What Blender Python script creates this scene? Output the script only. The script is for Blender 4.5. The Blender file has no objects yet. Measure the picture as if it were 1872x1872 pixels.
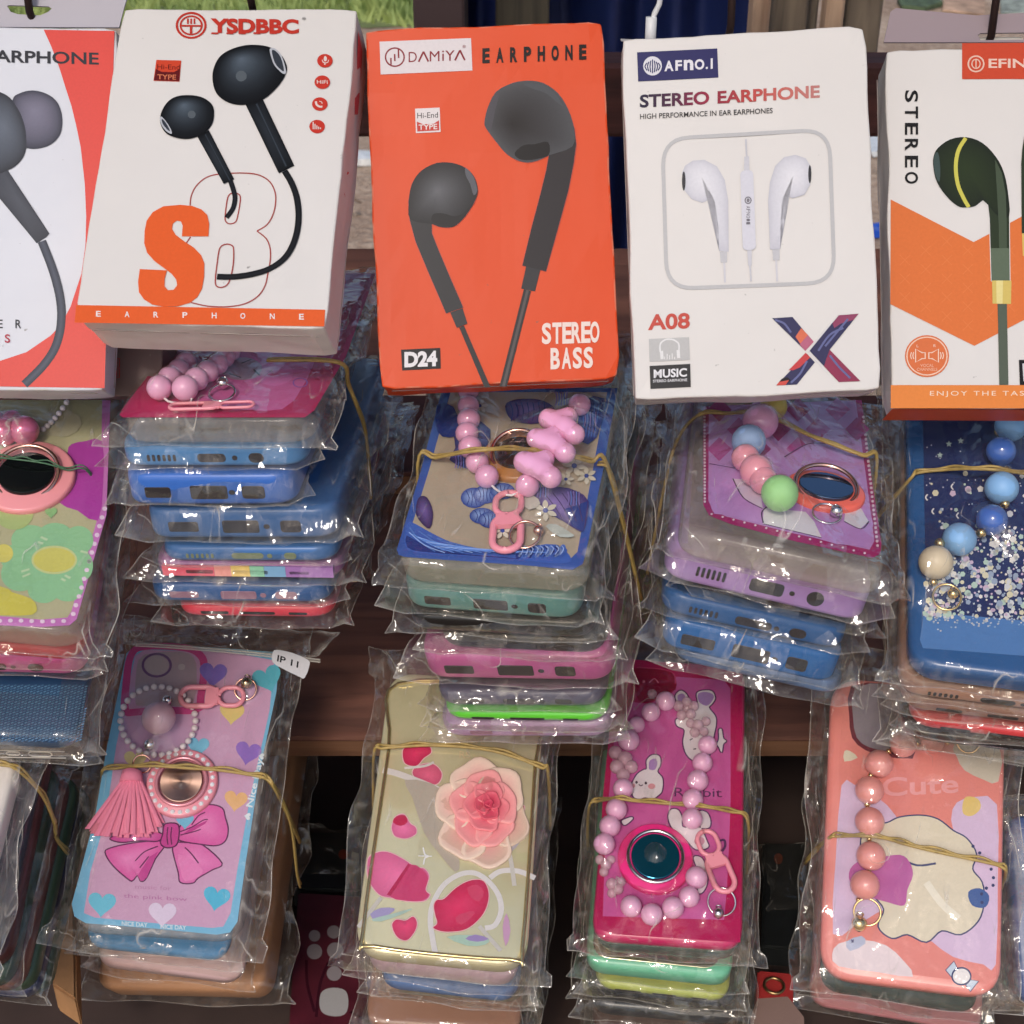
import bpy, bmesh, math, random
from mathutils import Vector, Matrix, noise
from mathutils.geometry import tessellate_polygon
random.seed(7)
S = bpy.context.scene
COL = S.collection
PI = math.pi
# ------------------------------------------------------------------ camera
CAMZ = 1.2
PITCH = math.radians(30)
FP = 936 / math.tan(math.radians(20))
cam = bpy.data.cameras.new('camera')
cam.sensor_width = 36
cam.lens = 18 / math.tan(math.radians(20))
cam.clip_start = .02
cam.clip_end = 300
cam.dof.use_dof = True
cam.dof.focus_distance = .60
cam.dof.aperture_fstop = 34
co = bpy.data.objects.new('camera', cam)
COL.objects.link(co)
co.location = (0, 0, CAMZ)
co.rotation_euler = (PI / 2 - PITCH, 0, 0)
S.camera = co
# ------------------------------------------------------------------ light
SUN_EL, SUN_AZ = math.radians(43), math.radians(196)   # azimuth measured clockwise from +Y
w = bpy.data.worlds.new('World')
S.world = w
w.use_nodes = True
wn = w.node_tree
sky = wn.nodes.new('ShaderNodeTexSky')
sky.sky_type = 'NISHITA'
sky.sun_disc = False
sky.sun_elevation = SUN_EL
sky.sun_rotation = SUN_AZ
sky.air_density = 1.0
sky.dust_density = 2.5
sky.ozone_density = 1.5
bg = wn.nodes['Background']
wn.links.new(sky.outputs[0], bg.inputs[0])
bg.inputs[1].default_value = .14
sl = bpy.data.lights.new('sun', 'SUN')
sl.energy = 1.3
sl.angle = math.radians(10)
sl.color = (1, .945, .88)
so = bpy.data.objects.new('sun', sl)
COL.objects.link(so)
sd = Vector((math.sin(SUN_AZ) * math.cos(SUN_EL), math.cos(SUN_AZ) * math.cos(SUN_EL), math.sin(SUN_EL)))
so.rotation_euler = sd.to_track_quat('Z', 'Y').to_euler()
so.location = sd * 5
S.view_settings.view_transform = 'Standard'
S.view_settings.look = 'None'
S.view_settings.exposure = 0.02
S.view_settings.gamma = 1
S.view_settings.use_curve_mapping = False
S.render.engine = 'CYCLES'
S.cycles.use_denoising = True
S.cycles.transparent_max_bounces = 64
S.cycles.max_bounces = 6
S.cycles.diffuse_bounces = 3
S.cycles.glossy_bounces = 2
S.cycles.transmission_bounces = 6
S.cycles.caustics_reflective = False
S.cycles.caustics_refractive = False
S.cycles.sample_clamp_indirect = 4
S.cycles.use_adaptive_sampling = True
S.cycles.adaptive_threshold = .035
S.cycles.adaptive_min_samples = 16

# ------------------------------------------------------------------ small helpers
def lin(r, g, b):
    o = []
    for v in (r, g, b):
        v = v / 255
        o.append(v / 12.92 if v <= .04045 else ((v + .055) / 1.055) ** 2.4)
    return tuple(o)

def rot(yaw, tilt, roll=0):
    return (Matrix.Rotation(math.radians(yaw), 3, 'Z') @ Matrix.Rotation(math.radians(tilt), 3, 'X')
            @ Matrix.Rotation(math.radians(roll), 3, 'Y'))

CF = Vector((0, math.cos(PITCH), -math.sin(PITCH)))
CU = Vector((0, math.sin(PITCH), math.cos(PITCH)))
CR = Vector((1, 0, 0))
CO = Vector((0, 0, CAMZ))

def ray(px, py):
    return CF + CR * ((px - 936) / FP) + CU * ((936 - py) / FP)

class Frame:
    """a local frame: x right, y up the face, z out of the face"""
    def __init__(s, o, R):
        s.o = Vector(o); s.R = R; s.Ri = R.transposed()
    def hit(s, px, py, z=0):            # where the line of sight meets the plane z = const
        d = s.Ri @ ray(px, py); c = s.Ri @ (CO - s.o)
        t = (z - c.z) / d.z
        return Vector((c.x + t * d.x, c.y + t * d.y))
    def hity(s, px, py, y=0):
        d = s.Ri @ ray(px, py); c = s.Ri @ (CO - s.o)
        t = (y - c.y) / d.y
        return Vector((c.x + t * d.x, c.z + t * d.z))
    def hitx(s, px, py, x=0):
        d = s.Ri @ ray(px, py); c = s.Ri @ (CO - s.o)
        t = (x - c.x) / d.x
        return Vector((c.y + t * d.y, c.z + t * d.z))
    def m4(s):
        m = s.R.to_4x4(); m.translation = s.o
        return m

ZOOM = {1: (0, 0, .3739), 2: (620, 0, .4059), 3: (1100, 0, .4166), 4: (0, 620, .3739), 5: (620, 680, .374),
        6: (1140, 720, .391), 'a': (0, 1100, .4125), 'b': (560, 1200, .3589), 'c': (980, 1180, .3695),
        'd': (1380, 1220, .3482), 'p': (0, 0, 1)}

def px(k, x, y):
    a, b, s = ZOOM[k]
    return a + x * s, b + y * s

# ------------------------------------------------------------------ materials
MAT = {}
def nodes(name):
    m = bpy.data.materials.new(name); m.use_nodes = True
    nt = m.node_tree
    return m, nt, nt.nodes['Principled BSDF']

def mat(name, col, rough=.5, metal=0., spec=.5, coat=0., bump=0., bscale=400, var=0., trans=0., vscale=60):
    if name in MAT: return MAT[name]
    m, nt, p = nodes(name)
    p.inputs['Base Color'].default_value = (*col, 1)
    p.inputs['Roughness'].default_value = rough
    p.inputs['Metallic'].default_value = metal
    p.inputs['Specular IOR Level'].default_value = spec
    p.inputs['Coat Weight'].default_value = coat
    p.inputs['Coat Roughness'].default_value = .12
    p.inputs['Transmission Weight'].default_value = trans
    tc = nt.nodes.new('ShaderNodeTexCoord')
    if var > 0:
        n = nt.nodes.new('ShaderNodeTexNoise'); n.inputs['Scale'].default_value = vscale; n.inputs['Detail'].default_value = 6
        nt.links.new(tc.outputs['Object'], n.inputs['Vector'])
        r = nt.nodes.new('ShaderNodeMapRange'); r.inputs[1].default_value = .3; r.inputs[2].default_value = .7
        r.inputs[3].default_value = 1 - var; r.inputs[4].default_value = 1 + var * .5
        mx = nt.nodes.new('ShaderNodeMix'); mx.data_type = 'RGBA'; mx.blend_type = 'MULTIPLY'; mx.inputs[0].default_value = 1
        mx.inputs[6].default_value = (*col, 1)
        nt.links.new(n.outputs[0], r.inputs[0]); nt.links.new(r.outputs[0], mx.inputs[7])
        nt.links.new(mx.outputs[2], p.inputs['Base Color'])
    if bump > 0:
        n = nt.nodes.new('ShaderNodeTexNoise'); n.inputs['Scale'].default_value = bscale; n.inputs['Detail'].default_value = 4
        nt.links.new(tc.outputs['Object'], n.inputs['Vector'])
        b = nt.nodes.new('ShaderNodeBump'); b.inputs['Strength'].default_value = bump; b.inputs['Distance'].default_value = .0005
        nt.links.new(n.outputs[0], b.inputs['Height']); nt.links.new(b.outputs[0], p.inputs['Normal'])
    MAT[name] = m
    return m

def cmat(rgb, rough=.35, **k):
    m_ = sum(rgb) / 3
    rgb = tuple(int(max(0, min(250, (m_ + (v - m_) * 1.0) * 1.04))) for v in rgb)
    nm = 'plastic_%d_%d_%d' % rgb + ('' if rough == .35 else '_%d' % int(rough * 100))
    return mat(nm, lin(*rgb), rough, **k)

def ink_mat():
    m, nt, p = nodes('printing_ink')
    a = nt.nodes.new('ShaderNodeAttribute'); a.attribute_name = 'Col'
    n = nt.nodes.new('ShaderNodeTexNoise'); n.inputs['Scale'].default_value = 900; n.inputs['Detail'].default_value = 3
    tc = nt.nodes.new('ShaderNodeTexCoord'); nt.links.new(tc.outputs['Object'], n.inputs['Vector'])
    r = nt.nodes.new('ShaderNodeMapRange'); r.inputs[3].default_value = .93; r.inputs[4].default_value = 1.07
    mx = nt.nodes.new('ShaderNodeMix'); mx.data_type = 'RGBA'; mx.blend_type = 'MULTIPLY'; mx.inputs[0].default_value = 1
    nt.links.new(n.outputs[0], r.inputs[0]); nt.links.new(a.outputs['Color'], mx.inputs[6]); nt.links.new(r.outputs[0], mx.inputs[7])
    nt.links.new(mx.outputs[2], p.inputs['Base Color'])
    p.inputs['Roughness'].default_value = .38
    p.inputs['Specular IOR Level'].default_value = .16
    return m
INK = ink_mat()

def card_mat(name, col, wear=(.62, .58, .54)):
    m = card_mat0(name, col, wear, 0)
    m['worn'] = card_mat0(name + '_rubbed_edge', col, wear, 1).name
    return m

def card_mat0(name, col, wear, worn):
    """printed cardboard: faint mottling, scuffs that follow the carton"""
    m, nt, p = nodes(name)
    L = nt.links
    tc = nt.nodes.new('ShaderNodeTexCoord')
    n = nt.nodes.new('ShaderNodeTexNoise'); n.inputs['Scale'].default_value = 14; n.inputs['Detail'].default_value = 5
    L.new(tc.outputs['Object'], n.inputs['Vector'])
    r = nt.nodes.new('ShaderNodeMapRange'); r.inputs[1].default_value = .25; r.inputs[2].default_value = .75
    r.inputs[3].default_value = .965; r.inputs[4].default_value = 1.02
    L.new(n.outputs[0], r.inputs[0])
    mx = nt.nodes.new('ShaderNodeMix'); mx.data_type = 'RGBA'; mx.blend_type = 'MULTIPLY'; mx.inputs[0].default_value = 1
    mx.inputs[6].default_value = (*col, 1); L.new(r.outputs[0], mx.inputs[7])
    # specks of dirt
    v = nt.nodes.new('ShaderNodeTexNoise'); v.inputs['Scale'].default_value = 260; v.inputs['Detail'].default_value = 2
    L.new(tc.outputs['Object'], v.inputs['Vector'])
    r2 = nt.nodes.new('ShaderNodeMapRange'); r2.inputs[1].default_value = .74; r2.inputs[2].default_value = .80
    L.new(v.outputs[0], r2.inputs[0])
    mx2 = nt.nodes.new('ShaderNodeMix'); mx2.data_type = 'RGBA'
    L.new(r2.outputs[0], mx2.inputs[0]); L.new(mx.outputs[2], mx2.inputs[6]); mx2.inputs[7].default_value = (*[c * .45 for c in wear], 1)
    # rubbed edges
    g = nt.nodes.new('ShaderNodeValue'); g.outputs[0].default_value = worn
    e = nt.nodes.new('ShaderNodeTexNoise'); e.inputs['Scale'].default_value = 120; e.inputs['Detail'].default_value = 6
    L.new(tc.outputs['Object'], e.inputs['Vector'])
    mu = nt.nodes.new('ShaderNodeMath'); mu.operation = 'MULTIPLY'
    r3 = nt.nodes.new('ShaderNodeMapRange'); r3.inputs[1].default_value = .45; r3.inputs[2].default_value = .6
    L.new(e.outputs[0], r3.inputs[0]); L.new(r3.outputs[0], mu.inputs[0]); L.new(g.outputs[0], mu.inputs[1])
    mx3 = nt.nodes.new('ShaderNodeMix'); mx3.data_type = 'RGBA'
    L.new(mu.outputs[0], mx3.inputs[0]); L.new(mx2.outputs[2], mx3.inputs[6]); mx3.inputs[7].default_value = (*wear, 1)
    L.new(mx3.outputs[2], p.inputs['Base Color'])
    p.inputs['Roughness'].default_value = .42
    p.inputs['Specular IOR Level'].default_value = .22
    b = nt.nodes.new('ShaderNodeBump'); b.inputs['Strength'].default_value = .15; b.inputs['Distance'].default_value = .0006
    L.new(n.outputs[0], b.inputs['Height']); L.new(b.outputs[0], p.inputs['Normal'])
    return m

def film_mat(name, tint=(.968, .952, .925), milk=.020, rough=.05, gloss=.85, milkcol=(.74, .69, .62)):
    """thin clear packing film"""
    m = bpy.data.materials.new(name); m.use_nodes = True
    nt = m.node_tree; L = nt.links
    nt.nodes.remove(nt.nodes['Principled BSDF'])
    out = nt.nodes['Material Output']
    tc = nt.nodes.new('ShaderNodeTexCoord')
    def N(kind, **k):
        n = nt.nodes.new('ShaderNode' + kind)
        for q, v in k.items(): setattr(n, q, v)
        return n
    wp = N('TexNoise'); wp.inputs['Scale'].default_value = 45; wp.inputs['Detail'].default_value = 2
    L.new(tc.outputs['Object'], wp.inputs['Vector'])
    def facets(scale, dist, rotz, prev=None):
        """crumpled film: every Voronoi cell is a small plane with a tilt of its own, creases between them"""
        ws = N('VectorMath', operation='SCALE'); ws.inputs['Scale'].default_value = .012
        L.new(wp.outputs['Color'], ws.inputs[0])
        ad = N('VectorMath', operation='ADD'); L.new(tc.outputs['Object'], ad.inputs[0]); L.new(ws.outputs[0], ad.inputs[1])
        mp = N('Mapping'); mp.inputs['Scale'].default_value = scale; mp.inputs['Rotation'].default_value = (0, 0, rotz)
        L.new(ad.outputs[0], mp.inputs['Vector'])
        v = N('TexVoronoi'); v.inputs['Scale'].default_value = 1; L.new(mp.outputs[0], v.inputs['Vector'])
        d = N('VectorMath', operation='SUBTRACT'); L.new(mp.outputs[0], d.inputs[0]); L.new(v.outputs['Position'], d.inputs[1])
        c = N('VectorMath', operation='SUBTRACT'); L.new(v.outputs['Color'], c.inputs[0]); c.inputs[1].default_value = (.5, .5, .5)
        dt = N('VectorMath', operation='DOT_PRODUCT'); L.new(d.outputs[0], dt.inputs[0]); L.new(c.outputs[0], dt.inputs[1])
        bb = N('Bump'); bb.inputs['Strength'].default_value = 1; bb.inputs['Distance'].default_value = dist
        L.new(dt.outputs['Value'], bb.inputs['Height'])
        if prev: L.new(prev.outputs[0], bb.inputs['Normal'])
        return bb
    b = facets((110, 30, 70), .0060, 0)
    oi = N('ObjectInfo'); m6 = N('Math', operation='MULTIPLY'); m6.inputs[1].default_value = 2.4; L.new(oi.outputs['Random'], m6.inputs[0])
    cz = N('CombineXYZ'); L.new(m6.outputs[0], cz.inputs[2])
    for n_ in nt.nodes:
        if n_.bl_idname == 'ShaderNodeMapping': L.new(cz.outputs[0], n_.inputs['Rotation'])
    fn = N('TexNoise'); fn.inputs['Scale'].default_value = 260; fn.inputs['Detail'].default_value = 1; L.new(tc.outputs['Object'], fn.inputs['Vector'])
    b2_ = N('Bump'); b2_.inputs['Strength'].default_value = .35; b2_.inputs['Distance'].default_value = .0012
    L.new(fn.outputs[0], b2_.inputs['Height']); L.new(b.outputs[0], b2_.inputs['Normal']); b = b2_
    tr = nt.nodes.new('ShaderNodeBsdfTransparent'); tr.inputs[0].default_value = (*tint, 1)
    gl = nt.nodes.new('ShaderNodeBsdfGlossy'); gl.inputs['Roughness'].default_value = rough
    gl.inputs['Color'].default_value = (1, 1, 1, 1)
    L.new(b.outputs[0], gl.inputs['Normal'])
    fr = nt.nodes.new('ShaderNodeFresnel'); fr.inputs['IOR'].default_value = 1.5
    L.new(b.outputs[0], fr.inputs['Normal'])
    mu = nt.nodes.new('ShaderNodeMath'); mu.operation = 'MULTIPLY'; mu.inputs[1].default_value = gloss; mu.use_clamp = True
    L.new(fr.outputs[0], mu.inputs[0])
    mn = nt.nodes.new('ShaderNodeMath'); mn.operation = 'MINIMUM'; mn.inputs[1].default_value = .20; L.new(mu.outputs[0], mn.inputs[0]); mu = mn
    mx = nt.nodes.new('ShaderNodeMixShader')
    L.new(mu.outputs[0], mx.inputs[0]); L.new(tr.outputs[0], mx.inputs[1]); L.new(gl.outputs[0], mx.inputs[2])
    df = nt.nodes.new('ShaderNodeBsdfDiffuse'); df.inputs[0].default_value = (*milkcol, 1)
    at = nt.nodes.new('ShaderNodeAttribute'); at.attribute_name = 'milk'
    r = nt.nodes.new('ShaderNodeMapRange'); r.inputs[3].default_value = milk; r.inputs[4].default_value = .55
    L.new(at.outputs['Fac'], r.inputs[0])
    # long creases: bright streaks painted as diffuse white, along with stress whitening
    mp2 = N('Mapping'); mp2.inputs['Scale'].default_value = (46, 11, 30); L.new(tc.outputs['Object'], mp2.inputs['Vector']); L.new(cz.outputs[0], mp2.inputs['Rotation'])
    cn = N('TexNoise'); cn.inputs['Scale'].default_value = 1; cn.inputs['Detail'].default_value = 2; cn.inputs['Distortion'].default_value = .6; L.new(mp2.outputs[0], cn.inputs['Vector'])
    s1 = N('Math', operation='SUBTRACT'); s1.inputs[1].default_value = .5; L.new(cn.outputs[0], s1.inputs[0])
    s2 = N('Math', operation='ABSOLUTE'); L.new(s1.outputs[0], s2.inputs[0])
    s3 = N('MapRange'); s3.inputs[1].default_value = 0; s3.inputs[2].default_value = .011; s3.inputs[3].default_value = 1; s3.inputs[4].default_value = 0; L.new(s2.outputs[0], s3.inputs[0])
    s4 = N('MapRange'); s4.inputs[1].default_value = .5; s4.inputs[2].default_value = .62; s4.inputs[3].default_value = 0; s4.inputs[4].default_value = .42; L.new(wp.outputs[0], s4.inputs[0])
    s5 = N('Math', operation='MULTIPLY'); L.new(s3.outputs[0], s5.inputs[0]); L.new(s4.outputs[0], s5.inputs[1])
    s6 = N('Math', operation='MAXIMUM'); L.new(s5.outputs[0], s6.inputs[0]); L.new(r.outputs[0], s6.inputs[1]); r = s6
    m2 = nt.nodes.new('ShaderNodeMixShader')
    L.new(r.outputs[0], m2.inputs[0]); L.new(mx.outputs[0], m2.inputs[1]); L.new(df.outputs[0], m2.inputs[2])
    L.new(m2.outputs[0], out.inputs['Surface'])
    return m
FILM = film_mat('clear_packing_film')
FILM2 = film_mat('older_packing_film', (.955, .94, .91), .10, .14, 1.15)

def clear_mat(name, col, alpha, rough=.2):
    if name in MAT: return MAT[name]
    m = bpy.data.materials.new(name); m.use_nodes = True
    nt = m.node_tree; L = nt.links
    p = nt.nodes['Principled BSDF']; out = nt.nodes['Material Output']
    p.inputs['Base Color'].default_value = (*col, 1); p.inputs['Roughness'].default_value = rough
    p.inputs['Specular IOR Level'].default_value = .6
    tr = nt.nodes.new('ShaderNodeBsdfTransparent'); tr.inputs[0].default_value = (.95, .94, .92, 1)
    mx = nt.nodes.new('ShaderNodeMixShader'); mx.inputs[0].default_value = alpha
    L.new(tr.outputs[0], mx.inputs[1]); L.new(p.outputs[0], mx.inputs[2]); L.new(mx.outputs[0], out.inputs['Surface'])
    MAT[name] = m
    return m

def wood_mat(name, base, dark, sc=(3, 40, 40), rough=.75):
    m, nt, p = nodes(name); L = nt.links
    tc = nt.nodes.new('ShaderNodeTexCoord')
    mp = nt.nodes.new('ShaderNodeMapping'); mp.inputs['Scale'].default_value = sc
    L.new(tc.outputs['Object'], mp.inputs['Vector'])
    n = nt.nodes.new('ShaderNodeTexNoise'); n.inputs['Scale'].default_value = 2.2; n.inputs['Detail'].default_value = 9
    n.inputs['Distortion'].default_value = .8; L.new(mp.outputs[0], n.inputs['Vector'])
    n2 = nt.nodes.new('ShaderNodeTexNoise'); n2.inputs['Scale'].default_value = 9; n2.inputs['Detail'].default_value = 4
    L.new(tc.outputs['Object'], n2.inputs['Vector'])
    ad = nt.nodes.new('ShaderNodeMath'); ad.operation = 'MULTIPLY_ADD'; ad.inputs[1].default_value = .35
    L.new(n2.outputs[0], ad.inputs[0]); L.new(n.outputs[0], ad.inputs[2])
    cr = nt.nodes.new('ShaderNodeValToRGB')
    cr.color_ramp.elements[0].position = .45; cr.color_ramp.elements[0].color = (*dark, 1)
    cr.color_ramp.elements[1].position = .85; cr.color_ramp.elements[1].color = (*base, 1)
    L.new(ad.outputs[0], cr.inputs[0]); L.new(cr.outputs[0], p.inputs['Base Color'])
    p.inputs['Roughness'].default_value = rough
    b = nt.nodes.new('ShaderNodeBump'); b.inputs['Strength'].default_value = .5; b.inputs['Distance'].default_value = .002
    L.new(n.outputs[0], b.inputs['Height']); L.new(b.outputs[0], p.inputs['Normal'])
    return m

# ------------------------------------------------------------------ object helpers
def mesh(name, verts, faces, m=None, smooth=False, cols=None, attrs=None):
    me = bpy.data.meshes.new(name)
    me.from_pydata([tuple(v) for v in verts], [], faces)
    if m: me.materials.append(m)
    if smooth: me.polygons.foreach_set('use_smooth', [True] * len(me.polygons))
    if cols:
        a = me.color_attributes.new('Col', 'FLOAT_COLOR', 'POINT')
        a.data.foreach_set('color', [c for v in cols for c in (*v, 1.)])
    for k, vals in (attrs or {}).items():
        a = me.attributes.new(k, 'FLOAT', 'POINT'); a.data.foreach_set('value', vals)
    me.update()
    return me

def link(name, me, parent=None, M=None):
    o = bpy.data.objects.new(name, me)
    COL.objects.link(o)
    if parent: o.parent = parent
    if M is not None: o.matrix_local = M
    return o

def thing(name, label, cat, M=None, group=None):
    o = bpy.data.objects.new(name, None); o.empty_display_size = .02
    COL.objects.link(o)
    if M is not None: o.matrix_world = M
    o['label'] = label; o['category'] = cat
    if group: o['group'] = group
    return o

def tag(o, label, cat, group=None):
    o['label'] = label; o['category'] = cat
    if group: o['group'] = group
    return o

def structure(name, me, M=None):
    o = link(name, me, None, M); o['kind'] = 'structure'
    return o

def T3(x, y, z): return Matrix.Translation((x, y, z))

def smooth_poly(pts, n=5, closed=True):
    P = [Vector(p) for p in pts]; out = []
    N = len(P)
    rng = range(N) if closed else range(N - 1)
    for i in rng:
        p1, p2 = P[i], P[(i + 1) % N]
        p0 = P[i - 1] if (closed or i > 0) else p1
        p3 = P[(i + 2) % N] if (closed or i + 2 < N) else p2
        for k in range(n):
            t = k / n
            out.append(.5 * ((2 * p1) + (p2 - p0) * t + (2 * p0 - 5 * p1 + 4 * p2 - p3) * t * t + (3 * p1 - p0 - 3 * p2 + p3) * t ** 3))
    if not closed: out.append(P[-1])
    return out

def tube_data(path, r, seg=8, closed=False, caps=True):
    """round tube along 3-D points; r number or list"""
    P = [Vector(p) for p in path]; N = len(P)
    vs, fs = [], []
    up = Vector((.13, .31, .94)).normalized()
    for i, p in enumerate(P):
        if closed: t = P[(i + 1) % N] - P[i - 1]
        else: t = P[min(i + 1, N - 1)] - P[max(i - 1, 0)]
        t.normalize()
        a = up.cross(t)
        if a.length < 1e-4: a = Vector((1, 0, 0)).cross(t)
        a.normalize(); b = t.cross(a)
        rr = r[i] if isinstance(r, (list, tuple)) else r
        for k in range(seg):
            th = 2 * PI * k / seg
            vs.append(p + a * math.cos(th) * rr + b * math.sin(th) * rr)
    for i in range(N if closed else N - 1):
        j = (i + 1) % N
        for k in range(seg):
            k2 = (k + 1) % seg
            fs.append((i * seg + k, i * seg + k2, j * seg + k2, j * seg + k))
    if caps and not closed:
        fs.append(tuple(range(seg - 1, -1, -1))); fs.append(tuple((N - 1) * seg + k for k in range(seg)))
    return vs, fs

class MB:
    def __init__(s): s.v = []; s.f = []; s.c = []
    def add(s, vs, fs, col=None):
        o = len(s.v); s.v += [Vector(v) for v in vs]; s.f += [tuple(i + o for i in f) for f in fs]
        if col is not None: s.c += [col] * len(vs)
    def box(s, x0, x1, y0, y1, z0, z1):
        s.add([(x, y, z) for x in (x0, x1) for y in (y0, y1) for z in (z0, z1)],
              [(0, 1, 3, 2), (4, 6, 7, 5), (0, 4, 5, 1), (2, 3, 7, 6), (0, 2, 6, 4), (1, 5, 7, 3)])
    def tube(s, path, r, seg=8, closed=False): s.add(*tube_data(path, r, seg, closed))
    def me(s, name, m, smooth=False): return mesh(name, s.v, s.f, m, smooth, s.c if s.c else None)

def bevel_box(x0, x1, y0, y1, z0, z1, r=.0008, seg=2, cuts=0, jit=0, seed=0, m=None, name='carton', wornm=None):
    bm = bmesh.new()
    bmesh.ops.create_cube(bm, size=1)
    for v in bm.verts:
        v.co = Vector((x0 + (v.co.x + .5) * (x1 - x0), y0 + (v.co.y + .5) * (y1 - y0), z0 + (v.co.z + .5) * (z1 - z0)))
    if cuts: bmesh.ops.subdivide_edges(bm, edges=bm.edges[:], cuts=cuts, use_grid_fill=True)
    bm.normal_update()
    sharp = [e for e in bm.edges if e.calc_face_angle(0) > 1]
    bmesh.ops.bevel(bm, geom=sharp, offset=r, segments=seg, affect='EDGES', profile=.5)
    bm.normal_update()
    for f in bm.faces:
        if wornm and max(abs(f.normal.x), abs(f.normal.y), abs(f.normal.z)) < .985: f.material_index = 1
    if jit:
        cx, cy = (x0 + x1) / 2, (y0 + y1) / 2
        for v in bm.verts:
            q = v.co * 34 + Vector((seed, 0, 0)); q2 = v.co * 120 + Vector((seed, 4, 0))
            n1 = Vector((noise.noise(q), noise.noise(q + Vector((9, 0, 0))), noise.noise(q + Vector((0, 9, 0))))) * jit
            n2 = Vector((noise.noise(q2), noise.noise(q2 + Vector((9, 0, 0))), 0)) * jit * .35
            d = n1 + n2
            if v.co.z > z1 - .0015: d.z = -abs(d.z) * .5
            v.co += d
            # crushed corners
            for (kx, ky, a) in ((x0, y0, 1.0), (x1, y0, .8), (x0, y1, .4), (x1, y1, .6)):
                e = math.hypot(v.co.x - kx, v.co.y - ky)
                if e < .006:
                    k = (1 - e / .006) * .0011 * a * (1 + .5 * math.sin(seed * 7 + a * 9))
                    v.co.x += k if kx == x0 else -k; v.co.y += k if ky == y0 else -k; v.co.z -= k * .4 if v.co.z > z1 - .002 else 0
    me = bpy.data.meshes.new(name); bm.to_mesh(me); bm.free()
    if m: me.materials.append(m)
    if wornm: me.materials.append(wornm)
    return me

# ------------------------------------------------------------------ printed artwork (flat ink on a face)
_txt = {}
def glyphs(body, bold=0., space=1.):
    k = (body, bold, space)
    if k in _txt: return _txt[k]
    cu = bpy.data.curves.new('lettering', 'FONT'); cu.body = body; cu.offset = bold; cu.space_character = space
    cu.resolution_u = 4
    o = bpy.data.objects.new('lettering', cu); COL.objects.link(o)
    dg = bpy.context.evaluated_depsgraph_get(); dg.update()
    me = bpy.data.meshes.new_from_object(o.evaluated_get(dg))
    vs = [Vector(v.co[:2]) for v in me.vertices]; fs = [tuple(p.vertices) for p in me.polygons]
    bpy.data.objects.remove(o); bpy.data.curves.remove(cu); bpy.data.meshes.remove(me)
    x0 = min(v.x for v in vs); x1 = max(v.x for v in vs); y0 = min(v.y for v in vs); y1 = max(v.y for v in vs)
    vs = [((v.x - x0) / (x1 - x0), (v.y - y0) / (y1 - y0)) for v in vs]
    _txt[k] = (vs, fs)
    return _txt[k]

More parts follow.
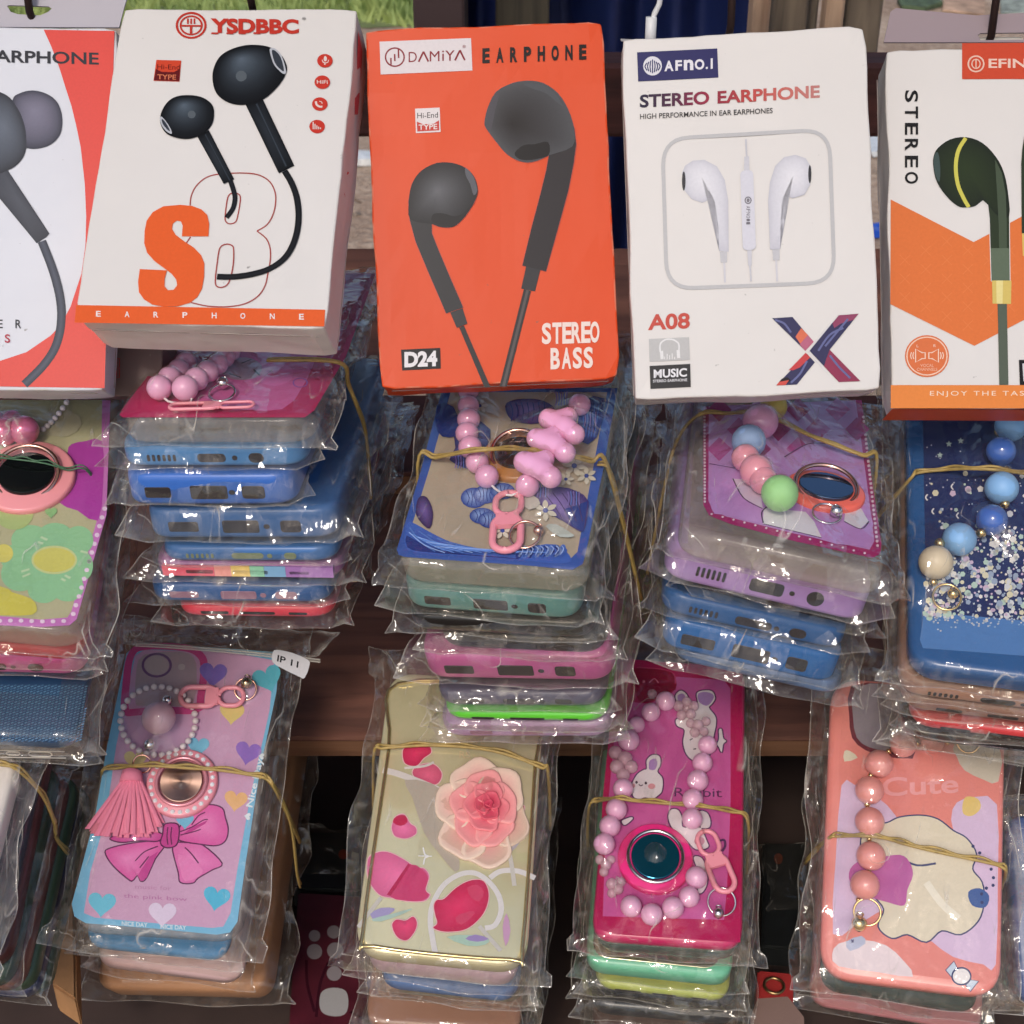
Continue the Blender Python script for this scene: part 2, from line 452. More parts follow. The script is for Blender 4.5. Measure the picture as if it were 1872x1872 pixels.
class Art:
    """collects flat coloured shapes on the plane of one face; traced with lines of sight through the photo"""
    def __init__(s, fr, zoom=None, z=.00012):
        s.fr = fr; s.zoom = zoom; s.z = z; s.k = 0; s.v = []; s.f = []; s.c = []
        s.gain = 1.0 if zoom not in (1, 2, 3) else .80
    def P(s, pts, k=None): return [s.fr.hit(*px(k or s.zoom, *p)) for p in pts]
    def lift(s):
        s.k += 1
        return s.z + s.k * .000014
    def raw(s, pts2, faces, col, z=None):
        z = s.lift() if z is None else z
        o = len(s.v); s.v += [Vector((p[0], p[1], z)) for p in pts2]
        s.f += [tuple(i + o for i in f) for f in faces]
        g = s.gain
        if g < 1:      # carton inks: deep tones a little denser
            dk = lambda c: tuple(q * (.5 + .5 * min(1, max(c) / .22)) for q in c)
            col = [dk(c) for c in col] if isinstance(col, list) else dk(col)
        if isinstance(col, list): s.c += [tuple(q * g for q in c) for c in col]
        else: s.c += [tuple(q * g for q in col)] * len(pts2)
    def fill(s, pts2, col):
        tri = tessellate_polygon([[Vector((p[0], p[1], 0)) for p in pts2]])
        s.raw(pts2, [tuple(t) for t in tri], lin(*col))
    def poly(s, pts, col, sm=0):
        q = s.P(pts)
        s.fill(smooth_poly(q, sm) if sm else q, col)
    def ell(s, c, rx, ry, col, n=28, ang=0):
        ca, sa = math.cos(math.radians(ang)), math.sin(math.radians(ang))
        pts = [(c[0] + rx * math.cos(2 * PI * i / n) * ca - ry * math.sin(2 * PI * i / n) * sa,
                c[1] + rx * math.cos(2 * PI * i / n) * sa + ry * math.sin(2 * PI * i / n) * ca) for i in range(n)]
        s.poly(pts, col)
    def stroke(s, pts, w, col, closed=False, sm=4, edge=None):
        """w in traced pixels"""
        q = s.P(pts)
        if sm: q = smooth_poly(q, sm, closed)
        a, b = s.P([pts[0]])[0], s.P([(pts[0][0] + w, pts[0][1])])[0]
        hw = (b - a).length / 2
        N = len(q); L, R = [], []
        for i in range(N):
            t = (q[(i + 1) % N] - q[i - 1]) if closed else (q[min(i + 1, N - 1)] - q[max(i - 1, 0)])
            if t.length < 1e-9: t = Vector((1, 0))
            t = t.normalized(); n = Vector((-t.y, t.x)) * hw
            L.append(q[i] + n); R.append(q[i] - n)
        cc = lin(*col)
        M = N if closed else N - 1
        if edge:
            ce = lin(*edge)
            s.raw(L + q + R, [(i, (i + 1) % N, N + (i + 1) % N, N + i) for i in range(M)] +
                  [(N + i, N + (i + 1) % N, 2 * N + (i + 1) % N, 2 * N + i) for i in range(M)], [ce] * N + [cc] * N + [ce] * N)
        else:
            s.raw(L + R, [(i, (i + 1) % N, N + (i + 1) % N, N + i) for i in range(M)], cc)
    def ring(s, c, rx, ry, w, col, n=36):
        s.stroke([(c[0] + rx * math.cos(2 * PI * i / n), c[1] + ry * math.sin(2 * PI * i / n)) for i in range(n)], w, col, True, 0)
    def blob(s, pts, focus, c_in, c_out, sm=4, mid=.6):
        """printed picture of a rounded thing: colour runs from rim to focus"""
        q = s.P(pts)
        if sm: q = smooth_poly(q, sm)
        fo = s.P([focus])[0]; N = len(q)
        a, b = lin(*c_in), lin(*c_out)
        rings = [1, .8, .6, .4, .2]; vs = []; cs = []
        for r in rings:
            t = (1 - r) ** mid
            vs += [fo + (p - fo) * r for p in q]; cs += [tuple(b[i] + (a[i] - b[i]) * t for i in range(3))] * N
        vs.append(fo); cs.append(a)
        fs = []
        for k in range(len(rings) - 1):
            for i in range(N):
                fs.append((k * N + i, k * N + (i + 1) % N, (k + 1) * N + (i + 1) % N, (k + 1) * N + i))
        k = len(rings) - 1
        fs += [(k * N + i, k * N + (i + 1) % N, len(vs) - 1) for i in range(N)]
        s.raw(vs, fs, cs)
    def text(s, body, bl, br, h, col, bold=.0, space=1., col2=None, up=None):
        """bl, br: traced baseline ends; h: traced height (px, upwards); up: traced offset of the top instead"""
        vs, fs = glyphs(body, bold, space)
        A, B = s.P([bl, br]); U = s.P([(bl[0] + (up[0] if up else 0), bl[1] + (up[1] if up else -h))])[0]
        ex, ey = B - A, U - A
        q = [A + ex * x + ey * y for x, y in vs]
        if col2:
            c0 = [lin(*c) for c in col2]
            cs = []
            for x, y in vs:
                t = max(0, min(.999, x)) * (len(c0) - 1); i = int(t); f = t - i
                cs.append(tuple(c0[i][j] * (1 - f) + c0[i + 1][j] * f for j in range(3)))
            s.raw(q, fs, cs)
        else: s.raw(q, fs, lin(*col))
    def build(s, name, parent, m=None):
        me = mesh(name, s.v, s.f, m or INK, False, s.c)
        # all faces look out of the face
        bm = bmesh.new(); bm.from_mesh(me)
        for f in bm.faces:
            f.normal_update()
            if f.normal.z < 0: f.normal_flip()
        bm.to_mesh(me); bm.free()
        s.v, s.f, s.c = [], [], []
        return link(name, me, parent)

# ================================================================== SETTING
DIRT = None
def ground():
    m, nt, p = nodes('dry_earth'); L = nt.links
    tc = nt.nodes.new('ShaderNodeTexCoord')
    def nz(sc, det=8, dist=0):
        n = nt.nodes.new('ShaderNodeTexNoise'); n.inputs['Scale'].default_value = sc; n.inputs['Detail'].default_value = det
        n.inputs['Distortion'].default_value = dist
        L.new(tc.outputs['Object'], n.inputs['Vector']); return n
    a, b, c = nz(2.1), nz(38, 9, .6), nz(.6)
    cr = nt.nodes.new('ShaderNodeValToRGB')
    cr.color_ramp.elements[0].position = .3; cr.color_ramp.elements[0].color = (*lin(120, 96, 78), 1)
    cr.color_ramp.elements[1].position = .7; cr.color_ramp.elements[1].color = (*lin(205, 182, 158), 1)
    e = cr.color_ramp.elements.new(.5); e.color = (*lin(170, 143, 120), 1)
    ad = nt.nodes.new('ShaderNodeMath'); ad.operation = 'MULTIPLY_ADD'; ad.inputs[1].default_value = .55
    L.new(b.outputs[0], ad.inputs[0])
    h = nt.nodes.new('ShaderNodeMath'); h.operation = 'MULTIPLY'; h.inputs[1].default_value = .5
    L.new(a.outputs[0], h.inputs[0]); L.new(h.outputs[0], ad.inputs[2]); L.new(ad.outputs[0], cr.inputs[0])
    L.new(cr.outputs[0], p.inputs['Base Color']); p.inputs['Roughness'].default_value = .95
    bp = nt.nodes.new('ShaderNodeBump'); bp.inputs['Strength'].default_value = .8; bp.inputs['Distance'].default_value = .02
    L.new(b.outputs[0], bp.inputs['Height']); L.new(bp.outputs[0], p.inputs['Normal'])
    vs, fs = [], []
    n = 60
    for i in range(n + 1):
        for j in range(n + 1):
            x = -60 + 120 * i / n; y = -20 + 140 * j / n
            vs.append((x, y, 0.))
    for i in range(n):
        for j in range(n):
            fs.append((i * (n + 1) + j, (i + 1) * (n + 1) + j, (i + 1) * (n + 1) + j + 1, i * (n + 1) + j + 1))
    structure('ground', mesh('ground', vs, fs, m))
    # stones and litter on the bare ground behind the stall
    rnd = random.Random(5)
    mb = MB()
    for _ in range(420):
        x, y = rnd.uniform(-2.2, 2.6), rnd.uniform(1.5, 5.6); r = rnd.uniform(.004, .022)
        vsx = []
        for (a_, b_, c_) in [(1, 0, 0), (-1, 0, 0), (0, 1, 0), (0, -1, 0), (0, 0, .7), (.6, .6, .3), (-.6, .5, .3), (.5, -.6, .35), (-.5, -.6, .3)]:
            q = rnd.uniform(.7, 1.2)
            vsx.append((x + a_ * r * q, y + b_ * r * q, c_ * r * q))
        mb.add(vsx, [(0, 5, 4), (5, 2, 4), (2, 6, 4), (6, 1, 4), (1, 8, 4), (8, 3, 4), (3, 7, 4), (7, 0, 4), (0, 2, 5), (2, 1, 6), (1, 3, 8), (3, 0, 7)])
    o = link('pebbles', mb.me('pebbles', mat('pebble_stone', lin(150, 132, 115), .9, var=.4, vscale=30)))
    o['kind'] = 'stuff'; tag(o, 'scattered pebbles on the bare brown earth behind the stall', 'pebbles')
    mb = MB()
    for _ in range(260):
        x, y = rnd.uniform(-2.2, 2.6), rnd.uniform(1.6, 5.6); l = rnd.uniform(.02, .10); a_ = rnd.uniform(0, PI)
        dx, dy = math.cos(a_) * l, math.sin(a_) * l
        mb.tube([(x, y, .004), (x + dx * .5 + rnd.uniform(-.01, .01), y + dy * .5, .012), (x + dx, y + dy, .005)], .0022, 4)
    o = link('twigs', mb.me('twigs', mat('dry_twig', lin(110, 85, 62), .9)))
    o['kind'] = 'stuff'; tag(o, 'dry twigs and straw strewn over the earth behind the stall', 'twigs')
    # grass
    gm, nt, p = nodes('grass_blade'); L = nt.links
    oi = nt.nodes.new('ShaderNodeTexCoord'); n_ = nt.nodes.new('ShaderNodeTexNoise'); n_.inputs['Scale'].default_value = 5
    L.new(oi.outputs['Object'], n_.inputs['Vector'])
    cr = nt.nodes.new('ShaderNodeValToRGB')
    cr.color_ramp.elements[0].position = .35; cr.color_ramp.elements[0].color = (*lin(98, 122, 58), 1)
    cr.color_ramp.elements[1].position = .65; cr.color_ramp.elements[1].color = (*lin(158, 172, 98), 1)
    L.new(n_.outputs[0], cr.inputs[0]); L.new(cr.outputs[0], p.inputs['Base Color']); p.inputs['Roughness'].default_value = .7
    mb = MB()
    for _ in range(15000):
        y = 6.0 + 3.2 * rnd.random() ** 1.6; x = rnd.uniform(-3.2, .9)
        if noise.noise(Vector((x * .8, y * .8, 3))) < -.28 or y < 6.2 + .25 * noise.noise(Vector((x * 2, 0, 0))): continue
        h_ = rnd.uniform(.03, .085); a_ = rnd.uniform(0, 2 * PI); wv = .005 + rnd.random() * .006
        lx, ly = math.cos(a_) * h_ * .5, math.sin(a_) * h_ * .5
        mb.add([(x - wv, y, 0), (x + wv, y, 0), (x + lx, y + ly, h_)], [(0, 1, 2)])
    o = link('grass', mb.me('grass', gm)); o['kind'] = 'stuff'
    tag(o, 'short green grass on the verge beyond the bare earth, top left', 'grass')
    # the turf the blades stand in: a thin soil sheet of its own
    tm = mat('turf_soil', lin(122, 132, 78), .95, var=.5, vscale=7)
    pts = [(-9, 6.2), (-3, 6.3), (-2, 6.1), (-1.2, 6.25), (-.6, 6.15), (0, 6.3), (1.0, 6.2), (1.3, 6.6), (1.5, 9), (1.2, 30), (-9, 30)]
    structure('turf', mesh('turf', [(x, y, .004) for x, y in pts], [tuple(range(len(pts)))], tm))
ground()

WOOD = wood_mat('stained_board_wood', lin(122, 78, 62), lin(76, 46, 38))
WOODR = wood_mat('red_stained_wood', lin(98, 54, 46), lin(60, 32, 28))
WOODL = wood_mat('raw_pale_wood', lin(206, 172, 142), lin(160, 126, 100), (40, 40, 3))
WOODG = wood_mat('weathered_grey_wood', lin(128, 112, 94), lin(78, 68, 58), (40, 40, 3))
WOODE = wood_mat('sawn_board_edge', lin(160, 116, 86), lin(112, 78, 58))

# the slatted table the goods lie on -------------------------------------------------
BT = rot(0, 24, 0)
tb = Frame((0, .583, CAMZ - .475), BT)       # origin: front top edge of the middle board
tm4 = tb.m4()
table = thing('slatted_table', 'sloping brown wooden table of wide boards, all the phone cases lie on it', 'table', tm4)
def board(y0, y1, z1, th, m=WOOD, x0=-.75, x1=.75):
    me = bevel_box(x0, x1, y0, y1, z1 - th, z1, .0015, 1, m=m, name='board')
    o = link('board', me, table)
    me2 = mesh('board_edge', [(x0 + .002, y0 - .0006, z1 - th + .0015), (x1 - .002, y0 - .0006, z1 - th + .0015), (x1 - .002, y0 - .0006, z1 - .0012), (x0 + .002, y0 - .0006, z1 - .0012)], [(0, 1, 2, 3)], WOODE)
    link('sawn_edge', me2, o)
    return o
def tby(py, z=0): return tb.hit(936, py, z).y
board(0, tby(925) + .03, 0, .020)
yA = tby(905)
board(yA, yA + .062, .020, .0195, WOODR)  # darker red wood puts this board's shade into its colour
board(yA + .085, yA + .19, .020, .0195, WOOD)
LOWM = mat('shaded_gap_plastic', lin(74, 58, 52), .7, var=.4, vscale=12)  # darkened so the gaps below the boards look shaded
shelf = link('lower_shelf', bevel_box(-.73, .73, .28, .86, CAMZ - .665, CAMZ - .65, .002, 1, m=LOWM, name='lower_shelf'), table); shelf.matrix_local = tm4.inverted()
shelf = link('added_dark_panel', bevel_box(-.73, .73, .86, .87, CAMZ - .66, CAMZ - .42, .002, 1, m=LOWM, name='added_dark_panel'), table); shelf.matrix_local = tm4.inverted()  # added dark panel that keeps the space under the boards black
for x in (-.73, .70):
    link('side_rail', bevel_box(x, x + .035, -.42, .40, -.17, -.094, .002, 1, m=WOODR, name='side_rail'), table)
inv = BT.to_4x4().inverted()
for x in (-.70, .70):
    for yy in (-.35, .30):
        top = tb.o + BT @ Vector((x, yy, -.17))
        mbx = MB(); mbx.box(-.02, .02, -.02, .02, -top.z, .02)
        me = mbx.me('leg', WOODR)
        o = link('leg', me, table); o.matrix_local = tm4.inverted() @ Matrix.Translation(top)
# upright posts, rear rail, tarp ------------------------------------------------------
def at_y(pxx, pyy, Y):
    d = ray(pxx, pyy); t = Y / d.y
    return CO + d * t
def post(x0, x1, Y, m, label, ztop=1.55, th=.03, zb=0., name='wooden_post', group=None, tilt=0):
    a = at_y(x0, 60, Y).x; b = at_y(x1, 60, Y).x
    me = bevel_box(a, b, 0, th, 0, ztop - zb, .002, 1, m=m, name=name, jit=.001)
    o = link(name, me, None, T3(0, Y, zb) @ Matrix.Rotation(math.radians(tilt), 4, 'Y'))
    return tag(o, label, 'post', group)
post(1371, 1408, 1.05, WOODL, 'narrow pale raw wood upright just right of the blue tarp', th=.02)
post(1408, 1476, 1.12, WOODG, 'wide grey weathered board upright between the two pale uprights', th=.02)
post(1476, 1494, 1.16, WOODG, 'thin grey weathered strip left of the second pale upright', th=.02)
post(1505, 1542, 1.08, WOODL, 'short pale raw wood upright with crumpled film on its top', th=.02)
post(1543, 1612, 1.15, WOODG, 'rough dark grey plank upright at the right of the row behind the white box', th=.025)
post(905, 1005, 1.35, wood_mat('mossy_dark_post', lin(74, 66, 52), lin(40, 36, 28), (40, 40, 3)), 'thick mossy dark post rising behind the orange box', th=.10)
post(755, 850, 1.25, mat('dark_plum_plastic', lin(62, 44, 44), .6, var=.3, vscale=8), 'smooth dark plum pillar behind the left top of the orange box', th=.10, name='dark_pillar')
# low rear rail
a = at_y(936, 105, 1.0); b = at_y(936, 238, 1.0)
rl = link('rear_rail', bevel_box(-.9, .9, 0, .04, b.z, a.z, .003, 1, m=WOODR, name='rear_rail'), None, T3(0, .98, 0))
tag(rl, 'dark red brown horizontal rail running behind the hanging boxes', 'rail')
for x in (-.86, .86):
    o = link('rail_stake', bevel_box(x - .02, x + .02, 0, .03, 0, a.z, .002, 1, m=WOODR, name='rail_stake'), None, T3(0, 1.025, 0))
    tag(o, 'dark stake carrying the %s end of the rear rail' % ('left' if x < 0 else 'right'), 'post')
# blue tarp hanging between posts
def tarp():
    vs, fs = [], []
    nx, ny = 60, 60
    x0, x1 = at_y(850, 60, 1.45).x, at_y(1372, 60, 1.45).x
    for i in range(nx + 1):
        for j in range(ny + 1):
            u, v = i / nx, j / ny
            x = x0 + (x1 - x0) * u; z = 1.45 - 1.0 * v
            y = 1.47 + .030 * math.sin(u * 23 + 2 * noise.noise(Vector((u * 3, v * 2, 0)))) + .035 * noise.noise(Vector((u * 6, v * 4, 2)))
            vs.append((x, y, z))
    for i in range(nx):
        for j in range(ny):
            k = i * (ny + 1) + j
            fs.append((k, k + 1, k + ny + 2, k + ny + 1))
    o = link('blue_tarp', mesh('blue_tarp', vs, fs, mat('dark_blue_tarp', lin(26, 38, 84), .45, var=.5, vscale=6), True))
    tag(o, 'dark blue plastic tarp hanging behind the orange box and the white box', 'tarp')
    mb = MB(); mb.box(-.9, 1.2, 1.44, 1.48, 1.45, 1.49)
    o = link('tarp_pole', mb.me('tarp_pole', WOODG)); tag(o, 'horizontal pole above the view that carries the blue tarp', 'pole')
tarp()
# dark box and things farther on the ground
def flat_on_ground(name, pts, h, m, label, cat):
    q = []
    for p in pts:
        d = ray(*p); t = -CAMZ / d.z; q.append(CO + d * t)
    N = len(q)
    vs = [(p.x, p.y, .004) for p in q] + [(p.x + random.uniform(-.01, .01), p.y, h + random.uniform(-.3, .3) * h) for p in q]
    fs = [tuple(range(N, 2 * N))] + [(i, (i + 1) % N, N + (i + 1) % N, N + i) for i in range(N)]
    return tag(link(name, mesh(name, vs, fs, m)), label, cat)
WHITEP = mat('white_scrap_plastic', lin(225, 225, 222), .4, var=.25, vscale=60)
flat_on_ground('plastic_scrap', [(1590, 262), (1600, 244), (1622, 246), (1626, 284), (1596, 290)], .02, WHITEP, 'white plastic scrap on the earth seen between the white box and the orange logo box', 'litter')
flat_on_ground('blue_scrap', [(1590, 420), (1640, 418), (1640, 436), (1594, 438)], .02, mat('blue_scrap_plastic', lin(24, 80, 190), .4), 'bright blue scrap on the earth right of the white earphone box', 'litter')
flat_on_ground('plastic_bottle', [(640, 290), (690, 290), (690, 306), (640, 306)], .03, WHITEP, 'pale plastic tube lying on the earth seen left of the orange box', 'litter')
flat_on_ground('leaf_litter', [(1640, 8), (1700, 2), (1722, 14), (1690, 22), (1650, 20)], .03, mat('green_leaf_litter', lin(84, 100, 70), .8, var=.7, vscale=30), 'green leaves lying on the pale ground at top right', 'leaves')
flat_on_ground('paper_sheet', [(1720, -20), (1800, -22), (1800, 30), (1722, 22)], .01, mat('tan_paper', lin(196, 160, 132), .9, var=.5, vscale=14), 'tan paper sheet on the ground at top right', 'paper')
flat_on_ground('pale_cloth', [(1826, -20), (1900, -20), (1900, 32), (1830, 30)], .02, mat('pale_green_cloth', lin(160, 166, 152), .9, var=.6, vscale=22), 'pale greenish cloth on the ground in the top right corner', 'cloth')
# hanging rail and wire hooks ------------------------------------------------------------
sh_ = link('shade_board', bevel_box(-.8, .8, .555, .80, CAMZ + .042, CAMZ + .060, .002, 1, m=WOODR, name='shade_board'))  # added out of view to shade the box tops
tag(sh_, 'unseen overhead board added to shade the tops of the hanging boxes', 'shade board')
for x in (-.78, .76):
    o = link('stall_upright', bevel_box(x, x + .03, .76, .79, 0, CAMZ + .042, .002, 1, m=WOODR, name='stall_upright'))
    tag(o, 'tall stained upright at the %s end of the added overhead board' % ('left' if x < 0 else 'right'), 'post')
hr = MB(); hr.tube([(-.8, .62, CAMZ + .035), (.8, .62, CAMZ + .035)], .006, 10)
o = link('hanging_rail', hr.me('hanging_rail', mat('dark_steel', (.06, .055, .05), .4, .9), True))
tag(o, 'thin steel rail above the boxes that the wire hooks hang from', 'rail')
HOOK = mat('rusty_dark_wire', lin(52, 36, 34), .5, .6)

# ================================================================== EARPHONE CARTONS
BLK = (28, 30, 36)
def carton(o, yaw, tilt, roll, w_, h_, d_, label, m, side=None):
    fr = Frame((o[0], o[1], o[2] + CAMZ), rot(yaw, tilt, roll))
    t = thing('earphone_box', label, 'box', fr.m4(), 'earphone cartons hanging in a row from hooks')
    me = bevel_box(0, w_, 0, h_, -d_, 0, .0007, 2, m=m, name='carton', cuts=16, jit=.0010, seed=o[0] * 100, wornm=m.get('worn') and bpy.data.materials[m['worn']])
    sm = MB(); sm.box(.004, w_ - .004, -.00018, .0001, -d_ * .30, -d_ * .28); sm.box(-.00015, .0001, .004, h_ - .004, -d_ + .0030, -d_ + .0032); sm.box(w_ - .0001, w_ + .00015, .004, h_ - .004, -d_ + .0030, -d_ + .0032)
    link('flap_seam', sm.me('flap_seam', mat('carton_seam', lin(168, 156, 150), .8)), t)
    link('carton', me, t)
    return t, fr

def hook(pxx, pyy, fr, t_label, zoff=-.009):
    """wire hook through the hang tab, going up to the rail"""
    h = fr.hit(pxx, pyy, zoff)
    p = fr.o + fr.R @ Vector((h.x, h.y, zoff))
    q = Vector((p.x, .62, CAMZ + .035))
    mb = MB()
    path = [p + Vector((0, .004, -.006)), p]
    n = 6
    for i in range(1, n + 1):
        path.append(p.lerp(q, i / n))
    mb.tube(path, .0016, 8)
    o = link('wire_hook', mb.me('wire_hook', HOOK, True))
    tag(o, t_label, 'hook', 'wire hooks the boxes hang from')

WHITEC = card_mat('white_carton', lin(212, 207, 202))
# --- the S8 carton
def box_s8():
    t, fr = carton((-.1635, .4913, -.2013), -4.7, 44.1, -.3, .095, .1359, .026,
                   'white carton with a large orange S and outlined 8 and black earbuds, brand lettering YSDBBC', WHITEC)
    A = Art(fr, 1)
    OR = (238, 100, 44); RD = (200, 58, 44)
    A.poly([(373, 1492), (1590, 1515), (1586, 1597), (365, 1578)], OR); A.build('orange_band', t)
    A.k = 3
    for ch, x in zip('EARPHONE', (482, 622, 763, 905, 1048, 1188, 1332, 1475)):
        y = 1549 + (x - 482) * .015
        A.text(ch, (x - 12, y), (x + 12, y + .3), 28, (245, 238, 232), .02)
    A.build('band_lettering', t)
    A.k = 1
    out8 = [(930, 1005), (935, 960), (960, 910), (1010, 868), (1080, 851), (1200, 847), (1270, 858), (1320, 890), (1345, 940), (1348, 990), (1335, 1050), (1305, 1100), (1257, 1130)]
    A.stroke(out8, 6, (172, 68, 62))
    A.stroke([(1257, 1131), (1300, 1165), (1320, 1210), (1322, 1270), (1310, 1340), (1295, 1400), (1260, 1450), (1200, 1485), (1120, 1500), (1020, 1498), (935, 1480)], 6, (172, 68, 62))
    A.stroke([(932, 1160), (905, 1198)], 6, (172, 68, 62), sm=0)
    A.stroke([(1150, 945), (1172, 955), (1175, 985), (1162, 1060), (1150, 1088), (1120, 1095), (1102, 1078), (1103, 1040), (1112, 975), (1125, 950)], 6, (172, 68, 62), True)
    A.stroke([(1105, 1195), (1135, 1202), (1143, 1225), (1140, 1300), (1120, 1380), (1090, 1405), (1060, 1400), (1053, 1370), (1062, 1290), (1075, 1215)], 6, (172, 68, 62), True)
    A.build('outlined_figure_8', t)
    A.k = 8
    A.poly([(1020, 1155), (1023, 1095), (1014, 1055), (985, 1025), (940, 1008), (880, 1003), (800, 1010), (748, 1038), (718, 1080), (708, 1130), (706, 1190), (720, 1237), (755, 1277), (800, 1310), (840, 1340), (862, 1368), (866, 1395), (850, 1418), (822, 1420), (805, 1400), (806, 1365), (817, 1322)], OR, 3)
    A.k = 8
    # lower half of the S as a second closed shape
    A.v, A.f, A.c = [], [], []
    Sx = [(1020, 1157), (1024, 1095), (1014, 1052), (985, 1025), (940, 1008), (880, 1003), (800, 1010), (748, 1038), (718, 1080), (708, 1130), (706, 1190), (720, 1237), (755, 1277), (800, 1310), (840, 1340), (862, 1368), (867, 1395), (850, 1418), (822, 1420), (805, 1400), (806, 1365), (817, 1323),
          (684, 1317), (676, 1380), (680, 1430), (705, 1465), (745, 1490), (800, 1501), (870, 1499), (930, 1482), (965, 1455), (988, 1415), (999, 1355), (1000, 1290), (985, 1250), (950, 1213), (900, 1180), (860, 1150), (842, 1120), (846, 1095), (865, 1080), (885, 1084), (894, 1105), (890, 1157)]
    A.poly(Sx, OR); A.build('orange_letter_S', t)
    A.k = 12
    cap = (120, 124, 132)
    # leads
    A.stroke([(1125, 880), (1142, 930), (1150, 970), (1140, 1020), (1108, 1066)], 24, (40, 42, 50), edge=(10, 11, 16))
    A.stroke([(1392, 838), (1428, 900), (1454, 980), (1460, 1080), (1440, 1180), (1395, 1260), (1320, 1315), (1230, 1343), (1140, 1355), (1062, 1354)], 30, (38, 40, 46), edge=(8, 9, 13))
    # stems
    A.blob([(1200, 510), (1285, 485), (1440, 812), (1420, 822), (1365, 850), (1358, 838)], (1300, 640), (52, 58, 66), (10, 12, 17), 0)
    A.blob([(966, 670), (1022, 638), (1146, 878), (1095, 902)], (1050, 770), (56, 62, 70), (10, 12, 17), 0)
    A.stroke([(1255, 510), (1400, 815)], 12, (70, 80, 90), sm=0, edge=(26, 30, 38)); A.stroke([(1005, 660), (1125, 885)], 8, (70, 80, 90), sm=0, edge=(26, 30, 38))
    # heads
    A.blob([(1040, 390), (1048, 330), (1080, 275), (1140, 240), (1220, 222), (1310, 230), (1370, 265), (1402, 320), (1398, 365), (1360, 425), (1290, 487), (1200, 515), (1120, 505), (1060, 460)], (1180, 290), (96, 108, 120), (10, 11, 16), 4, 1.5)
    A.blob([(783, 590), (800, 530), (840, 485), (900, 468), (980, 475), (1035, 510), (1048, 560), (1035, 615), (990, 660), (920, 682), (850, 672), (805, 645)], (900, 515), (96, 108, 120), (10, 11, 16), 4, 1.5)
    A.poly([(1320, 243), (1345, 240), (1378, 275), (1400, 352), (1384, 363), (1345, 325), (1328, 285)], (190, 192, 198), 3)
    A.poly([(1330, 252), (1348, 252), (1374, 284), (1390, 346), (1375, 345), (1345, 310)], (66, 72, 82), 3)
    A.poly([(783, 575), (800, 580), (832, 625), (842, 657), (815, 645), (790, 612)], (190, 192, 198), 3)
    A.poly([(792, 586), (804, 592), (826, 626), (832, 645), (815, 632), (797, 608)], (66, 72, 82), 3)
    A.ell((1181, 375), 27, 26, (98, 106, 112)); A.ell((939, 563), 19, 19, (98, 106, 112))
    A.build('earbud_picture', t)
    A.k = 3
    A.ring((935, 125), 70, 61, 11, RD); A.ring((935, 125), 52, 45, 9, RD)
    for dx in (-16, 0, 16): A.stroke([(935 + dx, 92), (935 + dx, 118)], 8, RD, sm=0)
    A.stroke([(885, 127), (985, 128)], 9, RD, sm=0); A.stroke([(935, 128), (935, 165)], 12, RD, sm=0)
    A.build('round_emblem', t)
    A.text('YSDBBC', (1030, 163), (1462, 168), 72, RD, .045, 1.0)
    for x in (1046, 1120, 1180, 1252, 1332): A.stroke([(x - 12, 164), (x + 22, 165)], 9, RD, sm=0)
    A.text('\u00ae', (1478, 100), (1496, 101), 14, (60, 60, 60))
    A.build('brand_lettering', t)
    A.k = 3
    A.poly([(765, 294), (887, 297), (878, 400), (751, 396)], (216, 74, 46))
    A.poly([(763, 338), (790, 352), (850, 354), (882, 338), (877, 398), (753, 394)], (110, 24, 26))
    A.text('Hi-End', (770, 340), (880, 342), 24, (90, 20, 20), .0); A.text('TYPE', (770, 389), (862, 391), 24, (226, 130, 90), .01)
    A.build('quality_sticker', t)
    A.k = 3
    for (x, y) in ((1589, 298), (1576, 403), (1564, 510), (1551, 620)): A.ell((x, y), 38, 33, (206, 58, 44))
    W = (235, 220, 212)
    A.ell((1591, 289), 8, 13, W, 12); A.stroke([(1576, 294), (1581, 306), (1592, 309), (1603, 306), (1607, 294)], 4, W); A.stroke([(1591, 308), (1588, 320)], 5, W, sm=0)
    A.text('HiFi', (1550, 411), (1603, 412), 18, W, .01)
    A.stroke([(1545, 497), (1548, 512), (1560, 522), (1577, 524)], 10, W); A.stroke([(1562, 497), (1572, 500), (1576, 509)], 4, W)
    for i, hh in enumerate((36, 26, 18, 12, 8)): A.stroke([(1532 + i * 9, 634), (1532 + i * 9, 634 - hh)], 5, W, sm=0)
    A.build('feature_icons', t)
    # right side panel: small red mark and model name
    w_ = .095
    def side(pts, col, nm, k=0):
        q = [fr.hitx(*px(1, *p), w_ + .0002 + k * .0001) for p in pts]
        vs = [Vector((w_ + .0002 + k * .0001, a.x, a.y)) for a in q]
        tri = tessellate_polygon([[Vector((a.x, a.y, 0)) for a in q]])
        return link(nm, mesh(nm, vs, [tuple(x) for x in tri], INK, False, [lin(*col)] * len(vs)), t)
    side([(1752, 150), (1772, 250), (1764, 400), (1750, 560), (1735, 560), (1735, 480), (1745, 380), (1748, 250)], (205, 82, 88), 'side_mark')
    side([(1700, 838), (1712, 850), (1706, 890), (1690, 900), (1688, 872)], (190, 50, 48), 'side_lettering', 1)
    side([(1694, 905), (1708, 915), (1702, 965), (1690, 978), (1684, 950)], (190, 50, 48), 'side_lettering', 1)
    # torn cut at the lower left of the bottom flap
    hook(458, -2, fr, 'dark wire hook rising above the white carton with the orange S')
box_s8()

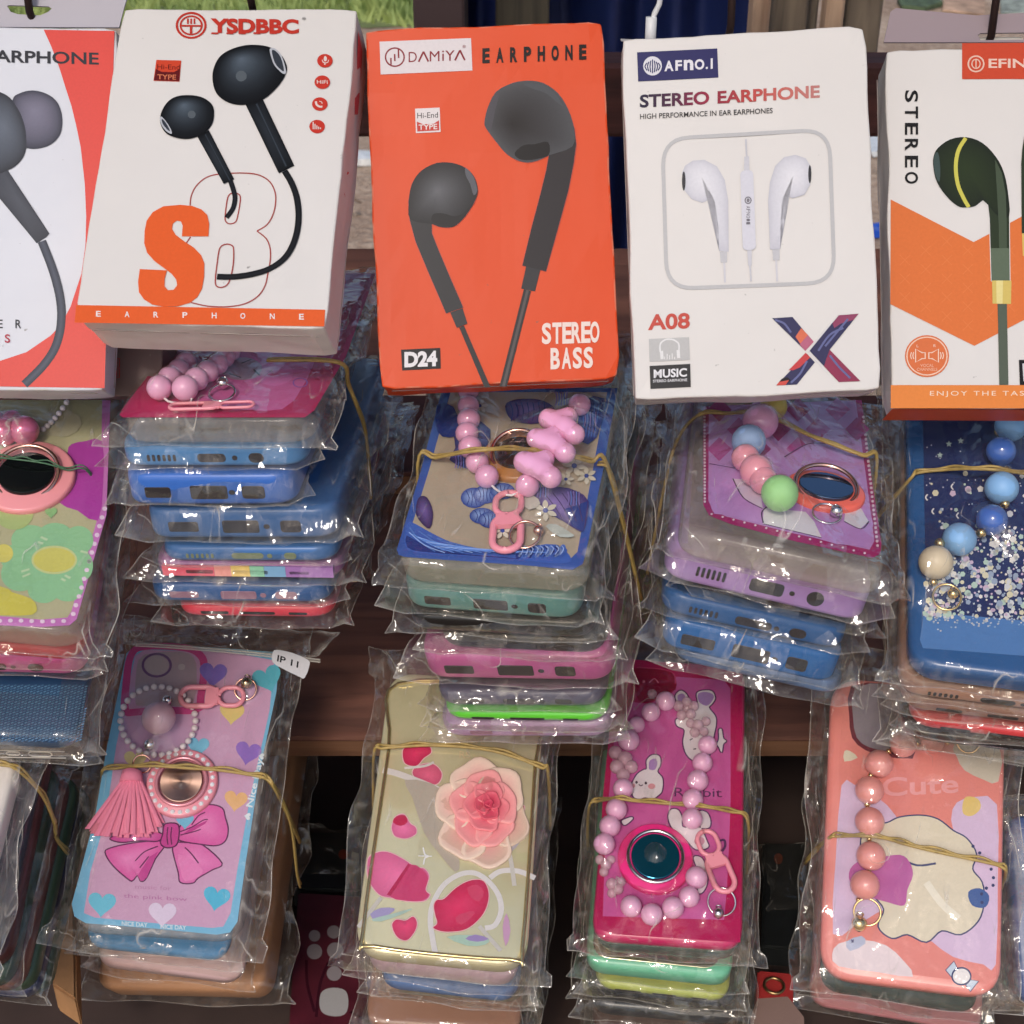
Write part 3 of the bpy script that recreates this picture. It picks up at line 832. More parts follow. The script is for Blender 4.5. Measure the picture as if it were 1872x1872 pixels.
# --- the orange D24 carton
def box_d24():
    t, fr = carton((-.0521, .5064, -.2363), 5.1, 58.4, -3.9, .095, .1433, .026,
                   'orange red carton with two dark earbuds and the lettering D24 STEREO BASS',
                   card_mat('orange_carton', lin(212, 74, 30), (.66, .2, .12)))
    A = Art(fr, 2); MR = (140, 32, 44)
    A.poly([(182, 188), (594, 172), (600, 318), (187, 336)], (232, 222, 222)); A.build('white_logo_patch', t)
    A.ring((251, 258), 42, 41, 7, MR)
    for a, b in (((233, 262), (234, 292)), ((250, 244), (251, 276)), ((267, 220), (268, 262))): A.stroke([a, b], 7, MR, sm=0)
    A.build('round_emblem', t)
    A.k = 3
    for ch, x0, x1 in (('D', 313, 350), ('V', 358, 402), ('M', 408, 452), ('i', 464, 472), ('Y', 478, 520), ('V', 522, 566)):
        yb = 281 - (x0 - 313) * .038
        if ch == 'V':      # an A without its bar: V upside down
            A.stroke([(x0, yb), ((x0 + x1) / 2, yb - 46)], 8, MR, sm=0); A.stroke([((x0 + x1) / 2, yb - 46), (x1, yb - 1)], 8, MR, sm=0)
        else: A.text(ch, (x0, yb), (x1, yb - 1), 46, MR, .0)
    A.text('\u00ae', (556, 218), (570, 217), 14, MR)
    A.build('brand_lettering', t)
    A.k = 2
    for i, ch in enumerate('EARPHONE'):
        x = 645 + i * 62.2; yb = 286 - (x - 645) * .037
        A.text(ch, (x, yb), (x + 33, yb - 1.2), 68, (30, 16, 16), .045)
    A.build('earphone_lettering', t)
    A.k = 2
    A.poly([(342, 490), (453, 485), (457, 595), (346, 600)], (236, 226, 224))
    A.poly([(350, 548), (378, 560), (425, 558), (450, 542), (451, 588), (352, 593)], (206, 60, 50))
    A.text('Hi-End', (352, 534), (445, 530), 25, (50, 40, 40)); A.text('TYPE', (358, 586), (442, 582), 24, (240, 225, 220), .02)
    A.build('quality_sticker', t)
    A.k = 2
    HL = (236, 130, 110)
    big = [(655, 550), (668, 490), (706, 415), (780, 375), (850, 364), (920, 375), (985, 420), (1030, 490), (1060, 580), (1068, 650), (1056, 740), (1032, 860), (1002, 970), (966, 1100), (932, 1223), (825, 1197), (868, 1020), (905, 880), (932, 770), (944, 702), (900, 722), (850, 733), (800, 722), (750, 690), (700, 630), (660, 575)]
    A.stroke(big, 5, (210, 90, 76), True, 0)
    A.poly(big, (66, 60, 62))
    A.blob([(655, 550), (668, 490), (706, 415), (780, 375), (850, 364), (920, 375), (985, 420), (1030, 490), (1058, 580), (1050, 660), (945, 700), (900, 722), (850, 733), (800, 722), (750, 690), (700, 630), (660, 575)], (780, 560), (44, 34, 34), (92, 92, 95), 3, .9)
    A.poly([(830, 378), (900, 380), (965, 415), (1010, 480), (980, 460), (930, 420), (870, 400)], (92, 94, 98), 3)
    A.poly([(657, 555), (668, 500), (690, 440), (722, 420), (704, 490), (690, 560), (680, 590)], (92, 88, 94), 3)
    A.poly([(790, 690), (830, 655), (880, 650), (940, 640), (946, 695), (900, 715), (850, 722), (810, 716)], (40, 34, 34), 3)
    A.poly([(842, 1200), (906, 1216), (882, 1313), (820, 1300)], (74, 72, 74))
    A.poly([(832, 1303), (864, 1311), (755, 1742), (722, 1742)], (70, 66, 66))
    A.stroke([(849, 1306), (740, 1740)], 12, (104, 96, 94), sm=0)
    small = [(625, 860), (610, 800), (570, 757), (510, 735), (440, 735), (370, 770), (328, 830), (312, 910), (318, 990), (345, 1090), (400, 1222), (482, 1412), (559, 1386), (500, 1250), (445, 1120), (418, 1050), (418, 1010), (450, 1022), (495, 1026), (530, 1014), (572, 970), (610, 910)]
    A.stroke(small, 5, (210, 90, 76), True, 0)
    A.poly(small, (70, 68, 70))
    A.blob([(625, 860), (610, 800), (570, 757), (510, 735), (440, 735), (370, 770), (328, 830), (314, 910), (322, 990), (418, 1010), (450, 1022), (495, 1026), (530, 1014), (572, 970), (610, 910)], (440, 860), (112, 112, 116), (54, 52, 54), 3, 1.2)
    A.poly([(420, 1000), (425, 965), (470, 962), (520, 975), (560, 960), (590, 925), (570, 968), (530, 1010), (490, 1020)], (50, 46, 48), 3)
    A.poly([(570, 757), (604, 795), (622, 855), (606, 880), (590, 830), (570, 790)], (104, 104, 110), 3)
    A.poly([(500, 1408), (556, 1390), (578, 1458), (530, 1478)], (74, 72, 74))
    A.poly([(541, 1476), (562, 1467), (682, 1745), (655, 1746)], (70, 66, 66))
    A.build('earbud_picture', t)
    A.k = 2
    A.poly([(279, 1575), (455, 1567), (458, 1660), (284, 1669)], (38, 34, 36))
    A.text('D24', (294, 1655), (442, 1649), 70, (240, 236, 236), .05); A.build('model_patch', t)
    for word, xs, yb, h in (('STEREO', [913, 960, 1005, 1047, 1090, 1130], 1551, 96), ('BASS', [952, 1003, 1052, 1101], 1664, 96)):
        for ch, x in zip(word, xs):
            y = yb - (x - xs[0]) * .03
            A.text(ch, (x, y), (x + 42, y - 1.2), h, (250, 228, 216), .035)
    A.build('stereo_bass_lettering', t)
    hook(905, -30, fr, 'dark wire hook above the orange carton, above the top of the view')
box_d24()

# --- the white A08 carton
def box_a08():
    t, fr = carton((.0480, .4972, -.2367), 3.5, 57.1, -6.6, .095, .1434, .020,
                   'white carton with white earbuds in rounded grey frame, lettering A08 and dark patterned X', WHITEC)
    A = Art(fr, 3)
    NV = (40, 38, 104)
    A.poly([(155, 230), (507, 213), (512, 341), (160, 358)], NV); A.k = 3
    A.ell((223, 290), 41, 42, (228, 226, 232))
    for i in range(-3, 4): A.stroke([(223 + i * 8, 262 + abs(i) * 5), (223 + i * 11, 292), (223 + i * 8, 322 - abs(i) * 4)], 5, NV)
    for ch, x0, x1 in (('A', 275, 315), ('F', 323, 352), ('n', 360, 402), ('O', 408, 450), ('.', 456, 466), ('I', 478, 487)):
        yb = 314 - (x0 - 275) * .05
        A.text(ch, (x0, yb), (x1, yb - 1), 10 if ch == '.' else 46, (236, 232, 238), .035)
    A.build('logo_patch', t)
    A.k = 2
    A.text('STEREO', (167, 474), (472, 458), 58, None, .03, 1., [(30, 26, 70), (90, 24, 70), (160, 32, 64)])
    A.text('EARPHONE', (508, 456), (957, 430), 56, None, .03, 1., [(150, 36, 60), (196, 70, 66), (206, 110, 100), (196, 130, 124)])
    A.build('stereo_earphone_lettering', t)
    A.text('HIGH PERFORMANCE IN EAR EARPHONES', (168, 524), (750, 497), 23, (70, 66, 68), .01); A.build('small_lettering', t)
    A.k = 2
    fra = []
    cs = [((270, 612), (1, 0)), ]
    def rr(pts, r, n=7):
        out = []; N = len(pts)
        for i in range(N):
            p = Vector(pts[i]); a = (Vector(pts[i - 1]) - p).normalized(); b = (Vector(pts[(i + 1) % N]) - p).normalized()
            for k in range(n + 1):
                s_ = k / n; q0, q1 = p + a * r, p + b * r
                out.append(tuple((1 - s_) ** 2 * q0 + 2 * s_ * (1 - s_) * p + s_ ** 2 * q1))
        return out
    A.stroke(rr([(266, 610), (998, 568), (1022, 1240), (286, 1268)], 120), 17, (198, 196, 196), True, 0)
    A.build('rounded_frame', t)
    A.k = 3
    lt, dk = (238, 236, 240), (206, 204, 212)
    A.blob([(352, 760), (365, 728), (400, 705), (450, 702), (505, 730), (540, 790), (555, 880), (557, 1105), (515, 1102), (512, 1000), (500, 900), (490, 870), (440, 890), (395, 875), (362, 835)], (440, 780), lt, dk, 0)
    A.blob([(920, 735), (895, 695), (850, 680), (800, 690), (760, 730), (738, 800), (730, 880), (738, 1095), (783, 1093), (784, 1000), (790, 880), (800, 860), (840, 870), (890, 855), (915, 810)], (840, 770), lt, dk, 0)
    A.ell((360, 795), 8, 42, (70, 68, 74)); A.ell((913, 765), 7, 40, (70, 68, 74))
    A.poly([(518, 1105), (550, 1104), (550, 1152), (522, 1153)], (205, 203, 206)); A.poly([(748, 1095), (780, 1094), (780, 1142), (752, 1143)], (205, 203, 206))
    A.stroke([(537, 1153), (541, 1240)], 9, (218, 215, 220), sm=0); A.stroke([(765, 1142), (770, 1235)], 9, (218, 215, 220), sm=0)
    A.stroke([(632, 612), (636, 690)], 8, (206, 204, 210), sm=0)
    A.poly([(625, 688), (646, 687), (648, 748), (624, 750)], (212, 210, 216))
    A.poly(rr([(607, 750), (664, 747), (677, 1096), (619, 1100)], 22), (222, 220, 228))
    A.poly([(638, 1100), (658, 1098), (658, 1165), (642, 1166)], (212, 210, 216)); A.stroke([(650, 1166), (655, 1235)], 8, (206, 204, 210), sm=0)
    A.ring((642, 880), 13, 14, 5, (120, 116, 124)); A.ell((642, 880), 7, 9, (130, 126, 132))
    for i, ch in enumerate('AFNO.I'):
        A.text(ch, (634, 905 + i * 14), (634, 916 + i * 14), 1, (120, 116, 124), 0, 1, None, (17, 0))
    A.build('white_earbud_picture', t)
    A.k = 2
    A.text('A08', (203, 1450), (387, 1442), 70, (204, 74, 60), .03); A.build('model_lettering', t)
    A.poly([(207, 1488), (383, 1480), (387, 1579), (210, 1588)], (196, 194, 192)); A.k = 4
    A.stroke([(257, 1545), (257, 1510), (277, 1492), (298, 1489), (318, 1493), (338, 1510), (338, 1545)], 7, (236, 234, 232))
    for x, a_, b_ in ((262, 1540, 1576), (335, 1536, 1572)): A.stroke([(x, a_), (x + 3, b_)], 14, (236, 234, 232), sm=0)
    for i, hh in enumerate((12, 24, 18, 26, 10)): A.stroke([(276 + i * 11, 1577), (276 + i * 11, 1577 - hh)], 4, (236, 234, 232), sm=0)
    A.build('headphone_icon_patch', t)
    A.k = 2
    A.poly([(210, 1606), (388, 1597), (391, 1698), (214, 1707)], (52, 50, 54)); A.k = 4
    A.text('MUSIC', (228, 1660), (374, 1653), 38, (238, 236, 238), .03); A.text('STEREO EARPHONE', (225, 1679), (375, 1673), 12, (225, 223, 225), .02)
    A.build('music_patch', t)
    A.k = 2
    N1, N2, N3 = (58, 56, 100), (150, 62, 96), (226, 116, 84)
    A.poly([(748, 1397), (837, 1391), (928, 1500), (893, 1540)], N1)
    A.poly([(850, 1478), (875, 1440), (905, 1470), (872, 1510)], N3); A.poly([(868, 1512), (905, 1470), (930, 1500), (893, 1541)], (190, 104, 130))
    A.poly([(765, 1692), (856, 1688), (935, 1590), (900, 1552)], N1); A.poly([(820, 1625), (895, 1548), (915, 1568), (870, 1612), (840, 1625)], (206, 66, 70))
    A.poly([(765, 1692), (790, 1662), (815, 1655), (830, 1670), (800, 1690)], (40, 30, 40)); A.poly([(765, 1692), (778, 1676), (822, 1668), (806, 1690)], (214, 80, 70))
    A.poly([(1040, 1384), (1127, 1377), (1000, 1535), (1135, 1673), (1040, 1677), (912, 1540)], N1)
    A.poly([(1000, 1535), (1135, 1673), (1040, 1677), (975, 1608), (985, 1575)], (150, 52, 84))
    A.poly([(1040, 1384), (1127, 1377), (1105, 1404), (1050, 1420), (1020, 1440), (1012, 1420)], (150, 66, 100))
    for pts in ([(760, 1405), (800, 1420), (830, 1460)], [(1080, 1400), (1030, 1460), (980, 1520)], [(1060, 1440), (1000, 1470), (950, 1540)], [(830, 1680), (870, 1640), (900, 1585)], [(1000, 1560), (1040, 1610), (1090, 1660)]):
        A.stroke(pts, 9, (104, 108, 156))
    A.stroke([(1012, 1412), (906, 1541), (985, 1632)], 5, (236, 232, 234), sm=0)
    A.build('patterned_letter_X', t)
    # lifted inner flap along the top
    me = mesh('lid_flap', [(.0, .1434, -.002), (.062, .1434, -.002), (.060, .1436, -.017), (.0, .150, -.016)], [(0, 1, 2, 3)], WHITEC)
    link('lid_flap', me, t).location.z = .0
    hook(1336, 46, fr, 'dark wire hook in the top middle of the white A08 carton')
box_a08()

# --- the white, orange and green logo carton at the right
def box_efin():
    t, fr = carton((.1503, .5023, -.2422), -1.9, 51.7, -2.6, .095, .1500, .022,
                   'white and orange carton with dark green earbud and upright lettering STEREO, right edge of view', WHITEC)
    A = Art(fr, 3)
    OR, OR2 = (232, 122, 62), (212, 78, 50)
    A.poly([(1268, 1690), (2410, 1690), (2410, 1792), (1268, 1792)], (238, 140, 66)); A.build('orange_band', t)
    A.k = 2
    A.text('ENJOY THE TAS', (1440, 1743), (1853, 1743), 27, (250, 226, 200), .0, 1.3); A.build('band_lettering', t)
    A.poly([(1268, 876), (1632, 1063), (1995, 870), (1995, 1330), (1635, 1518), (1266, 1335)], OR)
    for i in range(7):
        for j in range(5):
            x, y = 1330 + i * 92, 1060 + j * 82 + (i % 2) * 40
            if abs(x - 1632) * .52 + 1085 < y + 120 and y < 1500 - abs(x - 1632) * .52 and y > 1090 - abs(x - 1632) * .45:
                A.k = 4; A.stroke([(x - 22, y - 22), (x + 22, y + 22)], 3, (238, 132, 74), sm=0); A.stroke([(x + 22, y - 22), (x - 22, y + 22)], 3, (238, 132, 74), sm=0)
    A.build('orange_chevron', t)
    A.k = 1
    A.poly([(1581, 190), (2330, 186), (2330, 346), (1581, 348)], OR2); A.k = 3
    A.ring((1642, 281), 34, 34, 7, (240, 200, 180)); A.ring((1642, 281), 18, 20, 5, (240, 200, 180)); A.stroke([(1642, 262), (1642, 298)], 5, (240, 200, 180), sm=0)
    A.text('EFIN', (1697, 299), (1862, 299), 40, (244, 208, 190), .02); A.build('logo_patch', t)
    A.k = 2
    for ch, y in zip('STEREO', (397, 468, 540, 610, 684, 755)):
        A.text(ch, (1330, y), (1330, y + 52), 1, (36, 34, 36), .02, 1, None, (58, 0))
    A.build('upright_lettering', t)
    A.k = 6
    head = [(1455, 690), (1475, 650), (1530, 612), (1600, 603), (1670, 628), (1730, 690), (1765, 760), (1783, 850), (1787, 950), (1790, 1234), (1710, 1234), (1706, 1100), (1702, 960), (1695, 900), (1672, 880), (1640, 905), (1600, 912), (1560, 905), (1510, 860), (1470, 800), (1455, 740)]
    A.stroke(head, 6, (236, 232, 228), True, 0)
    A.poly(head, (58, 72, 48))
    A.blob(head[:9] + [(1740, 950), (1695, 900), (1672, 880), (1640, 905), (1600, 912), (1560, 905), (1510, 860), (1470, 800), (1455, 740)], (1600, 740), (56, 72, 40), (40, 50, 36), 3)
    A.poly([(1725, 700), (1755, 760), (1772, 850), (1776, 960), (1778, 1225), (1745, 1225), (1742, 1000), (1735, 860)], (84, 98, 76))
    A.poly([(1706, 1090), (1788, 1090), (1790, 1234), (1710, 1234)], (104, 118, 96))
    A.poly([(1457, 690), (1475, 670), (1485, 740), (1480, 800), (1460, 755)], (78, 96, 92), 3)
    A.stroke([(1597, 607), (1565, 660), (1553, 730), (1562, 810), (1588, 872), (1610, 910)], 17, (214, 206, 92))
    A.poly([(1712, 1232), (1797, 1232), (1795, 1335), (1714, 1333)], (222, 196, 108)); A.poly([(1730, 1232), (1760, 1232), (1758, 1334), (1732, 1333)], (240, 224, 150))
    A.poly([(1736, 1335), (1777, 1335), (1784, 1690), (1744, 1690)], (98, 108, 92))
    h2 = [(1853, 600), (1844, 660), (1840, 720), (1842, 1025), (1930, 1025), (1930, 800), (1990, 900), (2100, 860), (2160, 700), (2080, 600), (1960, 560)]
    A.poly(h2, (58, 72, 48)); A.poly([(1843, 1025), (1930, 1025), (1930, 1125), (1847, 1125)], (222, 196, 108)); A.poly([(1866, 1125), (1908, 1125), (1908, 1690), (1872, 1690)], (98, 108, 92))
    A.build('green_earbud_picture', t)
    A.k = 12
    A.poly([(1830, 1580), (1990, 1580), (1990, 1690), (1834, 1690)], (34, 32, 36)); A.poly([(1845, 1596), (1975, 1596), (1975, 1674), (1850, 1674)], (226, 224, 226)); A.build('dark_label_patch', t)
    A.k = 2
    A.ell((1427, 1563), 97, 92, (228, 120, 70)); A.ring((1427, 1563), 88, 83, 5, (248, 214, 190))
    for sx in (-1, 1):
        cx = 1427
        A.stroke([(cx + sx * 8, 1548), (cx + sx * 22, 1548), (cx + sx * 50, 1532), (cx + sx * 50, 1590), (cx + sx * 22, 1574), (cx + sx * 8, 1574)], 5, (250, 222, 200), True, 0)
        for q in (62, 72): A.stroke([(cx + sx * (q - 4), 1546), (cx + sx * q, 1561), (cx + sx * (q - 4), 1576)], 4, (250, 222, 200))
    A.text('L', (1381, 1524), (1390, 1524), 12, (250, 222, 200)); A.text('R', (1455, 1524), (1466, 1524), 12, (250, 222, 200))
    A.text('VOCAL', (1398, 1611), (1456, 1611), 13, (248, 200, 170)); A.text('CHANNELS', (1382, 1628), (1472, 1628), 13, (248, 200, 170))
    A.build('round_speaker_badge', t)
    # bottom panel printed orange
    q = .0006
    link('bottom_panel', mesh('bottom_panel', [(.0, -q, -.0215), (.095, -q, -.0215), (.095, -q, -.0005), (.0, -q, -.0005)], [(0, 1, 2, 3)], INK, False, [lin(206, 84, 44)] * 4), t)
    # raised grey hang tab with its slot
    W2 = card_mat('grey_board_tab', lin(150, 134, 138))
    pl = [(1236, 190), (1252, 120), (1266, 55), (1290, 40), (1640, 72), (1860, 60), (2080, 60), (2200, 40), (2330, 190)]
    zz = -.010
    P = [fr.hit(*px(3, *p), zz) for p in pl]
    hole = [fr.hit(*px(3, *p), zz) for p in [(1648, 158), (1660, 150), (1850, 147), (1858, 160), (1848, 178), (1660, 181)]]
    tri = tessellate_polygon([[Vector((a.x, a.y, 0)) for a in P], [Vector((a.x, a.y, 0)) for a in hole]])
    al = P + hole
    me = mesh('hang_tab', [(a.x, a.y, zz) for a in al], [tuple(x) for x in tri], W2)
    o = link('hang_tab', me, t); sm_ = o.modifiers.new('thickness', 'SOLIDIFY'); sm_.thickness = .0009
    link('slot_cover', mesh('slot_cover', [(a.x, a.y, zz - .003) for a in hole], [tuple(range(len(hole)))], mat('pale_film_scrap', lin(196, 190, 180), .4)), o)
    hook(1812, 66, fr, 'dark wire hook through the grey hang tab of the right hand carton')
box_efin()

# --- the red and white carton at the left edge
def box_red():
    RC = card_mat('white_carton_light', lin(206, 207, 213))
    t, fr = carton((-.2553, .5016, -.2332), -1.3, 54.6, 2.0, .095, .1476, .018,
                   'red and white carton with big grey in-ear bud picture, at the left edge', RC)
    A = Art(fr, 1)
    A.poly([(214, 146), (560, 152), (512, 1898), (-600, 1880), (-600, 1770), (0, 1765), (130, 1722), (250, 1640), (300, 1585), (345, 1500), (398, 1340), (418, 1200), (422, 1060), (415, 900), (395, 720), (372, 610), (350, 520), (318, 420), (290, 330), (250, 225)], (232, 78, 68))
    A.poly([(-600, 146), (-520, 148), (-600, 500)], (232, 78, 68))
    A.build('red_surround', t)
    A.k = 4
    A.text('EARPHONE', (-72, 303), (484, 318), 60, (52, 54, 66), .02); A.build('earphone_lettering', t)
    A.text('E', (-18, 1605), (14, 1605), 42, (52, 54, 66), .01); A.text('R', (76, 1605), (104, 1606), 42, (52, 54, 66), .01)
    A.text('S', (24, 1676), (50, 1677), 42, (186, 60, 80), .02); A.build('slogan_lettering', t)
    A.k = 4
    c1, c2 = (104, 104, 118), (58, 62, 76)
    A.stroke([(205, 1180), (262, 1330), (296, 1470), (298, 1590), (270, 1700), (210, 1790), (120, 1880)], 42, (84, 90, 108), edge=(50, 56, 74))
    A.blob([(-60, 700), (40, 835), (242, 1142), (228, 1160), (180, 1190), (-60, 900)], (90, 980), (86, 90, 102), c2, 0)
    A.blob([(62, 490), (95, 458), (160, 443), (230, 460), (280, 500), (303, 565), (300, 640), (270, 690), (220, 720), (150, 728), (90, 700), (60, 600)], (170, 540), (130, 126, 146), (62, 64, 82))
    A.blob([(-220, 500), (-60, 440), (10, 455), (60, 490), (100, 560), (125, 640), (128, 730), (100, 790), (42, 832), (-40, 840), (-220, 700)], (20, 620), (104, 112, 126), (44, 48, 62))
    A.stroke([(58, 495), (98, 560), (122, 640), (126, 728)], 9, (60, 64, 78))
    A.build('earbud_picture', t)
    W2 = card_mat('grey_board_back', lin(176, 170, 176))
    zz = -.012
    pl = [(-560, 135), (-560, -60), (640, -60), (610, 40), (585, 138)]
    hole = [(38, 34), (48, 30), (240, 36), (256, 46), (240, 62), (200, 80), (90, 74), (55, 62)]
    P = [fr.hit(*px(1, *p), zz) for p in pl]; H = [fr.hit(*px(1, *p), zz) for p in hole]
    tri = tessellate_polygon([[Vector((a.x, a.y, 0)) for a in P], [Vector((a.x, a.y, 0)) for a in H]])
    o = link('hang_tab', mesh('hang_tab', [(a.x, a.y, zz) for a in P + H], [tuple(x) for x in tri], W2), t)
    o.modifiers.new('thickness', 'SOLIDIFY').thickness = .0009
    hook(54, 22, fr, 'dark wire hook in the hang slot of the red and white carton')
    # a second carton hides behind it, only its grey lower corner shows
box_red()
def box_behind():
    fr = Frame((-.205, .532, -.250 + CAMZ), rot(-4, 60, 0))
    t = thing('earphone_box', 'grey brown carton mostly hidden behind the red and white one, small red marks on it', 'box', fr.m4(), 'earphone cartons hanging in a row from hooks')
    link('carton', bevel_box(0, .060, 0, .10, -.02, 0, .0007, 2, m=card_mat('taupe_carton', lin(120, 100, 96)), name='carton'), t)
    A = Art(fr, 4)
    for y in (95, 145): A.stroke([(558, y), (584, y), (584, y + 42), (558, y + 42)], 5, (170, 50, 50), True, 0); A.stroke([(571, y + 8), (571, y + 34)], 6, (170, 50, 50), sm=0)
    A.build('red_marks', t)
box_behind()
# thin white charging cable that runs up behind the white carton
mb = MB()
pA = [at_y(*p, .66) for p in ((1190, 48), (1196, 26), (1205, 8), (1210, -20), (1216, -60))]
mb.tube([pA[0] + Vector((0, 0, -.02))] + pA, .0013, 8); mb.tube([pA[0] + Vector((0, 0, -.012)), pA[0] + Vector((0, 0, .004))], .0026, 8)
o = link('white_cable', mb.me('white_cable', mat('white_cable_rubber', lin(226, 226, 226), .4), True))
tag(o, 'thin white cable rising behind the top left corner of the A08 carton', 'cable')

# ================================================================== PHONE CASES IN CLEAR BAGS
def rounded(c, R, n=7):
    """c: 4 corners counter-clockwise"""
    out = []
    for i in range(4):
        p = Vector(c[i]); a = (Vector(c[i - 1]) - p).normalized(); b = (Vector(c[(i + 1) % 4]) - p).normalized()
        q0, q2 = p + a * R, p + b * R
        for k in range(n + 1):
            s_ = k / n
            v = (1 - s_) ** 2 * q0 + 2 * s_ * (1 - s_) * (p * .93 + (q0 + q2) * .035) + s_ ** 2 * q2
            out.append(v)
    return out

def inset(pts, d):
    N = len(pts); out = []
    for i in range(N):
        t = (pts[(i + 1) % N] - pts[i - 1])
        if t.length < 1e-9: t = Vector((1, 0))
        t.normalize(); out.append(pts[i] + Vector((-t.y, t.x)) * d)
    return out

def shell_mesh(name, corners, t, R=.011, re=.003, m=None, dome=.0):
    o = rounded(corners, R)
    rings = [(.0022, -t), (.0006, -t + .0006), (0, -t + .002), (0, -re), (re * .12, -re * .5), (re * .4, -re * .14), (re, 0.)]
    vs, fs = [], []; N = len(o)
    for d, z in rings: vs += [(p.x, p.y, z) for p in inset(o, d)]
    for k in range(len(rings) - 1):
        for i in range(N):
            j = (i + 1) % N
            fs.append((k * N + i, k * N + j, (k + 1) * N + j, (k + 1) * N + i))
    k = len(rings) - 1
    fs.append(tuple(k * N + i for i in range(N))); fs.append(tuple(range(N - 1, -1, -1)))
    me = mesh(name, vs, fs, m, True)
    return me

def rrect(cx, cz, wx, hz, r, n=5):
    r = min(r, wx / 2, hz / 2); out = []
    for sx, sz, a0 in ((1, 1, 0), (-1, 1, 90), (-1, -1, 180), (1, -1, 270)):
        for k in range(n + 1):
            a = math.radians(a0 + 90 * k / n)
            out.append((cx + sx * (wx / 2 - r) + r * math.cos(a), cz + sz * (hz / 2 - r) + r * math.sin(a)))
    return out

_slot = {}
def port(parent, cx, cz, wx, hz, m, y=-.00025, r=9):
    """an opening in the front wall: a dark plate whose colour stands for the shade inside"""
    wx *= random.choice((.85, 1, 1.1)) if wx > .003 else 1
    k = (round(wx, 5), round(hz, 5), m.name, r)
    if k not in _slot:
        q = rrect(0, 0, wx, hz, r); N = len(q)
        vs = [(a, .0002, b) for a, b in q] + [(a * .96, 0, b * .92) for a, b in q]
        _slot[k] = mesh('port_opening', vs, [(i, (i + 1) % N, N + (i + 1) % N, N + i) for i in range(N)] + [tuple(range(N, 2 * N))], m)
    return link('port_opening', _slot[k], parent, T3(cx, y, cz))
PORTM = mat('port_shadow', lin(40, 34, 36), .6)  # dark colour stands for the shade inside ports and bell slots

def ports(parent, w, t, kind, m=None):
    m = m or PORTM
    zc = -t * .58; h = t * .34
    if kind == 'usb':       # speaker dots, socket, microphone, jack
        for i in range(6): port(parent, w * .16 + i * .0021, zc, .0012, h * .9, m)
        port(parent, w * .50, zc, .0135, h * 1.15, m, r=.0016); port(parent, w * .625, zc, .0022, .0022, m); port(parent, w * .74, zc, .0062, h * 1.3, m)
    elif kind == 'slots':
        port(parent, w * .20, zc, .0125, h, m, r=.001); port(parent, w * .50, zc, .0138, h * 1.25, m, r=.001)
        port(parent, w * .635, zc, .0026, .0022, m); port(parent, w * .76, zc, .0085, h * 1.2, m, r=.0015)
    elif kind == 'thin':
        port(parent, w * .25, zc, .012, h * .7, m, r=.0006); port(parent, w * .52, zc, .014, h * .7, m, r=.0006); port(parent, w * .78, zc, .008, h * .6, m)
    elif kind == 'clear':
        mm = mat('clear_rim', lin(238, 232, 224), .3)
        for cx, wx, hh in ((w * .13, .012, h), (w * .27, .0125, h * 1.2), (w * .50, .014, h * 1.3), (w * .66, .0055, h * .9), (w * .79, .0095, h * 1.3)):
            mb = MB(); mb.tube([(x_, 0, z_) for x_, z_ in rrect(0, 0, wx, hh, .0018)], .00028, 5, True)
            link('cutout_rim', mb.me('cutout_rim', mm, True), parent, T3(cx, -.0003, zc))
        mb = MB(); mb.tube([(w * .09, -.0003, -t * .92), (w * .5, -.0005, -t * .93), (w * .91, -.0003, -t * .92)], .0003, 5); mb.tube([(w * .09, -.0002, -.0026), (w * .5, -.0003, -.0026), (w * .91, -.0002, -.0026)], .0002, 5)
        link('wall_lip', mb.me('wall_lip', mm, True), parent)

def ridge(x, y, s, sc):
    return 1 - min(1, abs(noise.noise(Vector((x * sc, y * sc, s)))) * 3.2)

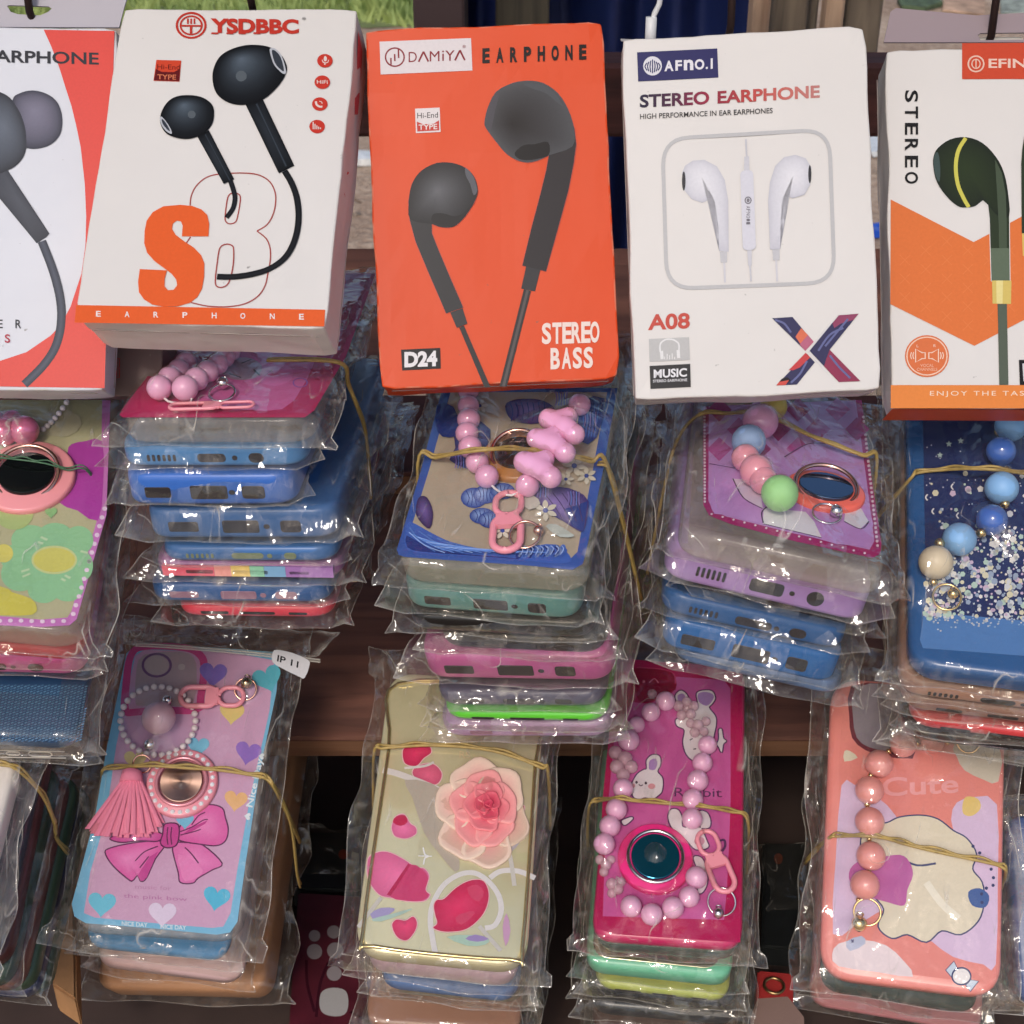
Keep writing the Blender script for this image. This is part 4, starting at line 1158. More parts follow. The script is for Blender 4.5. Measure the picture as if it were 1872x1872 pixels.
def bag_mesh(w, l, t, ms=.010, mf=.010, mbk=.014, seed=0, step=.0035, bumps=(), amp=.0008, droop=0., hide=False):
    def lines(a, b):
        n = max(2, int((b - a) / step)); g = [a + (b - a) * i / n for i in range(n + 1)]
        return [a, a + .00025, a + .0005] + g[1:-1] + [b - .0005, b - .00025, b]
    X = lines(-ms, w + ms); Y = lines(-mf, l + mbk)
    nx, ny = len(X), len(Y)
    tm = -t * .5
    vs, fs, mk = [], [], []
    for side in (1, -1):
        for i, x in enumerate(X):
            for j, y in enumerate(Y):
                dx = max(0, -x, x - w); dy = max(0, -y, y - l); d = math.hypot(dx, dy)
                mrg = ms if dx > dy else (mf if y < 0 else mbk)
                f = min(1, d / (mrg * .98)); ff = f * f * (3 - 2 * f) if d > .0008 else 0
                rimz = tm + .0036 * noise.noise(Vector((x * 55, y * 55, seed))) * (1 + f)
                if y < 0 and -.001 < x < w + .001: rimz = -t * .86 + .0007 * noise.noise(Vector((x * 60, seed, 1))) - droop * .4
                elif y < 0: rimz -= droop * f
                base = .0011 if side > 0 else -t - .0008
                sq = seed * 7.7 + side
                # long creases in two directions
                a1 = ridge(x + y * .25, y * .35, sq, 95); a2 = ridge(x * .5 - y * .3, y * .9, sq + 40, 60)
                cr = max(a1 ** 3, a2 ** 3)
                h = amp * (.45 if y < 0 else 1) * (.25 + 1.1 * min(1, d / .004 + .08)) * (cr - .35 + .6 * noise.noise(Vector((x * 160, y * 160, sq))))
                if side > 0:
                    h = max(h, 0) if d < .001 else h
                    zb = base
                    for (bx, by, bz, br) in bumps:
                        dd = math.hypot(x - bx, y - by)
                        if dd > br * 3.5 + .006: continue
                        q = bz + math.sqrt(max(0, br * br - dd * dd)) + .0005 if dd < br * .8 else bz + br * .6 + .0005 - (dd - br * .8) * .75
                        if q > zb: zb = q
                    base = zb
                else:
                    h = -abs(h) * .5
                z = base * (1 - ff) + rimz * ff + h * (1 if f < .97 else .0)
                # irregular outline
                ox = .0046 * noise.noise(Vector((y * 28, seed, 5))) * f if dx > 0 else 0
                oy = (.0050 if y > 0 else .0026) * noise.noise(Vector((x * 30, seed, 9))) * f if dy > 0 else 0
                if dx > 0 and dy > 0: ox += (.003 if x > 0 else -.003) * f; 
                vs.append((x + ox, y + oy, z))
                edge = i < 2 or j < 2 or i >= nx - 2 or j >= ny - 2
                fr_ = y < 0 and 0 < x < w
                mk.append(.22 if (edge and fr_) else (.12 + .50 * abs(noise.noise(Vector((x * 40, y * 40, seed + 3)))) * 2) if edge else min(1, .22 * max(0, cr - .72) / .28 * (.1 + min(1, d / .003)) + .0 * f))  # bright crease streaks and light gathered at the rim, painted as milky white
    for s_ in (0, 1):
        o = s_ * nx * ny
        for i in range(nx - 1):
            for j in range(ny - 1):
                if (s_ == 1 or hide) and .010 < X[i] and X[i + 1] < w - .010 and .018 < Y[j] and Y[j + 1] < l - .02: continue
                a, b, c, d = o + i * ny + j, o + (i + 1) * ny + j, o + (i + 1) * ny + j + 1, o + i * ny + j + 1
                fs.append((a, b, c, d) if s_ == 0 else (d, c, b, a))
    me = mesh('plastic_bag', vs, fs, FILM, True, None, {'milk': mk})
    return me

BAGS = [bag_mesh(.076, .150, .0105, ms=.0045 + .0018 * (i % 3), mf=.0028 + .001 * (i % 2), mbk=.012, seed=i * 3 + 1, step=.0046, amp=.0010, droop=.0015 * (i % 3), hide=True) for i in range(6)]
BEAD = {}
def bead_mesh(m):
    if m.name not in BEAD:
        vs, fs = [], []; nu, nv = 20, 12
        for j in range(nv + 1):
            th = PI * j / nv
            for i in range(nu):
                a = 2 * PI * i / nu
                k = 1 - .04 * math.exp(-((th if th < PI / 2 else PI - th) / .22) ** 2)
                vs.append((math.cos(th) * k, math.sin(th) * math.cos(a), math.sin(th) * math.sin(a)))
        for j in range(nv):
            for i in range(nu):
                fs.append((j * nu + i, j * nu + (i + 1) % nu, (j + 1) * nu + (i + 1) % nu, (j + 1) * nu + i))
        BEAD[m.name] = mesh('bead', vs, fs, m, True)
    return BEAD[m.name]

ORD = ['topmost', 'second', 'third', 'fourth', 'fifth', 'sixth', 'seventh', 'eighth', 'ninth', 'tenth']
GRP = 'bagged phone cases piled in stacks'
def scale_at(fr, zoom, p, z=0):
    a = fr.hit(*px(zoom, *p), z); b = fr.hit(*px(zoom, p[0] + 10, p[1]), z)
    return (a - b).length / 10

def layer(fr, zoom, k, where, xl, yl, xr, yr, th, look, m, portkind='slots', w=None, back=0., bag=None, pm=None, length=.148):
    """one bagged case whose upper front edge runs from (xl, yl) to (xr, yr) in the photo"""
    bk = back if abs(back) > .009 and back < 0 else 0
    a = fr.hity(*px(zoom, xl, yl), bk); b = fr.hity(*px(zoom, xr, yr), bk)
    ang = math.atan2(b.y - a.y, b.x - a.x)
    ww = (b - a).length
    W = w or ww
    t = th
    M = fr.m4() @ T3(a.x, back + random.uniform(-.001, .001), a.y) @ Matrix.Rotation(-ang, 4, 'Y') @ Matrix.Rotation(random.uniform(-.012, .012), 4, 'Z')
    r = thing('phone_case', '%s, %s in the stack %s' % (look, ORD[k], where), 'phone case', M, GRP)
    link('case_shell', shell_mesh('case_shell', [(0, 0), (W, 0), (W, length), (0, length)], t, .010, min(.0035, t * .4), m), r)
    if portkind: ports(r, W, t, portkind, pm)
    bg_ = link('plastic_bag', bag or BAGS[(k + int(xl)) % len(BAGS)], r)
    bg_.scale = (W / .076, length / .150, max(.8, t / .0105))
    return r

def filler(fr, k0, last, where, cols, back=0., step=.0118, W=.076, L=.135):
    s0 = -(fr.Ri @ (last.matrix_basis.translation - fr.o)).z + .0125
    for i, (cc, nm) in enumerate(cols):
        M = fr.m4() @ T3(random.uniform(-.003, .003), back + random.uniform(-.003, .003), -s0 - step * i) @ Matrix.Rotation(random.uniform(-.03, .03), 4, 'Z')
        q = thing('phone_case', '%s, %s in the stack %s' % (nm, ORD[k0 + i], where), 'phone case', M, GRP)
        link('case_shell', shell_mesh('case_shell', [(0, 0), (W, 0), (W, L), (0, L)], .0105, .010, .003, cmat(cc)), q)
        b_ = link('plastic_bag', BAGS[(k0 + i) % 6], q); b_.scale = (W / .076, L / .150, 1.05)

def topcase(fr, label, corners_px, zoom, t, m, R=.011, re=.003, bumps=(), seed=0, portkind=None, ms=.0075, mf=.0038, mbk=.016, amp=.0010, pm=None, extend=None, step=.0024, bag=True, droop=.002):
    """corners_px: BL BR TR TL of the body in the photo (traced on the top plane)"""
    c = [fr.hit(*px(zoom, *p)) for p in corners_px]
    if extend:
        for i, e in ((3, 0), (2, 1)):
            d = (c[i] - c[e]).normalized(); c[i] = c[e] + d * extend
    r = thing('phone_case', label, 'phone case', fr.m4(), GRP)
    s_ = link('case_shell', shell_mesh('case_shell', c, t, R, re, m), r)
    x0 = min(c[0].x, c[3].x); x1 = max(c[1].x, c[2].x); y0 = min(c[0].y, c[1].y); y1 = max(c[2].y, c[3].y)
    if bag:
        # bag laid out on the skewed body: mesh in unit body space, then sheared onto the corners
        w_ = (c[1] - c[0]).length; l_ = ((c[3] - c[0]).length + (c[2] - c[1]).length) / 2
        ex = (c[1] - c[0]) / w_; ey = (c[3] - c[0]) / (c[3] - c[0]).length
        inv_ = Matrix(((ex.x, ey.x), (ex.y, ey.y))).inverted()
        bl = []
        for (bx, by, bz, br) in bumps:
            q = inv_ @ (Vector((bx, by)) - c[0]); bl.append((q.x, q.y, bz, br))
        me = bag_mesh(w_, l_, t, ms, mf, mbk, seed, step, bl, amp, droop)
        dx = c[2] - (c[1] + (c[3] - c[0]))
        for v in me.vertices:
            u_, v_ = v.co.x / w_, v.co.y / l_
            p = c[0] + ex * v.co.x + ey * v.co.y + dx * max(-.1, u_) * max(-.1, v_)
            v.co.x, v.co.y = p.x, p.y
        link('plastic_bag', me, r)
    if portkind:
        w_ = (c[1] - c[0]).length
        piv = bpy.data.objects.new('front_wall', None); 
        ang = math.atan2((c[1] - c[0]).y, (c[1] - c[0]).x)
        n0 = len(COL.objects)
        before = set(o.name for o in COL.objects)
        ports(r, w_, t, portkind, pm)
        for o in COL.objects:
            if o.name not in before:
                o.matrix_local = T3(c[0].x, c[0].y, 0) @ Matrix.Rotation(ang, 4, 'Z') @ o.matrix_local
        bpy.data.objects.remove(piv)
    return r, c

def strap(name, fr, zoom, label, beads, m, cat='bead strap', order=None, cordcol=(225, 150, 175)):
    """beads: (x, y, r[, material[, lift]]) in traced pixels -> thing with bead parts; returns root and bumps"""
    r = thing(name, label, cat, fr.m4())
    bumps = []; cen = []
    for b in beads:
        x, y, rr = b[:3]; mm = b[3] if len(b) > 3 and b[3] else m
        lift = b[4] if len(b) > 4 else 0
        s_ = scale_at(fr, zoom, (x, y)); R_ = rr * s_
        z = .0004 + R_ + lift
        h = fr.hit(*px(zoom, x, y), z)
        bumps.append((h.x, h.y, z, R_)); cen.append(Vector((h.x, h.y, z)))
    for i, b in enumerate(beads):
        mm = b[3] if len(b) > 3 and b[3] else m
        d = (cen[min(i + 1, len(cen) - 1)] - cen[max(i - 1, 0)])
        d = d.normalized() if d.length > 1e-6 else Vector((1, 0, 0))
        q = d.to_track_quat('X', 'Z').to_matrix().to_4x4()
        o = link('bead', bead_mesh(mm), r, Matrix.Translation(cen[i]) @ q @ Matrix.Scale(bumps[i][3], 4))
    return r, bumps, cen

def cord(parent, pts3, r=.0005, m=None, name='cord'):
    mb = MB(); mb.tube(smooth_poly(pts3, 4, False), r, 6)
    return link(name, mb.me(name, m or mat('white_cord', lin(230, 222, 222), .5), True), parent)

def ring_mesh(R, r, n=40, seg=8, sx=1., sy=1.):
    mb = MB(); mb.tube([(R * sx * math.cos(2 * PI * i / n), R * sy * math.sin(2 * PI * i / n), 0) for i in range(n)], r, seg, True)
    return mb

GOLD = mat('gold_metal', (.85, .62, .30), .22, 1.)
CHROME = mat('chrome_metal', (.78, .76, .76), .12, 1.)
ROSE = mat('rose_gold_metal', (.80, .48, .38), .2, 1.)

def keyring(parent, fr, zoom, c, rx, bell=None, br=0, m=CHROME, z=.002, mb_=None):
    s_ = scale_at(fr, zoom, c); R_ = rx * s_
    h = fr.hit(*px(zoom, *c), z)
    o = link('key_ring', ring_mesh(R_, .0005).me('key_ring', m, True), parent, T3(h.x, h.y, z) @ Matrix.Rotation(.25, 4, 'X'))
    bm_ = []
    if bell:
        rb = br * s_; h2 = fr.hit(*px(zoom, *bell), rb + .001)
        q = link('bell', bead_mesh(mb_ or m), parent, T3(h2.x, h2.y, rb + .001) @ Matrix.Scale(rb, 4))
        mbq = MB(); mbq.box(-.15, .15, -1.02, -.1, -.1, .1)
        link('bell_slot', mbq.me('bell_slot', PORTM), q)
        mq = ring_mesh(.45, .12, 14, 6).me('bell_loop', mb_ or m, True)
        link('bell_loop', mq, q, T3(0, 1.15, 0) @ Matrix.Rotation(1.2, 4, 'X'))
        bm_.append((h2.x, h2.y, rb + .001, rb))
    return bm_

def clasp(parent, fr, zoom, a, b, wid, m, name='lobster_clasp', z=.0022):
    """flat oblong clasp with a swivel eye from a to b"""
    s_ = scale_at(fr, zoom, a)
    A_, B_ = (fr.hit(*px(zoom, *p), z) for p in (a, b))
    d = B_ - A_; L_ = d.length; ang = math.atan2(d.y, d.x); wv = wid * s_
    root = link(name, None, parent, T3(A_.x, A_.y, z) @ Matrix.Rotation(ang, 4, 'Z'))
    def loop(x0, x1, ww, rr):
        p = [Vector((x, y, 0)) for x, y in rrect((x0 + x1) / 2, 0, x1 - x0, ww, 9, 6)]
        mb = MB(); mb.tube(p, rr, 8, True); return mb
    link('clasp_loop', loop(0, L_ * .40, wv * .95, wv * .12).me('clasp_loop', m, True), root)
    link('clasp_frame', loop(L_ * .42, L_, wv, wv * .14).me('clasp_frame', m, True), root)
    bb = MB(); bb.box(L_ * .40, L_ * .60, -wv * .42, wv * .42, -wv * .10, wv * .13)
    link('clasp_block', bb.me('clasp_block', m), root)
    return root

def holder(parent, fr, zoom, c, rx, mats, zb=.0, tiltx=0., inner=.62, gem=0):
    """finger ring holder: rubber base disc, metal ring band, mirror disc"""
    s_ = scale_at(fr, zoom, c); R_ = rx * s_
    h = fr.hit(*px(zoom, *c), .003)
    base = Matrix.Translation((h.x, h.y, 0))
    def disc(r, z0, z1, bev, m, name, par, M):
        vs, fs = [], []; N = 44
        for rr, z in ((r, z0), (r, z1 - bev), (r - bev * .3, z1 - bev * .3), (r - bev, z1)):
            vs += [(rr * math.cos(2 * PI * i / N), rr * math.sin(2 * PI * i / N), z) for i in range(N)]
        for k in range(3): fs += [(k * N + i, k * N + (i + 1) % N, (k + 1) * N + (i + 1) % N, (k + 1) * N + i) for i in range(N)]
        fs.append(tuple(range(3 * N, 4 * N)))
        return link(name, mesh(name, vs, fs, m, False if name == 'mirror_disc' else True), par, M)
    b_ = disc(R_, .0003, .0030, .0012, mats[0], 'ring_holder', parent, base)
    link('ring_band', ring_mesh(R_ * (inner + .09), .0009, 44, 10).me('ring_band', mats[1], True), b_, T3(0, 0, .0042) @ Matrix.Rotation(tiltx, 4, 'X'))
    disc(R_ * inner, .003, .0046, .0004, mats[2], 'mirror_disc', b_, Matrix.Identity(4))
    if gem:
        gm = bpy.data.meshes.get('gem')
        if not gm:
            N = 8; vs = [(math.cos(2 * PI * i / N), math.sin(2 * PI * i / N), 0) for i in range(N)] + [(.55 * math.cos(2 * PI * (i + .5) / N), .55 * math.sin(2 * PI * (i + .5) / N), .5) for i in range(N)]
            fs = [(i, (i + 1) % N, N + i) for i in range(N)] + [(N + i, (i + 1) % N, N + (i + 1) % N) for i in range(N)] + [tuple(range(N, 2 * N))]
            gm = mesh('gem', vs, fs, mat('cut_crystal', (.97, .97, .98), .08, .3, 1.))
        for i in range(gem):
            a = 2 * PI * i / gem
            link('gem', gm, b_, T3(math.cos(a) * R_ * .86, math.sin(a) * R_ * .86, .0029) @ Matrix.Rotation(a, 4, 'Z') @ Matrix.Scale(R_ * .075, 4))
    return [(h.x, h.y, -.002, .0085), (h.x - R_ * .6, h.y, -.003, .008), (h.x + R_ * .6, h.y, -.003, .008), (h.x, h.y + R_ * .6, -.003, .008), (h.x, h.y - R_ * .6, -.003, .008)]

BANDM = mat('rubber_band_latex', lin(176, 148, 84), .45, var=.2, vscale=300)
def band(fr, zoom, label, top, z=.006, ends=((0, -.05), (0, -.05)), r=.00075, zs=None, m=None):
    """rubber band stretched over a stack; its ends run down both sides"""
    P = []
    n = len(top)
    for i, p in enumerate(top):
        zz = zs[i] if zs else z
        h = fr.hit(*px(zoom, *p), zz); P.append(Vector((h.x, h.y, zz)))
    a, b = P[0], P[-1]
    P = [a + Vector((ends[0][0], ends[0][1] * .1, ends[0][1]))] + P + [b + Vector((ends[1][0], ends[1][1] * .1, ends[1][1]))]
    mb = MB(); q = smooth_poly(P, 6, False)
    mb.tube(q, r, 8)
    mb.tube([v + Vector((.0002, .0011 + .0006 * math.sin(i * .7), .0002)) for i, v in enumerate(q)], r * .8, 8)
    o = link('rubber_band', mb.me('rubber_band', m or BANDM, True), None, fr.m4())
    return tag(o, label, 'rubber band', 'rubber bands round the stacks')

def heart(A, cx, cy, s, col, ang=0):
    pts = []
    for i in range(28):
        t_ = 2 * PI * i / 28
        x = 16 * math.sin(t_) ** 3; y = -(13 * math.cos(t_) - 5 * math.cos(2 * t_) - 2 * math.cos(3 * t_) - math.cos(4 * t_))
        ca, sa = math.cos(math.radians(ang)), math.sin(math.radians(ang))
        pts.append((cx + (x * ca - y * sa) * s / 16, cy + (x * sa + y * ca) * s / 16))
    A.poly(pts, col)

TAN = clear_mat('clear_tan_plastic', lin(214, 204, 186), .24, .08)
CLR = clear_mat('clear_grey_plastic', lin(218, 208, 200), .20, .08)
BD = mat('brushed_rose_disc', (.62, .40, .31), .30, 1.)
_p = BD.node_tree.nodes['Principled BSDF']; _t = BD.node_tree.nodes.new('ShaderNodeTangent'); _t.direction_type = 'RADIAL'; _t.axis = 'Z'
_p.inputs['Anisotropic'].default_value = .85; BD.node_tree.links.new(_t.outputs[0], _p.inputs['Tangent'])
def FR(o, yaw, tilt, roll): return Frame((o[0], o[1], o[2] + CAMZ), rot(yaw, tilt, roll))
PINKB = mat('pink_bead', lin(240, 180, 216), .35, spec=.5, coat=.25)
PEACHB = mat('peach_bead', lin(238, 156, 150), .3, coat=.3)
PEARL = mat('pearl_bead', lin(240, 226, 228), .25, 0, coat=.6)

# ------------------------------------------------------------------ stack under the S8 carton
def stack_k2():
    fr = FR((-.1540, .4946, -.2432), -4.0, .8, -1.8); wh = 'under the S carton'
    beads = [(780, 238, 60), (830, 190, 56), (875, 150, 52), (910, 112, 50), (905, 240, 62), (960, 196, 57), (1015, 158, 54), (1065, 122, 50), (1100, 92, 46), (1130, 62, 44)]
    s_, bm, cen = strap('bead_strap', fr, 4, 'two rows of pale pink beads with pink clasp and silver bell on magenta case', beads, PINKB)
    cord(s_, [cen[4], cen[4] + Vector((.003, -.004, -.004)), cen[0] + Vector((.004, -.004, -.004)), cen[0]])
    clasp(s_, fr, 4, (1240, 318), (830, 330), 62, mat('pink_clasp_plastic', lin(236, 148, 160), .35), z=.003)
    bm += keyring(s_, fr, 4, (1085, 262), 62, (1088, 214), 30)
    bm += [(fr.hit(*px(4, 1010, 315), .003).x, fr.hit(*px(4, 1010, 315), .003).y, .001, .004)]
    r, c = topcase(fr, 'bagged clear case with magenta panel, topmost in the stack under the S carton', [(216, 766), (566, 766), (682, 497), (398, 497)], 'p', .0112, CLR, bumps=bm, seed=3, portkind='clear', amp=.0016, mf=.004)
    A = Art(fr, 4)
    A.poly([(585, 372), (600, 340), (790, 95), (1090, -320), (1836, -320), (1690, 90), (1536, 350), (1490, 384), (600, 384)], (186, 30, 92))
    A.poly([(905, 250), (1160, 20), (1300, -200), (1640, -200), (1560, 60), (1440, 300), (1300, 352), (1010, 320)], (214, 104, 168), 2)
    A.ell((1340, 170), 95, 60, (226, 118, 186)); A.poly([(1080, 120), (1200, 90), (1280, 130), (1250, 190), (1150, 200), (1090, 170)], (178, 150, 170), 3)
    for a, b in (((1180, 120), (1230, 100)), ((1120, 170), (1180, 190)), ((1240, 150), (1270, 180))): A.stroke([a, b], 9, (60, 50, 60), sm=0)
    A.ring((1468, 215), 34, 22, 6, (150, 96, 190))
    A.build('printed_panel', r)
    B1, B2, B3 = cmat((72, 128, 184)), cmat((50, 100, 180)), cmat((56, 98, 150))
    layer(fr, 4, 1, wh, 570, 519, 1482, 519, .0098, 'light blue phone case', B1, 'usb')
    layer(fr, 4, 2, wh, 596, 648, 1432, 650, .0145, 'bright blue phone case', B2, 'slots', back=-.002)
    layer(fr, 4, 3, wh, 692, 838, 1635, 838, .0140, 'steel blue phone case', B3, 'slots')
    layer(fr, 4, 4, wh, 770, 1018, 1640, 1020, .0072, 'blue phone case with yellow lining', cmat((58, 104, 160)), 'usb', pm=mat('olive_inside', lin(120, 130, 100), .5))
    r5 = layer(fr, 4, 5, wh, 738, 1092, 1660, 1110, .0078, 'rainbow striped phone case', cmat((150, 92, 150)), 'thin')
    # rainbow stripes as thin skins round the front wall
    cols = [(232, 96, 118), (240, 160, 150), (240, 208, 120), (150, 214, 180), (130, 180, 222), (168, 120, 190)]
    W = .078
    for i, cc in enumerate(cols):
        mb = MB(); x0, x1 = (.004, .026, .033, .041, .047, .056)[i], (.026, .033, .041, .047, .056, .076)[i]
        mb.box(x0 + .0001, x1, -.00025, .02, -.0066, -.0016)
        link('colour_stripe', mb.me('colour_stripe', cmat(cc)), r5)
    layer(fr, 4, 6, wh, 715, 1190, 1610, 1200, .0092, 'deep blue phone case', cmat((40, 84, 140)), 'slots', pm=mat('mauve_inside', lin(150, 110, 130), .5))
    layer(fr, 4, 7, wh, 850, 1308, 1620, 1322, .0058, 'red phone case', cmat((214, 66, 84)), 'thin')
    layer(fr, 4, 8, wh, 840, 1362, 1640, 1372, .0080, 'black phone case', cmat((40, 34, 36)), None, back=.045)
    layer(fr, 4, 9, wh, 840, 1440, 1640, 1450, .0080, 'brown phone case', cmat((70, 50, 44)), None, back=.055)
    band(fr, 4, 'yellow rubber band round the stack under the S carton', [(1655, 115), (1700, 220), (1745, 330), (1790, 480)], zs=[.003, -.010, -.022, -.045], ends=((-.03, .001), (.0, -.03)))

stack_k2()

# ------------------------------------------------------------------ stack under the orange D24 carton
def petals(A, cx, cy, s, n, col, col2=None, rot_=0, k=.32):
    for i in range(n):
        a = 2 * PI * i / n + rot_
        pts = []
        for u, v in ((0.12, 0), (.5, k * .7), (.8, k * .5), (1, 0), (.8, -k * .5), (.5, -k * .7)):
            pts.append((cx + s * (u * math.cos(a) - v * math.sin(a)), cy + s * .85 * (u * math.sin(a) + v * math.cos(a))))
        A.poly(pts, col, 2)
    if col2: A.ell((cx, cy), s * .22, s * .2, col2, 10)

def stack_k3():
    fr = FR((-.0464, .4628, -.2891), -9.6, 13.6, -3.4); wh = 'under the orange carton'
    beads = [(632, 90, 52), (632, 165, 52), (633, 232, 56), (625, 300, 56), (640, 368, 57), (675, 440, 57), (722, 510, 58)]
    right = [(920, 555, 58), (1175, 160, 55)]
    bows = [[(905, 440, 56), (968, 465, 52), (1010, 425, 46), (1035, 515, 57), (1000, 480, 40)],
            [(965, 325, 52), (1030, 350, 52), (1060, 305, 46), (1105, 395, 54), (1065, 360, 40)],
            [(1025, 230, 54), (1088, 262, 52), (1122, 215, 46), (1150, 305, 54), (1110, 275, 40)]]
    s_, bm, cen = strap('bead_strap', fr, 5, 'pale pink beads and bow shaped beads with pink clasp on the blue floral case', beads + right, mat('pink_bead_glossy', lin(234, 170, 206), .16, coat=.6))
    pg = mat('pink_bead_glossy', lin(234, 170, 206), .16, coat=.6)
    for i, bw in enumerate(bows):
        bc = None; mt = bpy.data.metaballs.new('bow'); mt.resolution = .06; mt.render_resolution = .06; mt.threshold = .45
        for (x, y, rr) in bw:
            R_ = rr * scale_at(fr, 5, (x, y)); z = .0010 + .0013 * i + .0121
            h = fr.hit(*px(5, x, y), z); c_ = Vector((h.x, h.y, z)); bc = bc or c_
            bm.append((h.x, h.y, z, R_ * .9))
            e = mt.elements.new(); e.co = (c_ - bc) * 60; e.radius = R_ * 60 * 1.92; e.stiffness = 1
        mo = bpy.data.objects.new('bow_shape_%s' % 'abc'[i], mt); COL.objects.link(mo)
        dg = bpy.context.evaluated_depsgraph_get(); dg.update()
        mm_ = bpy.data.meshes.new_from_object(mo.evaluated_get(dg)); mm_.name = 'bow_bead'; mm_.transform(Matrix.Scale(1 / 60, 4))
        bpy.data.objects.remove(mo); bpy.data.metaballs.remove(mt)
        mm_.polygons.foreach_set('use_smooth', [True] * len(mm_.polygons)); mm_.materials.clear(); mm_.materials.append(pg)
        o = link('bow_bead', mm_, s_, Matrix.Translation(bc))
    clasp(s_, fr, 5, (830, 590), (815, 872), 130, mat('pink_clasp_plastic', lin(236, 148, 160), .35), z=.003)
    bm += keyring(s_, fr, 5, (908, 795), 75, (975, 775), 26, m=ROSE, z=.0035)
    cord(s_, [cen[6], cen[6] + Vector((.004, -.005, -.002)), cen[7] + Vector((-.006, -.004, -.002)), cen[7]])
    r, c = topcase(fr, 'bagged clear case with blue border and blue floral print, topmost under the orange carton', [(270, 925), (1205, 985), (1370, 60), (520, 60)], 5, .0118, TAN, bumps=bm, seed=11, portkind='clear', extend=.146, amp=.0012)
    A = Art(fr, 5); BL_ = (58, 92, 172)
    A.poly([(282, 870), (395, 500), (505, 80), (1360, 80), (1290, 480), (1205, 890), (1190, 940), (1140, 968), (900, 945), (600, 925), (320, 905), (292, 895)], BL_)
    A.poly([(325, 850), (440, 480), (545, 100), (1310, 100), (1240, 480), (1165, 880), (1120, 925), (900, 905), (600, 885), (350, 870)], (182, 168, 148))
    A.build('blue_border', r)
    A.k = 3
    D1, D2, D3, L1 = (36, 56, 132), (64, 102, 190), (92, 66, 128), (150, 178, 228)
    A.poly([(330, 868), (322, 790), (335, 735), (375, 745), (440, 782), (520, 822), (640, 862), (760, 882), (880, 880), (960, 850), (1060, 845), (1120, 890), (1132, 928), (1060, 938), (900, 922), (700, 908), (450, 890)], D2, 2)
    A.poly([(335, 860), (330, 800), (420, 850), (600, 890), (800, 905), (880, 918), (600, 896), (400, 880)], D1, 2)
    for i in range(8): A.ell((880 + i * 30, 888 - 2 * i), 16, 30, (92, 128, 206) if i % 2 else D1, 16, 20)
    for i in range(9): A.stroke([(345 + i * 22, 762 + i * 9), (400 + i * 45, 835 + i * 6), (470 + i * 55, 880 + i * 1)], 7, D2 if i % 2 else (90, 130, 205))
    for i in range(10): A.stroke([(870 + i * 24, 870 - i * 2), (885 + i * 25, 880), (880 + i * 22, 908)], 11, D2 if i % 2 else (116, 140, 190))
    A.blob([(390, 620), (430, 618), (460, 690), (445, 770), (400, 740), (375, 690)], (415, 680), (120, 100, 170), (50, 38, 86), 3, 1)
    for cx, cy, rx, ry in ((660, 620, 65, 50), (715, 605, 60, 45), (700, 710, 62, 40), (740, 730, 60, 40), (800, 590, 60, 40)):
        A.blob([(cx + rx * math.cos(.35 * i), cy + ry * math.sin(.35 * i)) for i in range(18)], (cx - rx * .3, cy - ry * .2), (150, 178, 228), (40, 66, 150), 0, 1.0)
        for q in (-.6, -.2, .2, .6): A.stroke([(cx + q * rx, cy - ry * .7), (cx + q * rx * .6, cy), (cx + q * rx * .9, cy + ry * .75)], 4, D1)
    A.blob([(940, 580), (1080, 570), (1160, 590), (1220, 640), (1205, 760), (1180, 790), (1100, 740), (1010, 690), (960, 640)], (1050, 640), (142, 120, 184), (62, 48, 110), 2, 1)
    A.poly([(1100, 680), (1215, 640), (1195, 790), (1140, 760)], D1)
    for q in range(4): A.stroke([(1000 + q * 45, 600), (1050 + q * 40, 660), (1100 + q * 30, 740)], 5, (70, 50, 104))
    A.blob([(820, 160), (900, 140), (1000, 150), (1060, 200), (980, 260), (860, 250), (820, 210)], (930, 190), (140, 120, 190), (60, 46, 110), 3, 1)
    for q in range(7): A.stroke([(835 + q * 28, 158), (850 + q * 26, 200), (842 + q * 26, 250)], 5, D1)
    A.blob([(560, 260), (640, 230), (740, 290), (720, 380), (660, 420), (690, 500), (620, 480), (540, 440), (570, 380)], (630, 340), (120, 124, 200), (46, 44, 104), 2, 1)
    A.poly([(480, 170), (560, 180), (600, 300), (540, 330), (480, 300)], D1, 2); A.poly([(1180, 160), (1300, 140), (1260, 330), (1180, 350)], D1, 2)
    for q in range(5): A.stroke([(1190 + q * 20, 170), (1195 + q * 16, 260), (1190 + q * 14, 330)], 5, D2)
    for cx, cy, s_2 in ((1150, 470, 62), (1210, 520, 52), (1010, 690, 62), (800, 790, 50), (690, 180, 42), (1110, 540, 40)):
        petals(A, cx, cy, s_2, 6, (206, 200, 180), (60, 80, 150), cx)
    A.poly([(1010, 770), (1060, 760), (1130, 800), (1150, 820), (1080, 822)], (180, 186, 176), 2); A.poly([(880, 640), (950, 620), (985, 660), (930, 690)], (190, 186, 172), 2)
    for i in range(12):
        A.stroke([(345 + i * 14, 800 + i * 8), (420 + i * 40, 862 + i * 3), (520 + i * 45, 900)], 5, (150, 178, 226) if i % 3 == 0 else (104, 142, 210))
    for i in range(9): A.stroke([(880 + i * 26, 868), (900 + i * 25, 884), (890 + i * 24, 912)], 4, (160, 180, 220))
    for cx, cy in ((1160, 200), (1230, 250), (1090, 150), (1000, 600), (1150, 640), (620, 400), (600, 460)):
        for q in range(5): A.stroke([(cx + q * 14 - 30, cy - 34), (cx + q * 12 - 24, cy), (cx + q * 14 - 30, cy + 34)], 5, (96, 120, 196) if q % 2 else (130, 112, 180))
